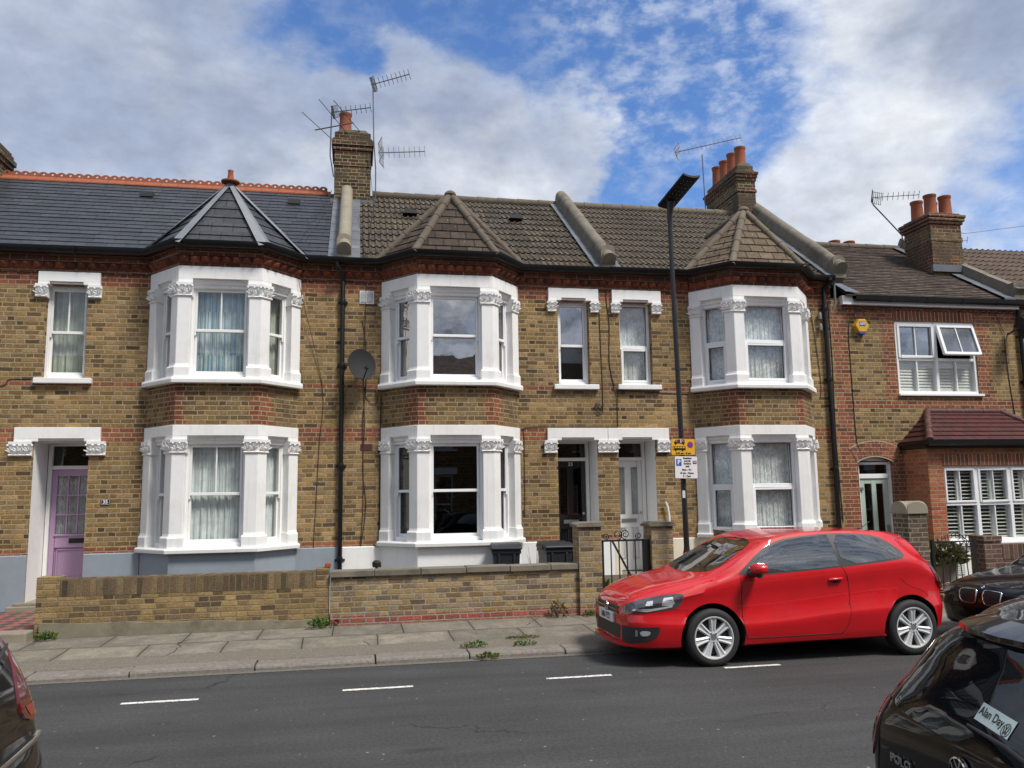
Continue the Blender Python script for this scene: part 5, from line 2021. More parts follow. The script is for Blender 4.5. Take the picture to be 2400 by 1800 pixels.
# ------------------------------------------------------------------ plants
M['leaf'] = leafmat('weed_leaf', [(0, (.035, .075, .012)), (.5, (.065, .14, .02)), (1, (.12, .19, .035))])
M['moss'] = leafmat('moss', [(0, (.06, .09, .012)), (.5, (.10, .13, .02)), (1, (.14, .16, .03))])
M['dry'] = leafmat('dry_weed', [(0, (.13, .10, .045)), (.5, (.09, .09, .035)), (1, (.19, .15, .07))])
M['shrub'] = leafmat('shrub_leaf', [(0, (.06, .08, .025)), (.5, (.11, .125, .04)), (1, (.19, .18, .07))])


def leafage(mb, c, rx, ry, h, n, size, rnd, up=.5):
    for _ in range(n):
        a = rnd.uniform(0, 2*pi)
        r = sqrt(rnd.random())
        zf = rnd.random()
        p = Vector((c[0]+rx*r*cos(a), c[1]+ry*r*sin(a), c[2]+h*zf*(1-.55*r*r)+.004))
        d = Vector((cos(a)*r+rnd.uniform(-.5, .5), sin(a)*r+rnd.uniform(-.5, .5), up+rnd.uniform(-.3, .6))).normalized()
        s = d.cross(Vector((rnd.uniform(-1, 1), rnd.uniform(-1, 1), 1))).normalized()
        L = size*rnd.uniform(.6, 1.3)
        w = L*rnd.uniform(.28, .42)
        up_ = s.cross(d)*L*.12
        mb.poly([p, p+d*L*.45+s*w+up_, p+d*L, p+d*L*.45-s*w+up_])


def weed(label, x, y, z, r, h, n, size, mat, stems=0, ry=None):
    rnd = random.Random(int(x*100+y*10))
    t = thing('weed', label, 'weed', (x, y, z))
    mb = MB()
    leafage(mb, (x, y, z), r, ry or r*.7, h, n, size, rnd)
    mb.build('leaves', M[mat], t, fixn=False)
    if stems:
        mb = MB()
        for _ in range(stems):
            a = rnd.uniform(0, 2*pi)
            e = (x+r*.9*cos(a), y+r*.6*sin(a), z+h*rnd.uniform(.7, 1.3))
            mb.tube([(x, y, z-.01), ((x+e[0])/2, (y+e[1])/2, z+h*.6), e], [.004, .003, .001], 5)
        mb.build('stem', M[mat], t)
    return t


weed('leafy green weed growing at the left end of the brown wall, by the tiled path', -3.58, 10.93, .116, .11, .10, 90, .045, 'leaf', 4)
weed('leafy green weed at the foot of the joint between the two front walls', -.40, 10.90, .116, .14, .12, 110, .05, 'leaf', 5)
weed('straggly brown weed against the yellow wall near the gate', 2.67, 10.92, .116, .13, .2, 90, .045, 'dry', 14)
weed('largest green weed and moss patch behind the kerb, left of the red car', 1.33, 9.36, .064, .15, .06, 150, .026, 'leaf', 6, .08)
weed('second green weed behind the kerb, nearer the red car', 1.90, 9.33, .064, .13, .05, 110, .025, 'leaf', 5, .06)
weed('flat moss patch in the paving between two kerbside weeds and the wall', 1.95, 9.72, .074, .20, .02, 220, .022, 'moss', 0, .08)
weed('low weed rooted in the gutter below the kerb', 1.42, 8.98, .006, .10, .06, 70, .04, 'moss', 0, .05)
weed('small weed at the wall foot beside the red car bumper', 3.13, 10.93, .116, .09, .06, 60, .04, 'leaf')
weed('small weed growing on the kerb under the red car', 5.6, 9.2, .064, .12, .06, 60, .045, 'leaf')
weed('low green weeds behind the iron gate', 3.62, 12.2, .2, .26, .24, 200, .09, 'leaf', 6)

P9 = thing('potted_plant', 'bushy variegated plant in a grey pot behind the scrolled gate', 'plant', (9.42, 12.0, .2))
mb = MB()
mb.lathe([(.13, 0), (.15, .02), (.165, .34), (.175, .36), (.175, .40), (.155, .40), (.15, .36), (0, .35)], (9.42, 12.0, .21), 24)
mb.build('plant_pot', plain('grey_pot', (.22, .215, .18), .7, var=.1), P9, smooth=40)
mb = MB()
rnd = random.Random(2)
leafage(mb, (9.42, 12.0, .52), .28, .26, .36, 420, .11, rnd, .1)
mb.build('foliage', M['shrub'], P9, fixn=False)
mb = MB()
for k in range(7):
    a = rnd.uniform(0, 6.28)
    mb.tube([(9.42, 12.0, .55), (9.42+.14*cos(a), 12+.14*sin(a), .75)], .006, 5)
mb.build('stem', M['dry'], P9)
st = MB()
for k in range(150):
    a, b = rnd.uniform(8.5, 9.75), rnd.uniform(11.5, 12.2)
    r = rnd.uniform(.02, .045)
    st.ball((a if a > 9.3 else a+.75, b, .225), (r, r*.8, r*.6), 6, 4)
struct(st.build('white_pebbles', plain('pale_pebbles', (.5, .48, .44), .7, var=.2), smooth=60), 'stuff')
mb = MB()
for k in range(6):
    mb.box(9.72, 9.98, F9-.03, F9-.014, .32+k*.035, .335+k*.035)
for k in range(4):
    mb.box(9.72+k*.083, 9.73+k*.083, F9-.032, F9-.014, .315, .515)
mb.build('vent_grille', M['gloss'], H29)
tw = thing('dead_twig', 'thin leafless brown twigs rising between the two bins', 'plant', (2.56, 11.7, .2))
mb = MB()
for k in range(9):
    a = random.uniform(-.12, .12)
    mb.tube([(2.56+a*.2, 11.7, .2), (2.56+a*.6, 11.7+random.uniform(-.03, .03), .65), (2.56+a*1.2, 11.7, .85+random.uniform(0, .2))], [.004, .003, .0015], 5)
mb.build('twigs', M['dry'], tw)

# ------------------------------------------------------------------ bins
M['binplastic'] = plain('charcoal_bin_plastic', (.018, .021, .026), .5, var=.1, scale=4, dirt=(.06, .06, .06), dirt_amt=.25)
def wheelie_bin(label, x, y, rot=0.):
    t = thing('wheelie_bin', label, 'bin', (x, y, .2), rot, 'wheelie bins behind the yellow wall')
    mb = MB()
    def ring(z, w, d, yo=0):
        return mb.add([(-w/2, -d/2+yo, z), (w/2, -d/2+yo, z), (w/2, d/2+yo, z), (-w/2, d/2+yo, z)])
    rs = [ring(.06, .32, .34), ring(.70, .385, .44), ring(.705, .42, .47), ring(.755, .42, .47)]
    for a, b in zip(rs, rs[1:]):
        for j in range(4):
            mb.face((a+j, a+(j+1) % 4, b+(j+1) % 4, b+j))
    mb.face([rs[0]+j for j in range(4)][::-1]); mb.face([rs[-1]+j for j in range(4)])
    for s in (-1, 1):
        mb.box(s*.11-.015, s*.11+.015, -.235, -.21, .52, .70)
    mb.build('bin_body', M['binplastic'], t, local=True, bevel=.015)
    mb = MB()
    mb.prism([(-.255, .757), (.25, .757), (.25, .80), (.18, .845), (-.14, .835), (-.22, .81), (-.262, .785)], 'x', -.215, .215)
    mb.box(-.235, .235, -.14, .12, .76, .785)
    mb.build('lid', M['binplastic'], t, local=True, bevel=.02)
    mb = MB()
    mb.tube([(-.17, .24, .80), (-.17, .29, .80), (.17, .29, .80), (.17, .24, .80)], .014, 8)
    mb.build('handle', M['binplastic'], t, local=True, smooth=40)
    for s in (-1, 1):
        mb = MB()
        mb.lathe([(.0, -.025), (.085, -.025), (.09, -.015), (.09, .015), (.085, .025), (0, .025)], (s*.19, .19, .09), 20, 'x')
        mb.build('wheel', M['black'], t, local=True, smooth=40)
    mb = MB()
    for k in range(3):
        mb.box(-.07+k*.02, -.06+k*.02, -.197, -.19, .3, .33)
    return t


wheelie_bin('charcoal wheelie bin in front of the white plinth, further from the gate', 2.18, 11.98, radians(-8))
wheelie_bin('charcoal wheelie bin next to the gate pier, near the black door', 2.91, 11.98, radians(4))
t = thing('garden_lamp', 'small black lamp head showing just above the coping slabs', 'lamp', (.31, 11.5, .2))
mb = MB(); mb.tube([(.31, 11.5, .19), (.31, 11.5, .80)], .018, 8); mb.build('post', M['iron'], t)
mb = MB(); mb.lathe([(.05, .80), (.06, .82), (.06, .86), (.035, .885), (0, .89)], (.31, 11.5, 0), 14); mb.box(.26, .37, 11.43, 11.5, .80, .835); mb.build('lamp_head', M['iron'], t, smooth=40)

# ------------------------------------------------------------------ street lamp and its signs
LX, LY = 4.457, 10.74
SL = thing('street_lamp', 'tall black street lamp post with a tilted solar panel head', 'street lamp', (LX, LY, .14))
top = (4.412, LY, 5.80)
mb = MB()
mb.lathe([(.064, .1), (.064, .80), (.067, .81), (.067, .835), (.043, .96), (.040, .985), (.040, 1.0)], (LX, LY, 0), 24)
mb.build('lamp_base', M['iron'], SL, smooth=35)
mb = MB()
mb.tube([(LX, LY, .98), (LX-.012, LY, 2.5), (top[0]+.01, LY, 4.4), (top[0], LY, 5.62)], [.0375, .036, .034, .032], 20)
mb.build('pole', M['iron'], SL, smooth=40)
mb = MB()
mb.tube([(top[0], LY, 5.60), (top[0], LY, 5.66), (top[0]+.01, LY-.01, 5.78), (top[0]+.02, LY-.03, 5.87)], [.036, .037, .048, .062], 16)
mb.build('bracket', M['iron'], SL, smooth=40)
M['panel'] = plain('dark_solar_panel', (.010, .011, .013), .6, spec=.15)
P0 = Vector((4.415, LY+.12, 5.82)); ax_l = Vector((.15, -.62, .24)); ax_w = Vector((.25, .02, -.01))
nrm = ax_w.cross(ax_l).normalized()
if nrm.z < 0:
    nrm = -nrm
mb = MB()
def pan(a, b, k=0.):
    return P0+ax_l*b+ax_w*(a-.5)+nrm*(.10*(a-.5)**2*1.2+k)
mb.grid(lambda a, b: pan(a, b), 8, 2)
mb.grid(lambda a, b: pan(a, b, .035), 8, 2)
for a in (0, 1):
    mb.poly([pan(a, 0), pan(a, 1), pan(a, 1, .035), pan(a, 0, .035)])
for b in (0, 1):
    for k in range(8):
        mb.poly([pan(k/8, b), pan((k+1)/8, b), pan((k+1)/8, b, .035), pan(k/8, b, .035)])
LH = mb.build('lamp_head', M['panel'], SL)
mb = MB()
for b in range(7):
    for a in (.17, .39, .61, .83):
        c = pan(a, .25+b*.105, -.004)
        mb.ball(c, .006, 8, 5)
mb.build('light_dots', plain('lens', (.22, .2, .15), .3), LH, local=True)
mb = MB()
mb.box(LX-.05, LX-.012, LY-.058, LY-.05, 1.66, 1.76)
mb.build('paper_label', plain('white_label', (.6, .62, .62), .6, var=.1), SL)

M['signyellow'] = plain('yellow_sign_face', (.72, .40, .035), .35, var=.03)
M['signwhite'] = plain('white_sign_face', (.76, .77, .77), .35, var=.02)
M['signblack'] = plain('black_sign_print', (.012, .012, .012), .4)
M['signblue'] = plain('blue_sign_print', (.02, .10, .42), .4)
M['signblue2'] = plain('violet_blue_sign_print', (.05, .07, .33), .4)
M['signred'] = plain('red_sign_print', (.50, .03, .03), .4)


def rrect(w, h, r, n=5):
    pts = []
    for (cx, cy, a0) in ((w/2-r, h/2-r, 0), (-w/2+r, h/2-r, 90), (-w/2+r, -h/2+r, 180), (w/2-r, -h/2+r, 270)):
        for k in range(n+1):
            a = radians(a0+90*k/n)
            pts.append((cx+r*cos(a), cy+r*sin(a)))
    return pts


def sign(name, label, cx, cz, w, h, face, tilt=0.):
    t = thing(name, label, 'sign', (cx, LY-.075, cz))
    T = Matrix.Translation((cx, LY-.078, cz)) @ Matrix.Rotation(radians(tilt), 4, 'Y')
    mb = MB(T); mb.prism(rrect(w, h, .014), 'y', 0, .006); p = mb.build('sign_plate', M['signblack'], t)
    mb = MB(T); mb.prism(rrect(w-.012, h-.012, .009), 'y', -.0012, 0.0005); mb.build('sign_face', face, t)
    mb = MB(T); mb.box(-.035, .035, .006, .03, -.03, .03); mb.build('clip', M['iron'], t)
    return t, T @ Matrix.Translation((0, -.0022, 0))


t, T = sign('parking_sign', 'yellow no waiting sign with lorry and bus symbols on the lamp post', 4.435, 2.355, .355, .232, M['signyellow'], 1.)
def part2(t, T, fn, name, mat):
    mb = MB(T)
    fn(mb)
    return mb.build(name, mat, t, fixn=False)
def lorry(mb):
    mb.prism([(-.07, .045), (.022, .045), (.022, .10), (-.07, .10)], 'y', -.001, 0)
    mb.prism([(-.128, .045), (-.075, .045), (-.075, .095), (-.108, .095), (-.125, .072), (-.128, .068)], 'y', -.001, 0)
    for x in (-.108, 0.005):
        mb.prism([(x+.013*cos(k*pi/8), .040+.013*sin(k*pi/8)) for k in range(16)], 'y', -.0012, 0)
def bus(mb):
    mb.prism([(-.152, -.045), (.035, -.045), (.035, -.012), (.03, .008), (-.148, .008), (-.152, .0)], 'y', -.001, 0)
    for x in (-.108, -.012):
        mb.prism([(x+.012*cos(k*pi/8), -.05+.012*sin(k*pi/8)) for k in range(16)], 'y', -.0012, 0)
part2(t, T, lorry, 'lorry_symbol', M['signblack'])
part2(t, T, bus, 'bus_symbol', M['signblack'])
def win(mb):
    for k in range(4):
        x = -.118+k*.037
        mb.prism([(x, -.018), (x+.027, -.018), (x+.027, .001), (x, .001)], 'y', -.002, -.0012)
    mb.prism([(-.146, -.038), (-.133, -.038), (-.133, .0), (-.146, .0)], 'y', -.002, -.0012)
    mb.prism([(-.112, .07), (-.09, .07), (-.09, .088), (-.104, .088)], 'y', -.002, -.0012)
part2(t, T, win, 'vehicle_windows', M['signyellow'])
part2(t, T, lambda mb: put_text(mb, '5', .052, Matrix.Translation((-.032, -.0016, .075)), bold=.002), 'weight_figure', M['signwhite'])
part2(t, T, lambda mb: put_text(mb, 't', .034, Matrix.Translation((-.002, -.0016, .082)), bold=.001), 'weight_unit', M['signwhite'])
part2(t, T, lambda mb: mb.prism([(.103+.044*cos(k*pi/16), .03+.044*sin(k*pi/16)) for k in range(32)], 'y', -.001, 0), 'red_ring', M['signred'])
part2(t, T, lambda mb: mb.prism([(.103+.035*cos(k*pi/16), .03+.035*sin(k*pi/16)) for k in range(32)], 'y', -.002, -.001), 'blue_disc', M['signblue2'])
part2(t, T, lambda mb: mb.prism([(.103-.027, .03+.021), (.103-.021, .03+.027), (.103+.027, .03-.021), (.103+.021, .03-.027)], 'y', -.003, -.002), 'red_bar', M['signred'])
part2(t, T, lambda mb: put_text(mb, '6.30 pm - 8 am', .036, Matrix.Translation((0, -.001, -.088)), bold=.001), 'hours_lettering', M['signblack'])
t, T = sign('parking_sign', 'white resident permit parking sign with blue P below the yellow sign', 4.468, 2.075, .338, .312, M['signwhite'], 1.)
part2(t, T, lambda mb: mb.prism([(-.145, .02), (-.068, .02), (-.068, .112), (-.145, .112)], 'y', -.001, 0), 'blue_square', M['signblue'])
part2(t, T, lambda mb: put_text(mb, 'P', .085, Matrix.Translation((-.106, -.0015, .067)), bold=.003), 'parking_letter', M['signwhite'])
part2(t, T, lambda mb: mb.prism([(.097, .047), (.150, .047), (.150, .09), (.097, .09)], 'y', -.001, 0), 'zone_box', M['signblack'])
part2(t, T, lambda mb: put_text(mb, 'LR', .034, Matrix.Translation((.1235, -.0015, .069)), bold=.001), 'zone_letters', M['signwhite'])
def wording(mb):
    for s_, x_, z_ in (('Resident', .018, .125), ('permit', .018, .088), ('holders', .018, .051), ('only', .018, .014), ('Mon - Fri', .006, -.034), ('10 am - Noon', .006, -.078), ('5 - 7pm', .006, -.120)):
        put_text(mb, s_, .037, Matrix.Translation((x_, -.001, z_)), bold=.0008, xs=.95)
part2(t, T, wording, 'lettering', M['signblack'])

# ------------------------------------------------------------------ things fixed to the houses
ns = thing('house_number_sign', 'small black and white enamel number plate 35 on the brick wall', 'sign', (-3.53, D, 1.72))
T = Matrix.Translation((-3.53, D-.012, 1.725))
mb = MB(T); mb.prism(rrect(.125, .088, .016), 'y', 0, .012); mb.build('sign_plate', M['signblack'], ns)
mb = MB(T)
rr = rrect(.115, .078, .014)
r2 = rrect(.108, .071, .012)
i0 = mb.add([(p[0], -.001, p[1]) for p in rr]+[(p[0], -.001, p[1]) for p in r2])
for k in range(len(rr)):
    k2 = (k+1) % len(rr)
    mb.face((i0+k, i0+k2, i0+len(rr)+k2, i0+len(rr)+k))
mb.build('sign_border', M['signwhite'], ns, fixn=False)
part2(ns, T, lambda mb: put_text(mb, '35', .072, Matrix.Translation((0, -.0012, 0)), bold=.002), 'number', M['signwhite'])

al = thing('burglar_alarm', 'yellow hexagonal burglar alarm box with blue base on the brick wall', 'alarm box', (8.78, D, 4.58))
hx = lambda r, sx=1.: [(r*cos(radians(60*k))*sx, r*sin(radians(60*k))) for k in range(6)]
T = Matrix.Translation((8.78, D-.09, 4.60))
mb = MB(T)
i0 = mb.add([(x, .09, z) for x, z in hx(.150)]+[(x, .0, z) for x, z in hx(.13)])
for k in range(6):
    mb.face((i0+k, i0+(k+1) % 6, i0+6+(k+1) % 6, i0+6+k))
mb.face([i0+6+k for k in range(6)])
mb.build('alarm_case', plain('yellow_plastic', (.62, .36, .03), .4, var=.03), al, bevel=.008)
mb = MB(T); mb.prism([(-.072, -.10), (.072, -.10), (.06, -.15), (-.06, -.15)], 'y', .005, .085); mb.build('strobe_base', M['signblue2'], al, bevel=.008)
mb = MB(T); mb.box(-.056, .056, -.004, .0, -.008, .064); mb.build('logo_panel', M['signblue2'], al)
part2(al, T, lambda mb: put_text(mb, 'ADT', .057, Matrix.Translation((0, -.0055, .028)), bold=.002, xs=.9), 'logo_letters', M['signwhite'])


def dish(label, x, y, z, az, el, r=.22):
    t = thing('satellite_dish', label, 'satellite dish', (x, y, z))
    a = Vector((sin(az)*cos(el), -cos(az)*cos(el), sin(el)))
    s = a.cross(Vector((0, 0, 1))).normalized()
    u = s.cross(a)
    c = Vector((x, y, z))
    mb = MB()
    def f(p, q, k=0.):
        rr = r*q
        th = 2*pi*p
        return c+s*rr*cos(th)*.94+u*rr*sin(th)*1.06+a*(.45*rr*rr/r*.5+k)
    mb.grid(lambda p, q: f(p, q), 32, 6)
    mb.grid(lambda p, q: f(p, q, -.008), 32, 6)
    mb.grid(lambda p, q: f(p, 1, -.008+.008*q), 32, 1)
    mb.build('dish', plain('dark_grey_dish', (.014, .015, .017), .8, var=.06), t, smooth=50, fixn=False)
    mb = MB()
    e = c+a*r*1.15-u*r*.55+s*r*.15*0
    mb.tube([c-u*r*1.0, c-u*r*1.05+a*.06, e], .011, 8)
    mb.build('arm', M['black'], t)
    mb = MB(); mb.tube([e-a*.02, e-a*.085+u*.02], [.03, .024], 12); mb.build('receiver', M['black'], t, smooth=40)
    mb = MB(); mb.tube([c-a*.01, c-a*.08, (x, D-.06, z-.05), (x, D, z-.05)], .018, 8); mb.build('wall_bracket', M['iron'], t)
    return t


dish('dark grey satellite dish on the wall beside the left drainpipe', .085, D-.25, 3.74, radians(20), radians(12), .235)
dish('grey satellite dish seen edge-on near the right edge, by the open window', 11.80, D-.30, 4.58, radians(78), radians(14), .20)

# ------------------------------------------------------------------ TV aerials
M['alu'] = plain('weathered_aluminium', (.13, .13, .135), .5, metal=.6)


def yagi(mb, p, q, n, el, up, refl=0., r=.009):
    p, q = Vector(p), Vector(q)
    d = (q-p).normalized()
    u = (Vector(up)-d*d.dot(Vector(up))).normalized()
    mb.tube([p, q], r, 6)
    for k in range(n):
        c = p.lerp(q, (k+1)/n)
        mb.tube([c-u*el/2, c+u*el/2], .0055, 5)
    if refl:
        s = d.cross(u)
        for sg in (-1, 1):
            for k in range(5):
                c = p+s*sg*(.03+k*.05)-d*(.02+k*.03)*(-.6)
                mb.tube([c-u*refl/2, c+u*refl/2], .005, 5)
            for e in (-.45, 0, .45):
                mb.tube([p+u*e*refl, p+u*e*refl+s*sg*.24+d*.09], .004, 5)


def aerial(label, loc, mast, arrays, r=.012):
    t = thing('tv_aerial', label, 'tv aerial', loc)
    mb = MB(); mb.tube(mast, r, 8); mb.build('mast', M['alu'], t, smooth=50)
    for a in arrays:
        mb = MB()
        yagi(mb, *a)
        mb.build('antenna', M['alu'], t)
    return t


aerial('tallest tv aerial, on a long mast with two antennas, right of the single-pot chimney', (.34, 15.36, 7.4),
       [(.35, 15.36, 7.4), (.35, 15.36, 8.0), (.31, 15.36, 8.6), (.285, 15.36, 9.75)],
       [((.25, 15.36, 9.71), (.98, 15.2, 9.91), 9, .20, (.35, -.5, .8), .28), ((.40, 15.36, 8.33), (1.29, 15.3, 8.39), 9, .24, (0, .15, 1), .42)], .011)
t = aerial('tv aerial with widely spread rods at the left edge of the single-pot chimney', (-.49, 15.3, 7.8),
           [(-.44, 15.36, 7.8), (-.51, 15.32, 8.2), (-.49, 15.3, 9.12)],
           [((-.49, 15.3, 9.06), (.24, 15.15, 9.14), 8, .17, (.4, -.5, .8), .24)])
mb = MB()
mb.tube([(-.80, 15.3, 8.68), (-.08, 15.3, 8.88)], .012, 6)
for (a, b) in (((-1.03, 15.1, 8.93), (-.40, 15.5, 8.53)), ((-.72, 15.0, 9.16), (.0, 15.6, 8.55)), ((-.45, 15.0, 9.16), (.24, 15.6, 8.62))):
    mb.tube([a, b], .007, 5)
mb.build('antenna', M['alu'], t)
aerial('long tv aerial on a thin mast beside the chimney with a row of four pots', (7.68, 16.6, 7.8),
       [(7.69, 16.6, 7.75), (7.68, 16.6, 8.01), (7.66, 16.6, 9.30)], [((7.01, 16.6, 9.30), (8.42, 16.2, 9.57), 15, .17, (0, .1, 1), .20)], .012)
aerial('tv aerial on a bent leaning mast left of the quoined chimney', (11.31, 14.95, 6.8),
       [(11.32, 14.95, 6.75), (11.33, 14.95, 7.04), (11.0, 14.93, 7.36), (10.67, 14.9, 7.66), (10.65, 14.9, 7.83)],
       [((10.66, 14.9, 7.82), (11.62, 14.7, 7.86), 9, .17, (.5, -.5, .7), .26)], .014)
aerial('small tv aerial half hidden behind the quoined chimney, on the right', (13.2, 16.5, 7.0),
       [(13.3, 16.5, 6.95), (13.3, 16.5, 7.45)], [((13.1, 16.5, 7.40), (14.15, 16.4, 7.52), 8, .14, (.3, -.4, .8), 0)], .01)
ow = thing('overhead_wire', 'thin black overhead wire leaving the quoined chimney to the right', 'wire', (12.0, 14.4, 6.9))
mb = MB(); mb.tube([(12.0, 14.4, 6.98), (12.9, 15, 7.17), (14.4, 15, 7.41), (18, 15, 8.0)], .006, 5); mb.build('wire', M['black'], ow)
# ------------------------------------------------------------------ cars
def curve(keys):
    """monotone cubic through (x, value) keys"""
    xs = [k[0] for k in keys]; ys = [k[1] for k in keys]
    n = len(xs)
    d = [(ys[i+1]-ys[i])/(xs[i+1]-xs[i]) for i in range(n-1)]
    m = [d[0]]+[0 if d[i-1]*d[i] <= 0 else 2*d[i-1]*d[i]/(d[i-1]+d[i]) for i in range(1, n-1)]+[d[-1]]
    def f(x):
        if x <= xs[0]:
            return ys[0]
        if x >= xs[-1]:
            return ys[-1]
        i = max(j for j in range(n-1) if xs[j] <= x)
        h = xs[i+1]-xs[i]
        t = (x-xs[i])/h
        return ((2*t**3-3*t**2+1)*ys[i]+(t**3-2*t**2+t)*h*m[i]+(-2*t**3+3*t**2)*ys[i+1]+(t**3-t**2)*h*m[i+1])
    return f


HATCH = dict(
    L=3.64, wheels=(.87, 3.13), R=.345,
    zt=[(0, .575), (.02, .607), (.06, .650), (.12, .700), (.37, .790), (.72, .862), (.82, .885), (.95, .955), (1.15, 1.055), (1.35, 1.15), (1.52, 1.222), (1.66, 1.260), (1.85, 1.294), (2.15, 1.314),
        (2.5, 1.313), (2.9, 1.298), (3.12, 1.277), (3.30, 1.252), (3.37, 1.225), (3.42, 1.13), (3.50, 1.0), (3.56, .915), (3.60, .83), (3.612, .70), (3.625, .62), (3.637, .53), (3.64, .46)],
    zs=[(0, .47), (.05, .55), (.12, .62), (.37, .71), (.55, .755), (.8, .815), (1.1, .868), (1.5, .895), (2.3, .945), (2.9, .995), (3.1, 1.01), (3.27, .985), (3.38, .93), (3.46, .87), (3.53, .80), (3.58, .73), (3.605, .66),
        (3.62, .60), (3.635, .5), (3.64, .43)],
    zr=[(0, .545), (.05, .615), (.12, .665), (.37, .755), (.72, .83), (.9, .865), (1.1, .935), (1.25, 1.03), (1.4, 1.13), (1.6, 1.225), (1.85, 1.275), (2.15, 1.298), (2.5, 1.297), (2.9, 1.272), (3.04, 1.243),
        (3.14, 1.205), (3.21, 1.13), (3.30, 1.04), (3.41, .95), (3.51, .88), (3.58, .80), (3.605, .72), (3.612, .66), (3.625, .605), (3.64, .445)],
    wb=[(0, .46), (.03, .56), (.08, .625), (.17, .685), (.32, .735), (.55, .758), (.9, .765), (2, .765), (2.8, .77), (3.1, .762), (3.3, .742), (3.45, .705), (3.53, .67), (3.59, .62), (3.62, .56), (3.64, .47)],
    ws=[(0, .42), (.05, .53), (.12, .60), (.37, .672), (.6, .705), (.9, .722), (1.2, .735), (2.0, .738), (2.8, .735), (3.1, .722), (3.3, .70), (3.45, .665), (3.53, .64), (3.59, .60), (3.62, .545), (3.64, .455)],
    wr=[(0, .36), (.05, .46), (.12, .50), (.37, .57), (.7, .62), (.95, .665), (1.1, .685), (1.4, .637), (1.6, .61), (1.9, .592), (2.5, .585), (2.9, .567), (3.04, .545), (3.14, .515), (3.21, .505), (3.32, .535),
        (3.42, .562), (3.51, .58), (3.58, .58), (3.612, .545), (3.64, .42)],
    zb=[(0, .24), (.05, .20), (.2, .175), (1, .175), (3, .19), (3.5, .23), (3.64, .30)],
    crease=[(0, .45), (1.2, .40), (2.9, .50), (3.64, .50)],
)


def car_body(P, paint, under):
    C = {k: curve(P[k]) for k in ('zt', 'zs', 'zr', 'wb', 'ws', 'wr', 'zb', 'crease')}
    L = P['L']
    xs = set()
    for k in range(91):
        xs.add(round(L*k/90, 4))
    for k in range(14):
        xs.add(round(.16*(k/14)**1.6, 4))
        xs.add(round(L-.20*(k/14)**1.5, 4))
    xs = sorted(x for x in xs)
    xs = [x for i, x in enumerate(xs) if i == 0 or x-xs[i-1] > .002]
    mb = MB()
    rings = []
    for x in xs:
        zb, zs, zr, zt = C['zb'](x), C['zs'](x), C['zr'](x), C['zt'](x)
        wb, ws, wr = C['wb'](x), C['ws'](x), C['wr'](x)
        zs = min(zs, zt-.03); zr = min(max(zr, zs+.008), zt-.008)
        cr = min(max(C['crease'](x), zb+.12), zs-.06)
        half = [(0, zb), (wb*.5, zb), (wb-.10, zb+.002), (wb-.045, zb+.03)]
        for (z, o) in ((zb+.06, -.034), (zb+.11, -.020), (cr-.06, -.008), (cr-.015, 0.), (cr+.012, -.003), (cr+.075, -.032), (cr+(zs-cr)*.45, -.033), (cr+(zs-cr)*.68, -.031), (cr+(zs-cr)*.80, -.016)):
            half.append((wb+o, z))
        half.append((wb*.5+ws*.5-.006, cr+(zs-cr)*.93))
        half.append((ws, zs))
        for t in (.2, .4, .6, .8, 1.):
            half.append((ws+(wr-ws)*t+.018*sin(pi*t)*min(1, (zr-zs)*4), zs+(zr-zs)*t))
        for k in range(1, 9):
            a = k/8*pi/2
            ca, sa = cos(a)**.85 if k < 8 else 0., sin(a)**.8
            half.append((wr*ca, zr+(zt-zr)*sa))
        ring = [(x, -y, z) for y, z in half]+[(x, y, z) for y, z in half[-2:0:-1]]
        rings.append(mb.add(ring))
        q = len(ring)
    for a, b in zip(rings, rings[1:]):
        for j in range(q):
            mb.cur = 1 if (j < 2 or j >= q-2) else 0
            mb.face((a+j, b+j, b+(j+1) % q, a+(j+1) % q))
    mb.cur = 0
    mb.face([rings[0]+j for j in range(q)])
    mb.face([rings[-1]+j for j in range(q)][::-1])
    me = bpy.data.meshes.new('tmp')
    me.from_pydata([tuple(v) for v in mb.v], [], mb.f)
    me.polygons.foreach_set('material_index', mb.mi)
    me.materials.append(paint); me.materials.append(under)
    bm = bmesh.new(); bm.from_mesh(me)
    bmesh.ops.remove_doubles(bm, verts=bm.verts, dist=1e-5)
    bmesh.ops.recalc_face_normals(bm, faces=bm.faces)
    bm.to_mesh(me); bm.free()
    o = bpy.data.objects.new('tmp', me); COL.objects.link(o)
    cb = MB()
    for wx in P['wheels']:
        for s in (-1, 1):
            cb.lathe([(P['R'], s*.46), (P['R'], s*1.1)], (wx, 0, P.get('wz', .278)), 56, 'y')
    cb.mi = [1]*len(cb.f)
    cm = bpy.data.meshes.new('cut')
    cm.from_pydata([tuple(v) for v in cb.v], [], cb.f)
    cm.materials.append(paint); cm.materials.append(under)
    cm.polygons.foreach_set('material_index', cb.mi)
    bm = bmesh.new(); bm.from_mesh(cm); bmesh.ops.recalc_face_normals(bm, faces=bm.faces); bm.to_mesh(cm); bm.free()
    co = bpy.data.objects.new('cut', cm); COL.objects.link(co)
    md = o.modifiers.new('b', 'BOOLEAN'); md.operation = 'DIFFERENCE'; md.object = co; md.solver = 'EXACT'
    dg = bpy.context.evaluated_depsgraph_get()
    res = bpy.data.meshes.new_from_object(o.evaluated_get(dg))
    bpy.data.objects.remove(o); bpy.data.objects.remove(co)
    res.shade_smooth(); res.set_sharp_from_angle(angle=radians(32))
    uvmap(res)
    bvh = BVHTree.FromPolygons([v.co.copy() for v in res.vertices], [tuple(p.vertices) for p in res.polygons])
    return res, bvh


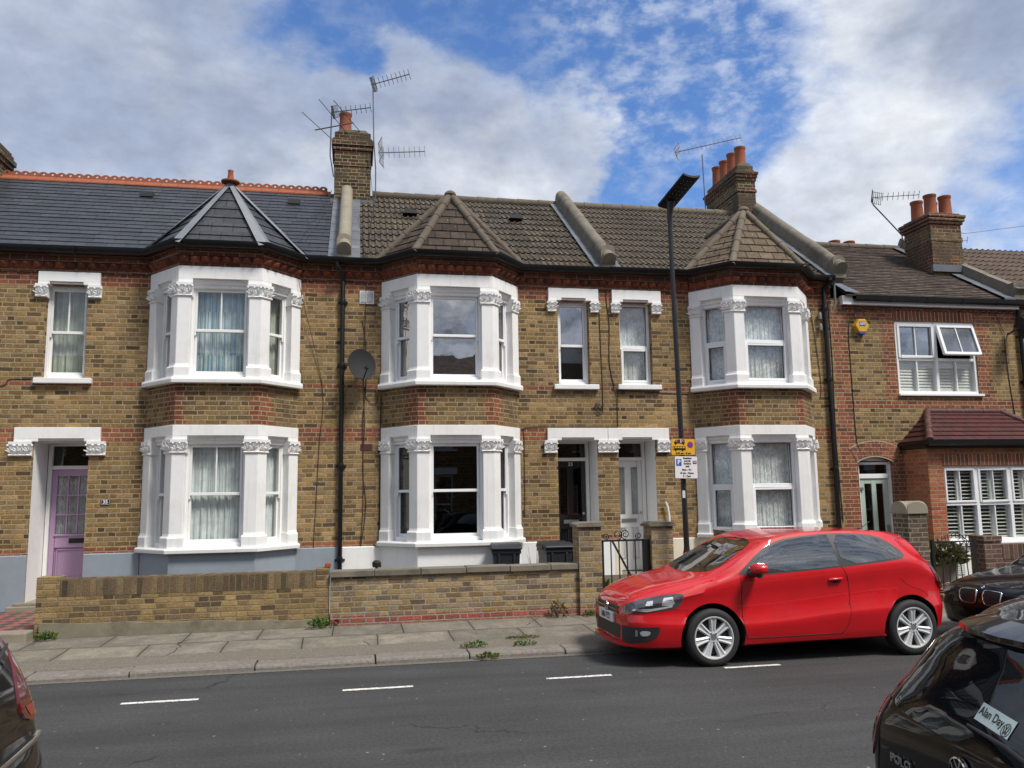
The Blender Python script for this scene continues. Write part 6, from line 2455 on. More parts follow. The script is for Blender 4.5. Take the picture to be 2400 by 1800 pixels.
VIEW = {'side': (Vector((0, 1, 0)), Vector((1, 0, 0))), 'front': (Vector((1, 0, 0)), Vector((0, -1, 0))), 'rear': (Vector((-1, 0, 0)), Vector((0, 1, 0))),
        'fcorner': (Vector((.6, .8, 0)), Vector((.8, -.6, 0))), 'rcorner': (Vector((-.7071, .7071, 0)), Vector((.7071, .7071, 0))), 'top': (Vector((0, 0, -1)), Vector((1, 0, 0)))}


class Car:
    def __init__(s, P, t, paint, under):
        s.t = t
        me, s.bvh = car_body(P, paint, under)
        me.name = 'body'
        s.body = bpy.data.objects.new('body', me)
        COL.objects.link(s.body)
        s.body.parent = t
        s.P = P

    def hit(s, view, a, b, mirror):
        d, r = VIEW[view]
        up = Vector((0, 0, 1)) if view != 'top' else Vector((0, 1, 0))
        org = r*a+up*b-d*6
        h = s.bvh.ray_cast(org, d)
        p = h[0]
        if p is None:
            n = s.bvh.find_nearest(org+d*5.5)
            p = n[0]
        p = Vector(p)
        return p, d

    def patch(s, name, view, poly, mat, off=.004, res=.03, mirror=False, parent=None, smooth_poly=0, thick=.0):
        pts = [Vector((a, b)) for a, b in poly]
        for _ in range(smooth_poly):
            o = []
            for p, q in zip(pts, pts[1:]+pts[:1]):
                o += [p*.75+q*.25, p*.25+q*.75]
            pts = o
        bm = bmesh.new()
        bm.faces.new([bm.verts.new((p.x, p.y, 0)) for p in pts])
        bmesh.ops.triangulate(bm, faces=bm.faces)
        for _ in range(7):
            es = [e for e in bm.edges if e.calc_length() > res]
            if not es:
                break
            bmesh.ops.subdivide_edges(bm, edges=es, cuts=1)
            bmesh.ops.triangulate(bm, faces=[f for f in bm.faces if len(f.verts) > 3])
        bm.verts.ensure_lookup_table()
        mb = MB()
        for v in bm.verts:
            p, d = s.hit(view, v.co.x, v.co.y, mirror)
            p = p-d*off
            mb.add([(p.x, -p.y if mirror else p.y, p.z)])
        idx = {v: i for i, v in enumerate(bm.verts)}
        for f in bm.faces:
            mb.face([idx[v] for v in f.verts])
        if thick:
            d = VIEW[view][0]*thick
            if mirror:
                d = Vector((d.x, -d.y, d.z))
            for e in [e for e in bm.edges if len(e.link_faces) == 1]:
                a, b = idx[e.verts[0]], idx[e.verts[1]]
                i = mb.add([mb.v[a]+d, mb.v[b]+d])
                mb.face((a, b, i+1, i))
        bm.free()
        return mb.build(name, mat, parent or s.t, local=True, smooth=180 if not thick else 40)

    def both(s, name, view, poly, mat, **kw):
        return s.patch(name, view, poly, mat, **kw), s.patch(name, view, poly, mat, mirror=True, **kw)

    def seam(s, view, pts, r=.0035, mirror=False, name='panel_seam', mat=None, off=.0, smoothn=6):
        P = [Vector((a, b)) for a, b in pts]
        out = []
        for i in range(len(P)-1):
            p0, p1, p2, p3 = P[max(i-1, 0)], P[i], P[i+1], P[min(i+2, len(P)-1)]
            for k in range(smoothn):
                t = k/smoothn
                out.append(.5*((2*p1)+(p2-p0)*t+(2*p0-5*p1+4*p2-p3)*t*t+(3*p1-p0-3*p2+p3)*t**3))
        out.append(P[-1])
        q = []
        for v in out:
            p, d = s.hit(view, v.x, v.y, mirror)
            p = p-d*off
            q.append((p.x, -p.y if mirror else p.y, p.z))
        mb = MB()
        mb.tube(q, r, 6)
        return mb.build(name, mat or M['seam'], s.t, local=True, smooth=60)


M['seam'] = plain('shadow_gap_rubber', (.008, .006, .006), .7)
M['under'] = plain('underbody_plastic', (.012, .012, .013), .8)
M['tyre'] = plain('tyre_rubber', (.016, .016, .017), .75, var=.2, bump=.15, bscale=50)
M['alloy'] = plain('silver_alloy', (.60, .61, .62), .42, metal=.25, var=.03)
M['disc'] = plain('brake_dark', (.03, .028, .027), .6)
M['chrome'] = plain('chrome', (.7, .7, .71), .12, metal=1., var=.02)
M['red'] = carpaint('red_car_paint', (.54, .002, .007), rough=.45, cior=1.5, spec=.3)
M['blackpaint'] = carpaint('black_car_paint', (.003, .0032, .004), rough=.3, cior=1.32, spec=.1)
M['trim'] = plain('dark_grey_bumper_plastic', (.028, .029, .031), .55)
m, g = newmat('car_window_glass')
b = g.n('ShaderNodeBsdfPrincipled', {'Base Color': (.010, .013, .013), 'Roughness': .02, 'IOR': 2.9, 'Specular IOR Level': .5})
g.n('ShaderNodeOutputMaterial', {'Surface': b.outputs[0]})
M['carglass'] = m
m, g = newmat('dark_car_window_glass')
b = g.n('ShaderNodeBsdfPrincipled', {'Base Color': (.006, .008, .009), 'Roughness': .02, 'IOR': 1.55, 'Specular IOR Level': .5})
g.n('ShaderNodeOutputMaterial', {'Surface': b.outputs[0]})
M['darkglass'] = m
m, g = newmat('lamp_lens')
b = g.n('ShaderNodeBsdfPrincipled', {'Base Color': (.07, .075, .08), 'Roughness': .15, 'Metallic': .3, 'Coat Weight': 1., 'Coat Roughness': .02})
g.n('ShaderNodeOutputMaterial', {'Surface': b.outputs[0]})
M['lens'] = m
m, g = newmat('lamp_reflector')
b = g.n('ShaderNodeBsdfPrincipled', {'Base Color': (.62, .64, .66), 'Roughness': .3, 'Metallic': .35, 'Coat Weight': 1., 'Coat Roughness': .02})
g.n('ShaderNodeOutputMaterial', {'Surface': b.outputs[0]})
M['reflector'] = m
m, g = newmat('red_tail_lens')
b = g.n('ShaderNodeBsdfPrincipled', {'Base Color': (.10, .003, .007), 'Roughness': .2, 'Coat Weight': 1., 'Coat Roughness': .02})
g.n('ShaderNodeOutputMaterial', {'Surface': b.outputs[0]})
M['taillens'] = m
M['tailbright'] = plain('bright_red_tail_lens', (.26, .012, .012), .2, coat=1.)
M['plate'] = plain('white_number_plate', (.72, .73, .73), .35, var=.02)
M['plateink'] = plain('plate_black', (.01, .01, .01), .5)


def wheel(t, x, y, z, s, spokes=7, R=.284, rim=.205, w=.175):
    """s = -1 for the side with negative y"""
    out = s*w/2
    wh = thing_part('wheel', t)
    mb = MB()
    p = [(rim-.012, out*.8), (rim+.004, out*.98), (rim+.02, out*1.0), (R-.045, out*1.04), (R-.016, out*.92), (R-.002, out*.72), (R, out*.3), (R, -out*.5), (R-.01, -out*.85), (R-.06, -out), (rim, -out)]
    mb.lathe(p, (x, y, z), 56, 'y', cap=False)
    for k in range(3):
        rr = R+.0006
    mb.build('tyre', M['tyre'], wh, local=True, smooth=35)
    mb = MB()
    mb.lathe([(rim+.006, out*.99), (rim+.004, out*1.03), (rim-.006, out*1.02), (rim-.012, out*.9), (rim-.02, out*.3), (rim-.02, -out*.9)], (x, y, z), 56, 'y', cap=False)
    f = out*.96
    for k in range(spokes):
        a = 2*pi*k/spokes+pi/2
        def at(r, c, dy):
            return (x+r*cos(a)-c*sin(a), y+dy, z+r*sin(a)+c*cos(a))
        for sg in (-1, 1):
            # each spoke is a pair of ribs with a hollow between
            pts = []
            for (r, c0, c1, dep) in ((.046, .001, .026, f*.84), (.11, .005, .030, f*.90), (.16, .009, .036, f*.95), (rim-.008, .012, .046, f*1.0)):
                pts.append([at(r, sg*c0, dep*.93), at(r, sg*(c0+c1)/2, dep), at(r, sg*c1, dep*.88), at(r, sg*c1, dep*.45)])
            ids = [mb.add(q) for q in pts]
            for i, j in zip(ids, ids[1:]):
                for e in range(3):
                    mb.face((i+e, i+e+1, j+e+1, j+e))
        q = []
        for (r, c, dep) in ((.05, .006, f*.74), (.11, .010, f*.80), (.16, .014, f*.86), (rim-.008, .018, f*.92)):
            q.append(mb.add([at(r, -c, dep), at(r, c, dep)]))
        for i, j in zip(q, q[1:]):
            mb.face((i, i+1, j+1, j))
    mb.lathe([(.066, f*.55), (.064, f*.78), (.05, f*.84), (.034, f*.82), (.032, f*.72), (0, f*.72)], (x, y, z), 28, 'y')
    mb.build('rim', M['alloy'], wh, local=True, smooth=40)
    mb = MB()
    mb.lathe([(.0, f*.40), (.16, f*.40), (.165, f*.3), (rim-.02, f*.1), (rim-.02, -f*.9), (0, -f*.9)], (x, y, z), 28, 'y')
    for k in range(5):
        a = 2*pi*k/5+.9
        mb.lathe([(0, f*.86), (.009, f*.86), (.009, f*.7)], (x+.047*cos(a), y, z+.047*sin(a)), 8, 'y')
    mb.build('brake', M['disc'], wh, local=True, smooth=40)
    mb = MB()
    mb.lathe([(0, f*.80), (.026, f*.795), (.029, f*.74)], (x, y, z), 20, 'y')
    mb.build('centre_cap', M['steel'], wh, local=True, smooth=40)
    return wh


def thing_part(name, parent):
    o = bpy.data.objects.new(name, None)
    o.empty_display_size = .1
    COL.objects.link(o)
    o.parent = parent
    return o


def emblem(car, x, y, z, r, view, name='badge', parent=None, tilt=0.):
    """round chromed emblem: V over W in a ring"""
    d, rt = VIEW[view]
    up = Vector((0, 0, 1))
    up = (up*cos(tilt)+d*sin(tilt)).normalized()
    n = -d*cos(tilt)+Vector((0, 0, 1))*sin(tilt)
    c = Vector((x, y, z))
    mb = MB()
    N = 28
    def P(a, b, k):
        return c+rt*a+up*b+n*k
    ids = []
    for (rr, k) in ((r, 0), (r, .012), (r*.9, .014), (r*.88, .008)):
        ids.append(mb.add([P(rr*cos(2*pi*j/N), rr*sin(2*pi*j/N), k) for j in range(N)]))
    for a, b in zip(ids, ids[1:]):
        for j in range(N):
            mb.face((a+j, a+(j+1) % N, b+(j+1) % N, b+j))
    def stroke(p, q, w=.075):
        p, q = Vector(p)*r, Vector(q)*r
        t = (q-p).normalized()
        s = Vector((-t.y, t.x))*w*r
        i = mb.add([P(*(p+s), .006), P(*(p-s), .006), P(*(q-s), .006), P(*(q+s), .006), P(*(p+s), .013), P(*(p-s), .013), P(*(q-s), .013), P(*(q+s), .013)])
        for f in ((4, 5, 6, 7), (0, 1, 5, 4), (1, 2, 6, 5), (2, 3, 7, 6), (3, 0, 4, 7)):
            mb.face([i+e for e in f])
    for s_ in (-1, 1):
        stroke((s_*.34, .80), (0, .12))
        stroke((s_*.70, .50), (s_*.33, -.72))
        stroke((s_*.33, -.72), (0, -.02))
    o = mb.build(name, M['chrome'], parent or car.t, local=True)
    bk = MB()
    bk.poly([P(r*.93*cos(2*pi*j/N), r*.93*sin(2*pi*j/N), .004) for j in range(N)])
    bk.build('badge_ground', M['trim'], o, local=True)
    return o


def hatchback(label, loc, rotz, paint, front_plate=None, far_raise=0., detail='front'):
    t = thing('parked_car', label, 'car', loc, rotz)
    c = Car(HATCH, t, paint, M['under'])
    # glazing: dark seal first, glass just proud of it
    fwin = [(1.24, .893), (1.33, .985), (1.45, 1.085), (1.63, 1.185), (1.83, 1.232), (2.255, 1.268), (2.265, 1.266), (2.315, .948), (2.28, .944)]
    rwin = [(2.305, 1.268), (2.60, 1.258), (2.84, 1.222), (2.96, 1.15), (3.07, 1.055), (3.07, 1.03), (3.01, 1.008), (2.36, .952)]
    seal = [(1.13, .868), (1.28, .985), (1.42, 1.098), (1.61, 1.200), (1.82, 1.249), (2.3, 1.284), (2.62, 1.273), (2.87, 1.237), (2.99, 1.16), (3.105, 1.055), (3.095, 1.012), (3.01, .992), (2.3, .932)]
    c.both('window_seal', 'side', seal, M['trim'], off=.002, res=.05, smooth_poly=1)
    for w in (fwin, rwin):
        c.both('side_window', 'side', w, M['carglass'], off=.005, res=.05, smooth_poly=1)
    c.patch('windscreen', 'front', [(-.60, .93), (-.53, 1.08), (-.48, 1.19), (-.25, 1.225), (0, 1.232), (.25, 1.225), (.48, 1.19), (.53, 1.08), (.60, .93), (.40, .905), (0, .885), (-.40, .905)], M['carglass'], off=.005, res=.06, smooth_poly=1)
    c.patch('rear_window', 'rear', [(-.585, .915), (-.52, 1.05), (-.45, 1.165), (0, 1.20), (.45, 1.165), (.52, 1.05), (.585, .915), (.40, .875), (0, .855), (-.40, .875)], M['darkglass'], off=.006, res=.05, smooth_poly=1)
    # lamps
    hl = [(.268, .565), (.30, .60), (.36, .632), (.50, .675), (.68, .712), (.80, .728), (.86, .728), (.893, .718), (.90, .70), (.885, .655), (.855, .61), (.81, .578), (.60, .553), (.42, .536), (.31, .530), (.28, .542)]
    for mir in (False, True):
        h = c.patch('headlight', 'fcorner', hl, M['lens'], off=.004, res=.03, mirror=mir)
        ring = lambda a, b, r: [(a+r*cos(k*pi/8), b+r*1.1*sin(k*pi/8)) for k in range(16)]
        c.patch('lamp_bowl', 'fcorner', [(.70, .612), (.72, .69), (.80, .70), (.82, .64), (.79, .608)], M['reflector'], off=.007, mirror=mir, parent=h)
        c.patch('lamp_bowl', 'fcorner', [(.55, .615), (.56, .655), (.62, .665), (.625, .618)], M['reflector'], off=.007, mirror=mir, parent=h)
        c.patch('lamp_strip', 'fcorner', [(.40, .566), (.56, .553), (.79, .598), (.80, .612), (.60, .585), (.44, .582)], M['reflector'], off=.007, mirror=mir, parent=h)
        tl = c.patch('tail_light', 'rcorner', [(1.93, .90), (2.02, .925), (2.10, .915), (2.155, .86), (2.16, .74), (2.13, .66), (2.08, .655), (2.02, .70), (1.975, .80)], M['taillens'], off=.008, mirror=mir, smooth_poly=1, thick=.01)
        c.patch('lamp_segment', 'rcorner', [(2.03, .80), (2.13, .80), (2.125, .70), (2.06, .71)], M['tailbright'], off=.012, mirror=mir, parent=tl, smooth_poly=1)
        # lower bumper corner with fog lamp
        b_ = c.patch('bumper_trim', 'fcorner', [(.27, .405), (.50, .405), (.685, .412), (.68, .36), (.655, .315), (.60, .28), (.50, .255), (.38, .238), (.27, .245)], M['trim'], off=.005, mirror=mir)
        c.patch('fog_light', 'fcorner', [(.49, .372), (.60, .372), (.585, .325), (.50, .318)], M['reflector'], off=.009, mirror=mir, parent=b_, smooth_poly=1)
        c.patch('fog_bezel', 'fcorner', [(.445, .378), (.47, .378), (.465, .318), (.44, .312)], M['steel'], off=.009, mirror=mir, parent=b_)
        c.seam('side', [(1.185, .86), (1.20, .80), (1.195, .60), (1.20, .40), (1.235, .262)], mirror=mir)
        c.seam('side', [(2.33, .948), (2.37, .88), (2.405, .76), (2.40, .50), (2.36, .34), (2.28, .262)], mirror=mir)
        c.seam('side', [(1.235, .262), (1.6, .262), (2.28, .268)], mirror=mir)
        c.seam('side', [(.62, .565), (.55, .572), (.47, .575)], .0028, mirror=mir)
        c.seam('side', [(3.02, .80), (3.12, .72), (3.28, .66), (3.36, .60)], .0025, mirror=mir)
        c.seam('front', [(-.43, .655), (-.30, .640), (0, .632)] if not mir else [(-.43, .655), (-.30, .640), (0, .632)], .0028, mirror=mir)
        # sill strip, handle, mirror
        s_ = -1 if not mir else 1
        mb = MB()
        mb.prism([(1.20, .195), (2.83, .205), (2.80, .245), (1.22, .235)], 'y', s_*.72 if s_ < 0 else .66, s_*.66 if s_ < 0 else .72)
        mb.build('sill_strip', paint, t, local=True, bevel=.012)
        p, _ = c.hit('side', 2.255, .80, False)
        mb = MB()
        yy = abs(p.y)
        mb.ball((2.255, -s_*0+s_*(yy-.004), .802), (.062, .014, .026), 16, 8)
        mb.build('handle_recess', M['seam'], t, local=True, smooth=60)
        mb = MB()
        mb.tube([(2.18, s_*(yy+.006), .808), (2.20, s_*(yy+.022), .812), (2.31, s_*(yy+.022), .820), (2.335, s_*(yy+.004), .822)], [.012, .014, .014, .010], 10)
        mb.build('door_handle', paint, t, local=True, smooth=60)
        mb = MB()
        mb.ball((1.345, s_*.875, .957), (.10, .115, .064), 24, 14)
        for v in mb.v:
            for ax, c_, r_ in ((0, 1.345, .10), (1, s_*.875, .115), (2, .957, .064)):
                q_ = (v[ax]-c_)/r_
                v[ax] = c_+r_*(abs(q_)**.72)*(1 if q_ > 0 else -1)*.92
        for i, v in enumerate(mb.v):
            if v.x > 1.375:
                v.x = 1.375+(v.x-1.375)*.15
            if v.z < .925:
                v.z = .925-(.925-v.z)*.4
        mr = mb.build('door_mirror', paint, t, local=True, smooth=50)
        mb = MB()
        mb.tube([(1.30, s_*.72, .895), (1.335, s_*.80, .905), (1.345, s_*.86, .912)], [.034, .034, .05], 12)
        mb.build('mirror_foot', M['trim'], mr, local=True, smooth=60)
    # wheels
    for wx in HATCH['wheels']:
        for s_ in (-1, 1):
            wheel(t, wx, s_*.665, .284+(far_raise if s_ > 0 else 0), s_)
    # nose
    gr = c.patch('grille', 'front', [(-.365, .583), (.365, .583), (.345, .500), (-.345, .500)], M['black'], off=.004, res=.05)
    c.patch('grille_bar', 'front', [(-.355, .546), (.355, .546), (.353, .538), (-.353, .538)], M['chrome'], off=.009, res=.05, parent=gr)
    c.patch('grille_bar', 'front', [(-.345, .508), (.345, .508), (.343, .501), (-.343, .501)], M['chrome'], off=.009, res=.05, parent=gr)
    p, _ = c.hit('front', 0, .545, False)
    emblem(c, p.x-.008, 0, .548, .052, 'front')
    lg = c.patch('lower_grille', 'front', [(-.41, .400), (.41, .400), (.39, .262), (-.39, .262)], M['black'], off=.005, res=.05)
    for k in range(5):
        z = .28+k*.025
        c.patch('mesh_bar', 'front', [(-.37, z), (.37, z), (.37, z+.006), (-.37, z+.006)], M['trim'], off=.012, res=.06, parent=lg)
    p, _ = c.hit('front', 0, .4, False)
    mb = MB()
    for k in range(9):
        pass
    mb.sweep([(.15, -.60), (.04, -.50), (-.012, -.33), (-.028, 0), (-.012, .33), (.04, .50), (.15, .60)][::-1], [(-.03, .205), (.035, .205), (.04, .222), (0, .235), (-.03, .235)])
    mb.build('front_lip', paint, t, local=True, smooth=50)
    if front_plate:
        px = c.hit('front', 0, .45, False)[0].x-.022
        mb = MB(); mb.box(px-.006, px+.02, -.235, .235, .402, .502); pl = mb.build('number_plate', M['plate'], t, local=True, bevel=.004)
        mb = MB()
        put_text(mb, front_plate, .088, Matrix.Translation((px-.0075, 0, .452)) @ Matrix.Rotation(radians(-90), 4, 'Z'), bold=.0012, xs=.80)
        mb.build('plate_lettering', M['plateink'], pl, local=True, fixn=False)
    # tail
    mb = MB()
    mb.sweep([(3.04, -.47), (3.20, -.445), (3.32, -.34), (3.39, -.18), (3.41, 0), (3.39, .18), (3.32, .34), (3.20, .445), (3.04, .47)], [(-.10, 1.215), (.0, 1.202), (.022, 1.205), (.02, 1.222), (-.10, 1.258)])
    mb.build('spoiler', paint, t, local=True, smooth=40)
    mb = MB(); mb.box(3.30, 3.405, -.10, .10, 1.196, 1.204); mb.build('brake_light', M['taillens'], t, local=True)
    mb = MB(); mb.tube([(3.05, 0, 1.275), (3.20, 0, 1.37)], [.006, .003], 6); mb.lathe([(.022, 1.262), (.015, 1.30)], (3.05, 0, 0), 12); mb.build('roof_aerial', M['black'], t, local=True)
    p, _ = c.hit('rear', 0, .795, False)
    emblem(c, p.x+.006, 0, .775, .050, 'rear')
    c.seam('rear', [(-.53, .90), (-.535, .70), (-.50, .60), (-.3, .575), (0, .57), (.3, .575), (.50, .60), (.535, .70), (.53, .90)], .004)
    c.patch('rear_plate', 'rear', [(-.235, .47), (.235, .47), (.235, .57), (-.235, .57)], plain('yellow_number_plate', (.62, .45, .04), .35), off=.012)
    c.patch('bumper_trim', 'rear', [(-.5, .36), (.5, .36), (.45, .29), (-.45, .29)], M['trim'], off=.005)
    return t, c


RC, rc = hatchback('bright red three-door hatchback parked half on the kerb, facing left', (2.70, 8.745, 0), 0., M['red'], 'LM61 PZY', far_raise=.06)
# the dark hatchback on the near side, its tail towards the camera
BKX, BKY, BKA = 5.66, 2.33, radians(180-5)
BC, bc = hatchback('black hatchback in the near right corner, its rear window carrying a dealer sticker', (BKX, BKY, 0), BKA, M['blackpaint'])
mb = MB()
p0, _ = bc.hit('rear', -.36, .735, False)
put_text(mb, 'POLO', .046, Matrix.Translation((p0.x+.012, -.36, .700)) @ Matrix.Rotation(radians(90), 4, 'Z'), depth=.003, bold=.001, xs=1.15)
mb.build('model_lettering', M['chrome'], BC, local=True, fixn=False)
st = bc.patch('window_sticker', 'rear', [(.0, .951), (.180, .930), (.186, .984), (.006, 1.005)], plain('pale_green_sticker', (.50, .60, .56), .4, var=.02), off=.010, res=.05)
def on_glass(a, b, off):
    p, d = bc.hit('rear', a, b, False)
    return p-d*off
vs, fs = text_mesh('Alan Day', .058, bold=.0008, depth=0)
mb = MB()
for v in vs:
    mb.add([on_glass(.073+.60*v.x, .974+.62*v.z-(v.x)*.07, .0118)])
for f in fs:
    mb.face(f)
mb.build('sticker_lettering', M['plateink'], st, local=True, fixn=False)
mb = MB()
ids = []
N = 24
for rr in (.030, .026):
    ids.append(mb.add([on_glass(.158+.66*rr*cos(2*pi*j/N), .953+.66*rr*sin(2*pi*j/N), .0114) for j in range(N)]))
for j in range(N):
    mb.face((ids[0]+j, ids[0]+(j+1) % N, ids[1]+(j+1) % N, ids[1]+j))
for (p, q) in (((-.3, .8), (0, .1)), ((.3, .8), (0, .1)), ((-.65, .5), (-.3, -.7)), ((-.3, -.7), (0, 0)), ((.3, -.7), (0, 0)), ((.65, .5), (.3, -.7))):
    p, q = Vector(p)*.027, Vector(q)*.027
    tt = (q-p).normalized(); s_ = Vector((-tt.y, tt.x))*.0026
    mb.poly([on_glass(.158+.66*w.x, .953+.66*w.y, .0116) for w in (p+s_, p-s_, q-s_, q+s_)])
mb.build('sticker_emblem', M['plateink'], st, local=True, fixn=False)
mb = MB()
a_, b_ = on_glass(.42, .90, .015), on_glass(.0, .93, .02)
mb.tube([a_+Vector((.02, 0, -.03)), (a_+b_)/2+Vector((.015, 0, 0)), b_], [.012, .009, .006], 8)
mb.build('rear_wiper', M['black'], BC, local=True, smooth=50)

# ---- black saloon behind the red car: only its nose shows
SALOON = dict(
    L=4.2, wheels=(.75, 3.3), R=.345, wz=.29,
    zt=[(0, .54), (.02, .60), (.06, .64), (.15, .675), (.45, .745), (.9, .80), (1.15, .83), (1.35, .92), (1.6, 1.05), (1.9, 1.20), (2.2, 1.28), (2.6, 1.30), (3.0, 1.25), (3.4, 1.08), (3.7, .96), (4.0, .92), (4.12, .88), (4.17, .7), (4.2, .5)],
    zs=[(0, .45), (.06, .56), (.15, .60), (.45, .67), (.9, .74), (1.3, .80), (2, .84), (3, .88), (3.8, .86), (4.1, .78), (4.17, .6), (4.2, .42)],
    zr=[(0, .50), (.06, .60), (.15, .64), (.45, .70), (.9, .765), (1.2, .82), (1.5, .95), (1.9, 1.15), (2.2, 1.24), (2.6, 1.26), (3.0, 1.20), (3.4, 1.02), (3.7, .92), (4.0, .89), (4.12, .84), (4.17, .66), (4.2, .46)],
    wb=[(0, .42), (.04, .56), (.12, .64), (.25, .70), (.5, .755), (.9, .78), (3.3, .78), (3.9, .74), (4.1, .66), (4.2, .5)],
    ws=[(0, .38), (.04, .50), (.12, .58), (.25, .64), (.5, .70), (.9, .735), (3.3, .73), (3.9, .69), (4.1, .62), (4.2, .45)],
    wr=[(0, .32), (.06, .44), (.15, .50), (.45, .58), (.9, .63), (1.3, .64), (1.9, .58), (2.6, .55), (3.0, .55), (3.7, .58), (4.1, .56), (4.2, .4)],
    zb=[(0, .22), (.1, .18), (1, .16), (3.8, .2), (4.2, .3)],
    crease=[(0, .42), (1.2, .42), (4.2, .46)],
)
t = thing('parked_car', 'black saloon with twin chrome-framed grilles, nose just behind the red car', 'car', (6.95, 8.36, 0), radians(7))
t.scale = (1, 1, .96)
sc = Car(SALOON, t, M['blackpaint'], M['under'])
for mir in (False, True):
    k = [(-.045, .545), (-.05, .60), (-.085, .617), (-.24, .612), (-.275, .59), (-.265, .50), (-.22, .462), (-.10, .458), (-.06, .475)]
    gr = sc.patch('grille', 'front', k, M['black'], off=.006, res=.05, mirror=mir, smooth_poly=1)
    pts = k+[k[0], k[1]]
    sc.seam('front', pts, .009, mirror=mir, name='grille_surround', mat=M['chrome'], off=.008)
    for j in range(6):
        y = -.085-j*.03
        sc.patch('grille_bar', 'front', [(y, .49), (y+.007, .49), (y+.007, .60), (y, .60)], M['trim'], off=.014, mirror=mir, parent=gr)
    sc.both('headlight', 'fcorner', [(.30, .60), (.45, .625), (.62, .63), (.66, .60), (.60, .54), (.42, .53), (.32, .55)], M['lens'], off=.004, smooth_poly=1) if not mir else None
    sc.both('side_window', 'side', [(1.45, .85), (1.95, 1.14), (2.4, 1.21), (2.9, 1.16), (3.3, .98), (3.25, .90)], M['carglass'], off=.004, res=.06, smooth_poly=1) if not mir else None
    sc.seam('front', [(-.30, .635), (-.15, .655), (0, .66)], .003, mirror=mir)
    for wx in SALOON['wheels']:
        wheel(t, wx, (-1 if not mir else 1)*.67, .29, -1 if not mir else 1)
sc.patch('windscreen', 'front', [(-.58, .87), (-.50, 1.1), (-.45, 1.2), (.45, 1.2), (.50, 1.1), (.58, .87)], M['carglass'], off=.004, res=.08)
p, _ = sc.hit('front', 0, .645, False)
mb = MB()
c0 = p+Vector((-.004, 0, .0))
up_, rt_ = Vector((.55, 0, .83)), Vector((0, -1, 0))
nn = Vector((-.83, 0, .55))
def disc_(mb, r, k, a0=0, a1=2*pi, n=24):
    pts = [c0+nn*k]+[c0+nn*k+rt_*r*cos(a0+(a1-a0)*j/n)+up_*r*sin(a0+(a1-a0)*j/n) for j in range(n+1)]
    i = mb.add(pts)
    for j in range(1, n+1):
        mb.face((i, i+j, i+j+1))
disc_(mb, .040, .002); mb.cur = 1; disc_(mb, .034, .004); mb.cur = 2
disc_(mb, .022, .006, 0, pi/2, 6); disc_(mb, .022, .006, pi, 1.5*pi, 6); mb.cur = 3
disc_(mb, .022, .006, pi/2, pi, 6); disc_(mb, .022, .006, 1.5*pi, 2*pi, 6)
mb.build('badge', [M['chrome'], M['black'], M['signwhite'], M['signblue']], t, local=True, fixn=False)

# ---- dark car at the left edge: its rear right corner
REARCAR = dict(
    L=4.0, wheels=(.8, 3.2), R=.36, wz=.31,
    zt=[(0, .6), (.05, .72), (.2, .80), (.9, .95), (1.3, 1.15), (1.8, 1.43), (2.3, 1.49), (3.0, 1.48), (3.5, 1.42), (3.62, 1.38), (3.70, 1.25), (3.78, 1.12), (3.84, 1.0), (3.88, .88), (3.91, .74), (3.95, .66), (3.98, .58), (4.0, .48)],
    zs=[(0, .5), (.2, .7), (.9, .9), (1.5, 1.0), (3.0, 1.08), (3.4, 1.08), (3.6, 1.02), (3.75, .92), (3.86, .80), (3.92, .66), (4.0, .44)],
    zr=[(0, .55), (.2, .75), (.9, .93), (1.5, 1.2), (1.9, 1.4), (2.4, 1.45), (3.0, 1.43), (3.4, 1.36), (3.55, 1.28), (3.66, 1.16), (3.76, 1.02), (3.85, .88), (3.90, .76), (3.93, .67), (4.0, .46)],
    wb=[(0, .5), (.1, .66), (.4, .78), (.9, .80), (3.2, .80), (3.5, .785), (3.7, .75), (3.85, .69), (3.93, .62), (4.0, .52)],
    ws=[(0, .45), (.1, .6), (.4, .73), (.9, .77), (3.2, .765), (3.5, .74), (3.7, .70), (3.85, .65), (3.93, .60), (4.0, .5)],
    wr=[(0, .4), (.4, .64), (.9, .70), (1.5, .68), (2.0, .62), (3.0, .60), (3.4, .575), (3.6, .57), (3.76, .60), (3.85, .61), (3.93, .58), (4.0, .45)],
    zb=[(0, .25), (.3, .2), (3.5, .22), (4.0, .32)],
    crease=[(0, .5), (4.0, .55)],
)
LCX, LCY = -5.26, 3.47
t = thing('parked_car', 'dark car cut off by the left edge, showing its red tail lamp and rear wiper', 'car', (LCX, LCY, 0), 0)
t.scale = (1, 1, 1.07)
lc = Car(REARCAR, t, M['blackpaint'], M['under'])
lc.patch('rear_window', 'rear', [(-.56, .98), (-.52, 1.20), (-.47, 1.32), (.47, 1.32), (.52, 1.20), (.56, .98)], M['carglass'], off=.005, res=.05, smooth_poly=1)
for mir in (False, True):
    tl = lc.patch('tail_light', 'rcorner', [(1.98, 1.13), (2.14, 1.13), (2.28, 1.06), (2.40, .93), (2.44, .83), (2.41, .775), (2.32, .755), (2.20, .80), (2.10, .92), (2.01, 1.05)], M['taillens'], off=.012, mirror=mir, smooth_poly=1, thick=.012)
    lc.patch('lamp_segment', 'rcorner', [(2.25, .83), (2.40, .83), (2.38, .785), (2.30, .77)], M['tailbright'], off=.015, mirror=mir, parent=tl)
    lc.both('side_window', 'side', [(1.5, 1.05), (1.95, 1.33), (2.6, 1.39), (3.2, 1.35), (3.45, 1.2), (3.35, 1.12)], M['carglass'], off=.004, res=.06, smooth_poly=1) if not mir else None
    for wx in REARCAR['wheels']:
        wheel(t, wx, (-1 if not mir else 1)*.69, .31, -1 if not mir else 1, R=.31, rim=.22)
mb = MB()
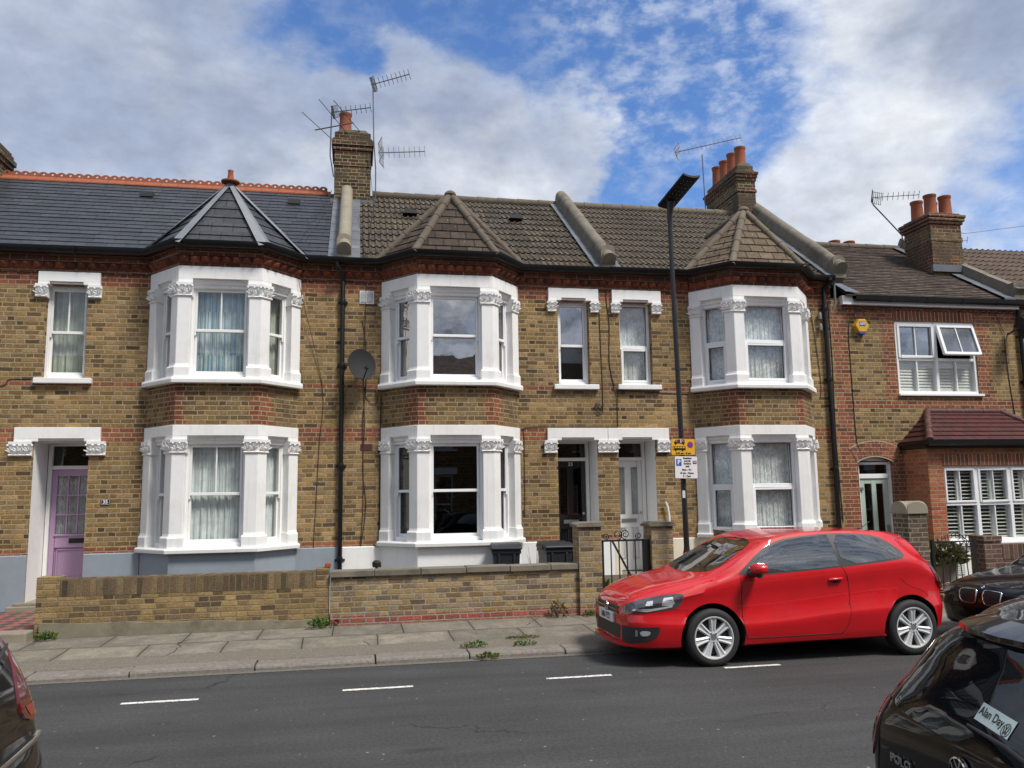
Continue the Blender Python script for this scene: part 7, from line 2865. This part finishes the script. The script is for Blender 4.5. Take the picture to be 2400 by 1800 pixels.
pA, pB, pC = [lc.hit('rear', a, b, False)[0] for a, b in ((.0, .965), (.22, 1.0), (.50, 1.06))]
o_ = Vector((.02, 0, .01))
mb.tube([pA+o_, pB+o_*1.4, pC+o_], [.016, .011, .007], 8)
mb.build('rear_wiper', M['trim'], t, local=True, smooth=50)
lc.seam('rear', [(-.60, .70), (0, .685), (.60, .70)], .016, name='chrome_strip', mat=M['chrome'], off=.006)
lc.seam('rear', [(.585, 1.0), (.625, .80), (.60, .62), (.3, .60), (0, .60)], .004)
lc.patch('bumper_trim', 'rear', [(-.6, .55), (.6, .55), (.55, .38), (-.55, .38)], M['trim'], off=.006, smooth_poly=1)

# ---- the terrace across the road, behind the viewpoint
OT = thing('terrace', 'brick terrace across the road, seen only mirrored in the windows and car paint', 'house', (0, -6.5, 0))
mb = MB()
hol = []
for k in range(-6, 8):
    x = k*4.3
    hol += [(x+.5, x+2.1, .9, 2.5), (x+.5, x+2.1, 3.5, 4.9), (x+3.0, x+3.7, .3, 2.5), (x+3.0, x+3.7, 3.5, 4.9)]
wall_front(mb, -26, 34.5, 0, 5.3, hol, 6.5, .15)
mb.v = [Vector((v.x, -v.y, v.z)) for v in mb.v]
mb.poly([(-26, -6.5, 5.3), (34.5, -6.5, 5.3), (34.5, -15, 5.3), (-26, -15, 5.3)])
mb.build('wall', M['brick'], OT, fixn=False)
mb = MB()
mb.poly([(-26, -6.2, 5.3), (34.5, -6.2, 5.3), (34.5, -9.6, 7.6), (-26, -9.6, 7.6)])
mb.poly([(-26, -15, 5.3), (34.5, -15, 5.3), (34.5, -9.6, 7.6), (-26, -9.6, 7.6)])
mb.build('roof', M['plain_tile'], OT, fixn=False)
for h_ in hol:
    mb = MB()
    a, b, c, d = h_
    y = -6.62
    mb.box(a, b, y-.02, y, c, d)
    mb.cur = 1
    for (p, q, r, s_) in ((a, a+.07, c, d), (b-.07, b, c, d), (a+.07, b-.07, d-.07, d), (a+.07, b-.07, c, c+.08), (a+.07, b-.07, (c+d)/2-.03, (c+d)/2+.03)):
        mb.box(p, q, y+.002, y+.05, r, s_)
    mb.box(a-.15, b+.15, -6.5, -6.44, d+.02, d+.28)
    mb.box(a-.15, b+.15, -6.5, -6.40, c-.10, c-.01)
    mb.build('window', [M['carglass'], M['white']], OT)
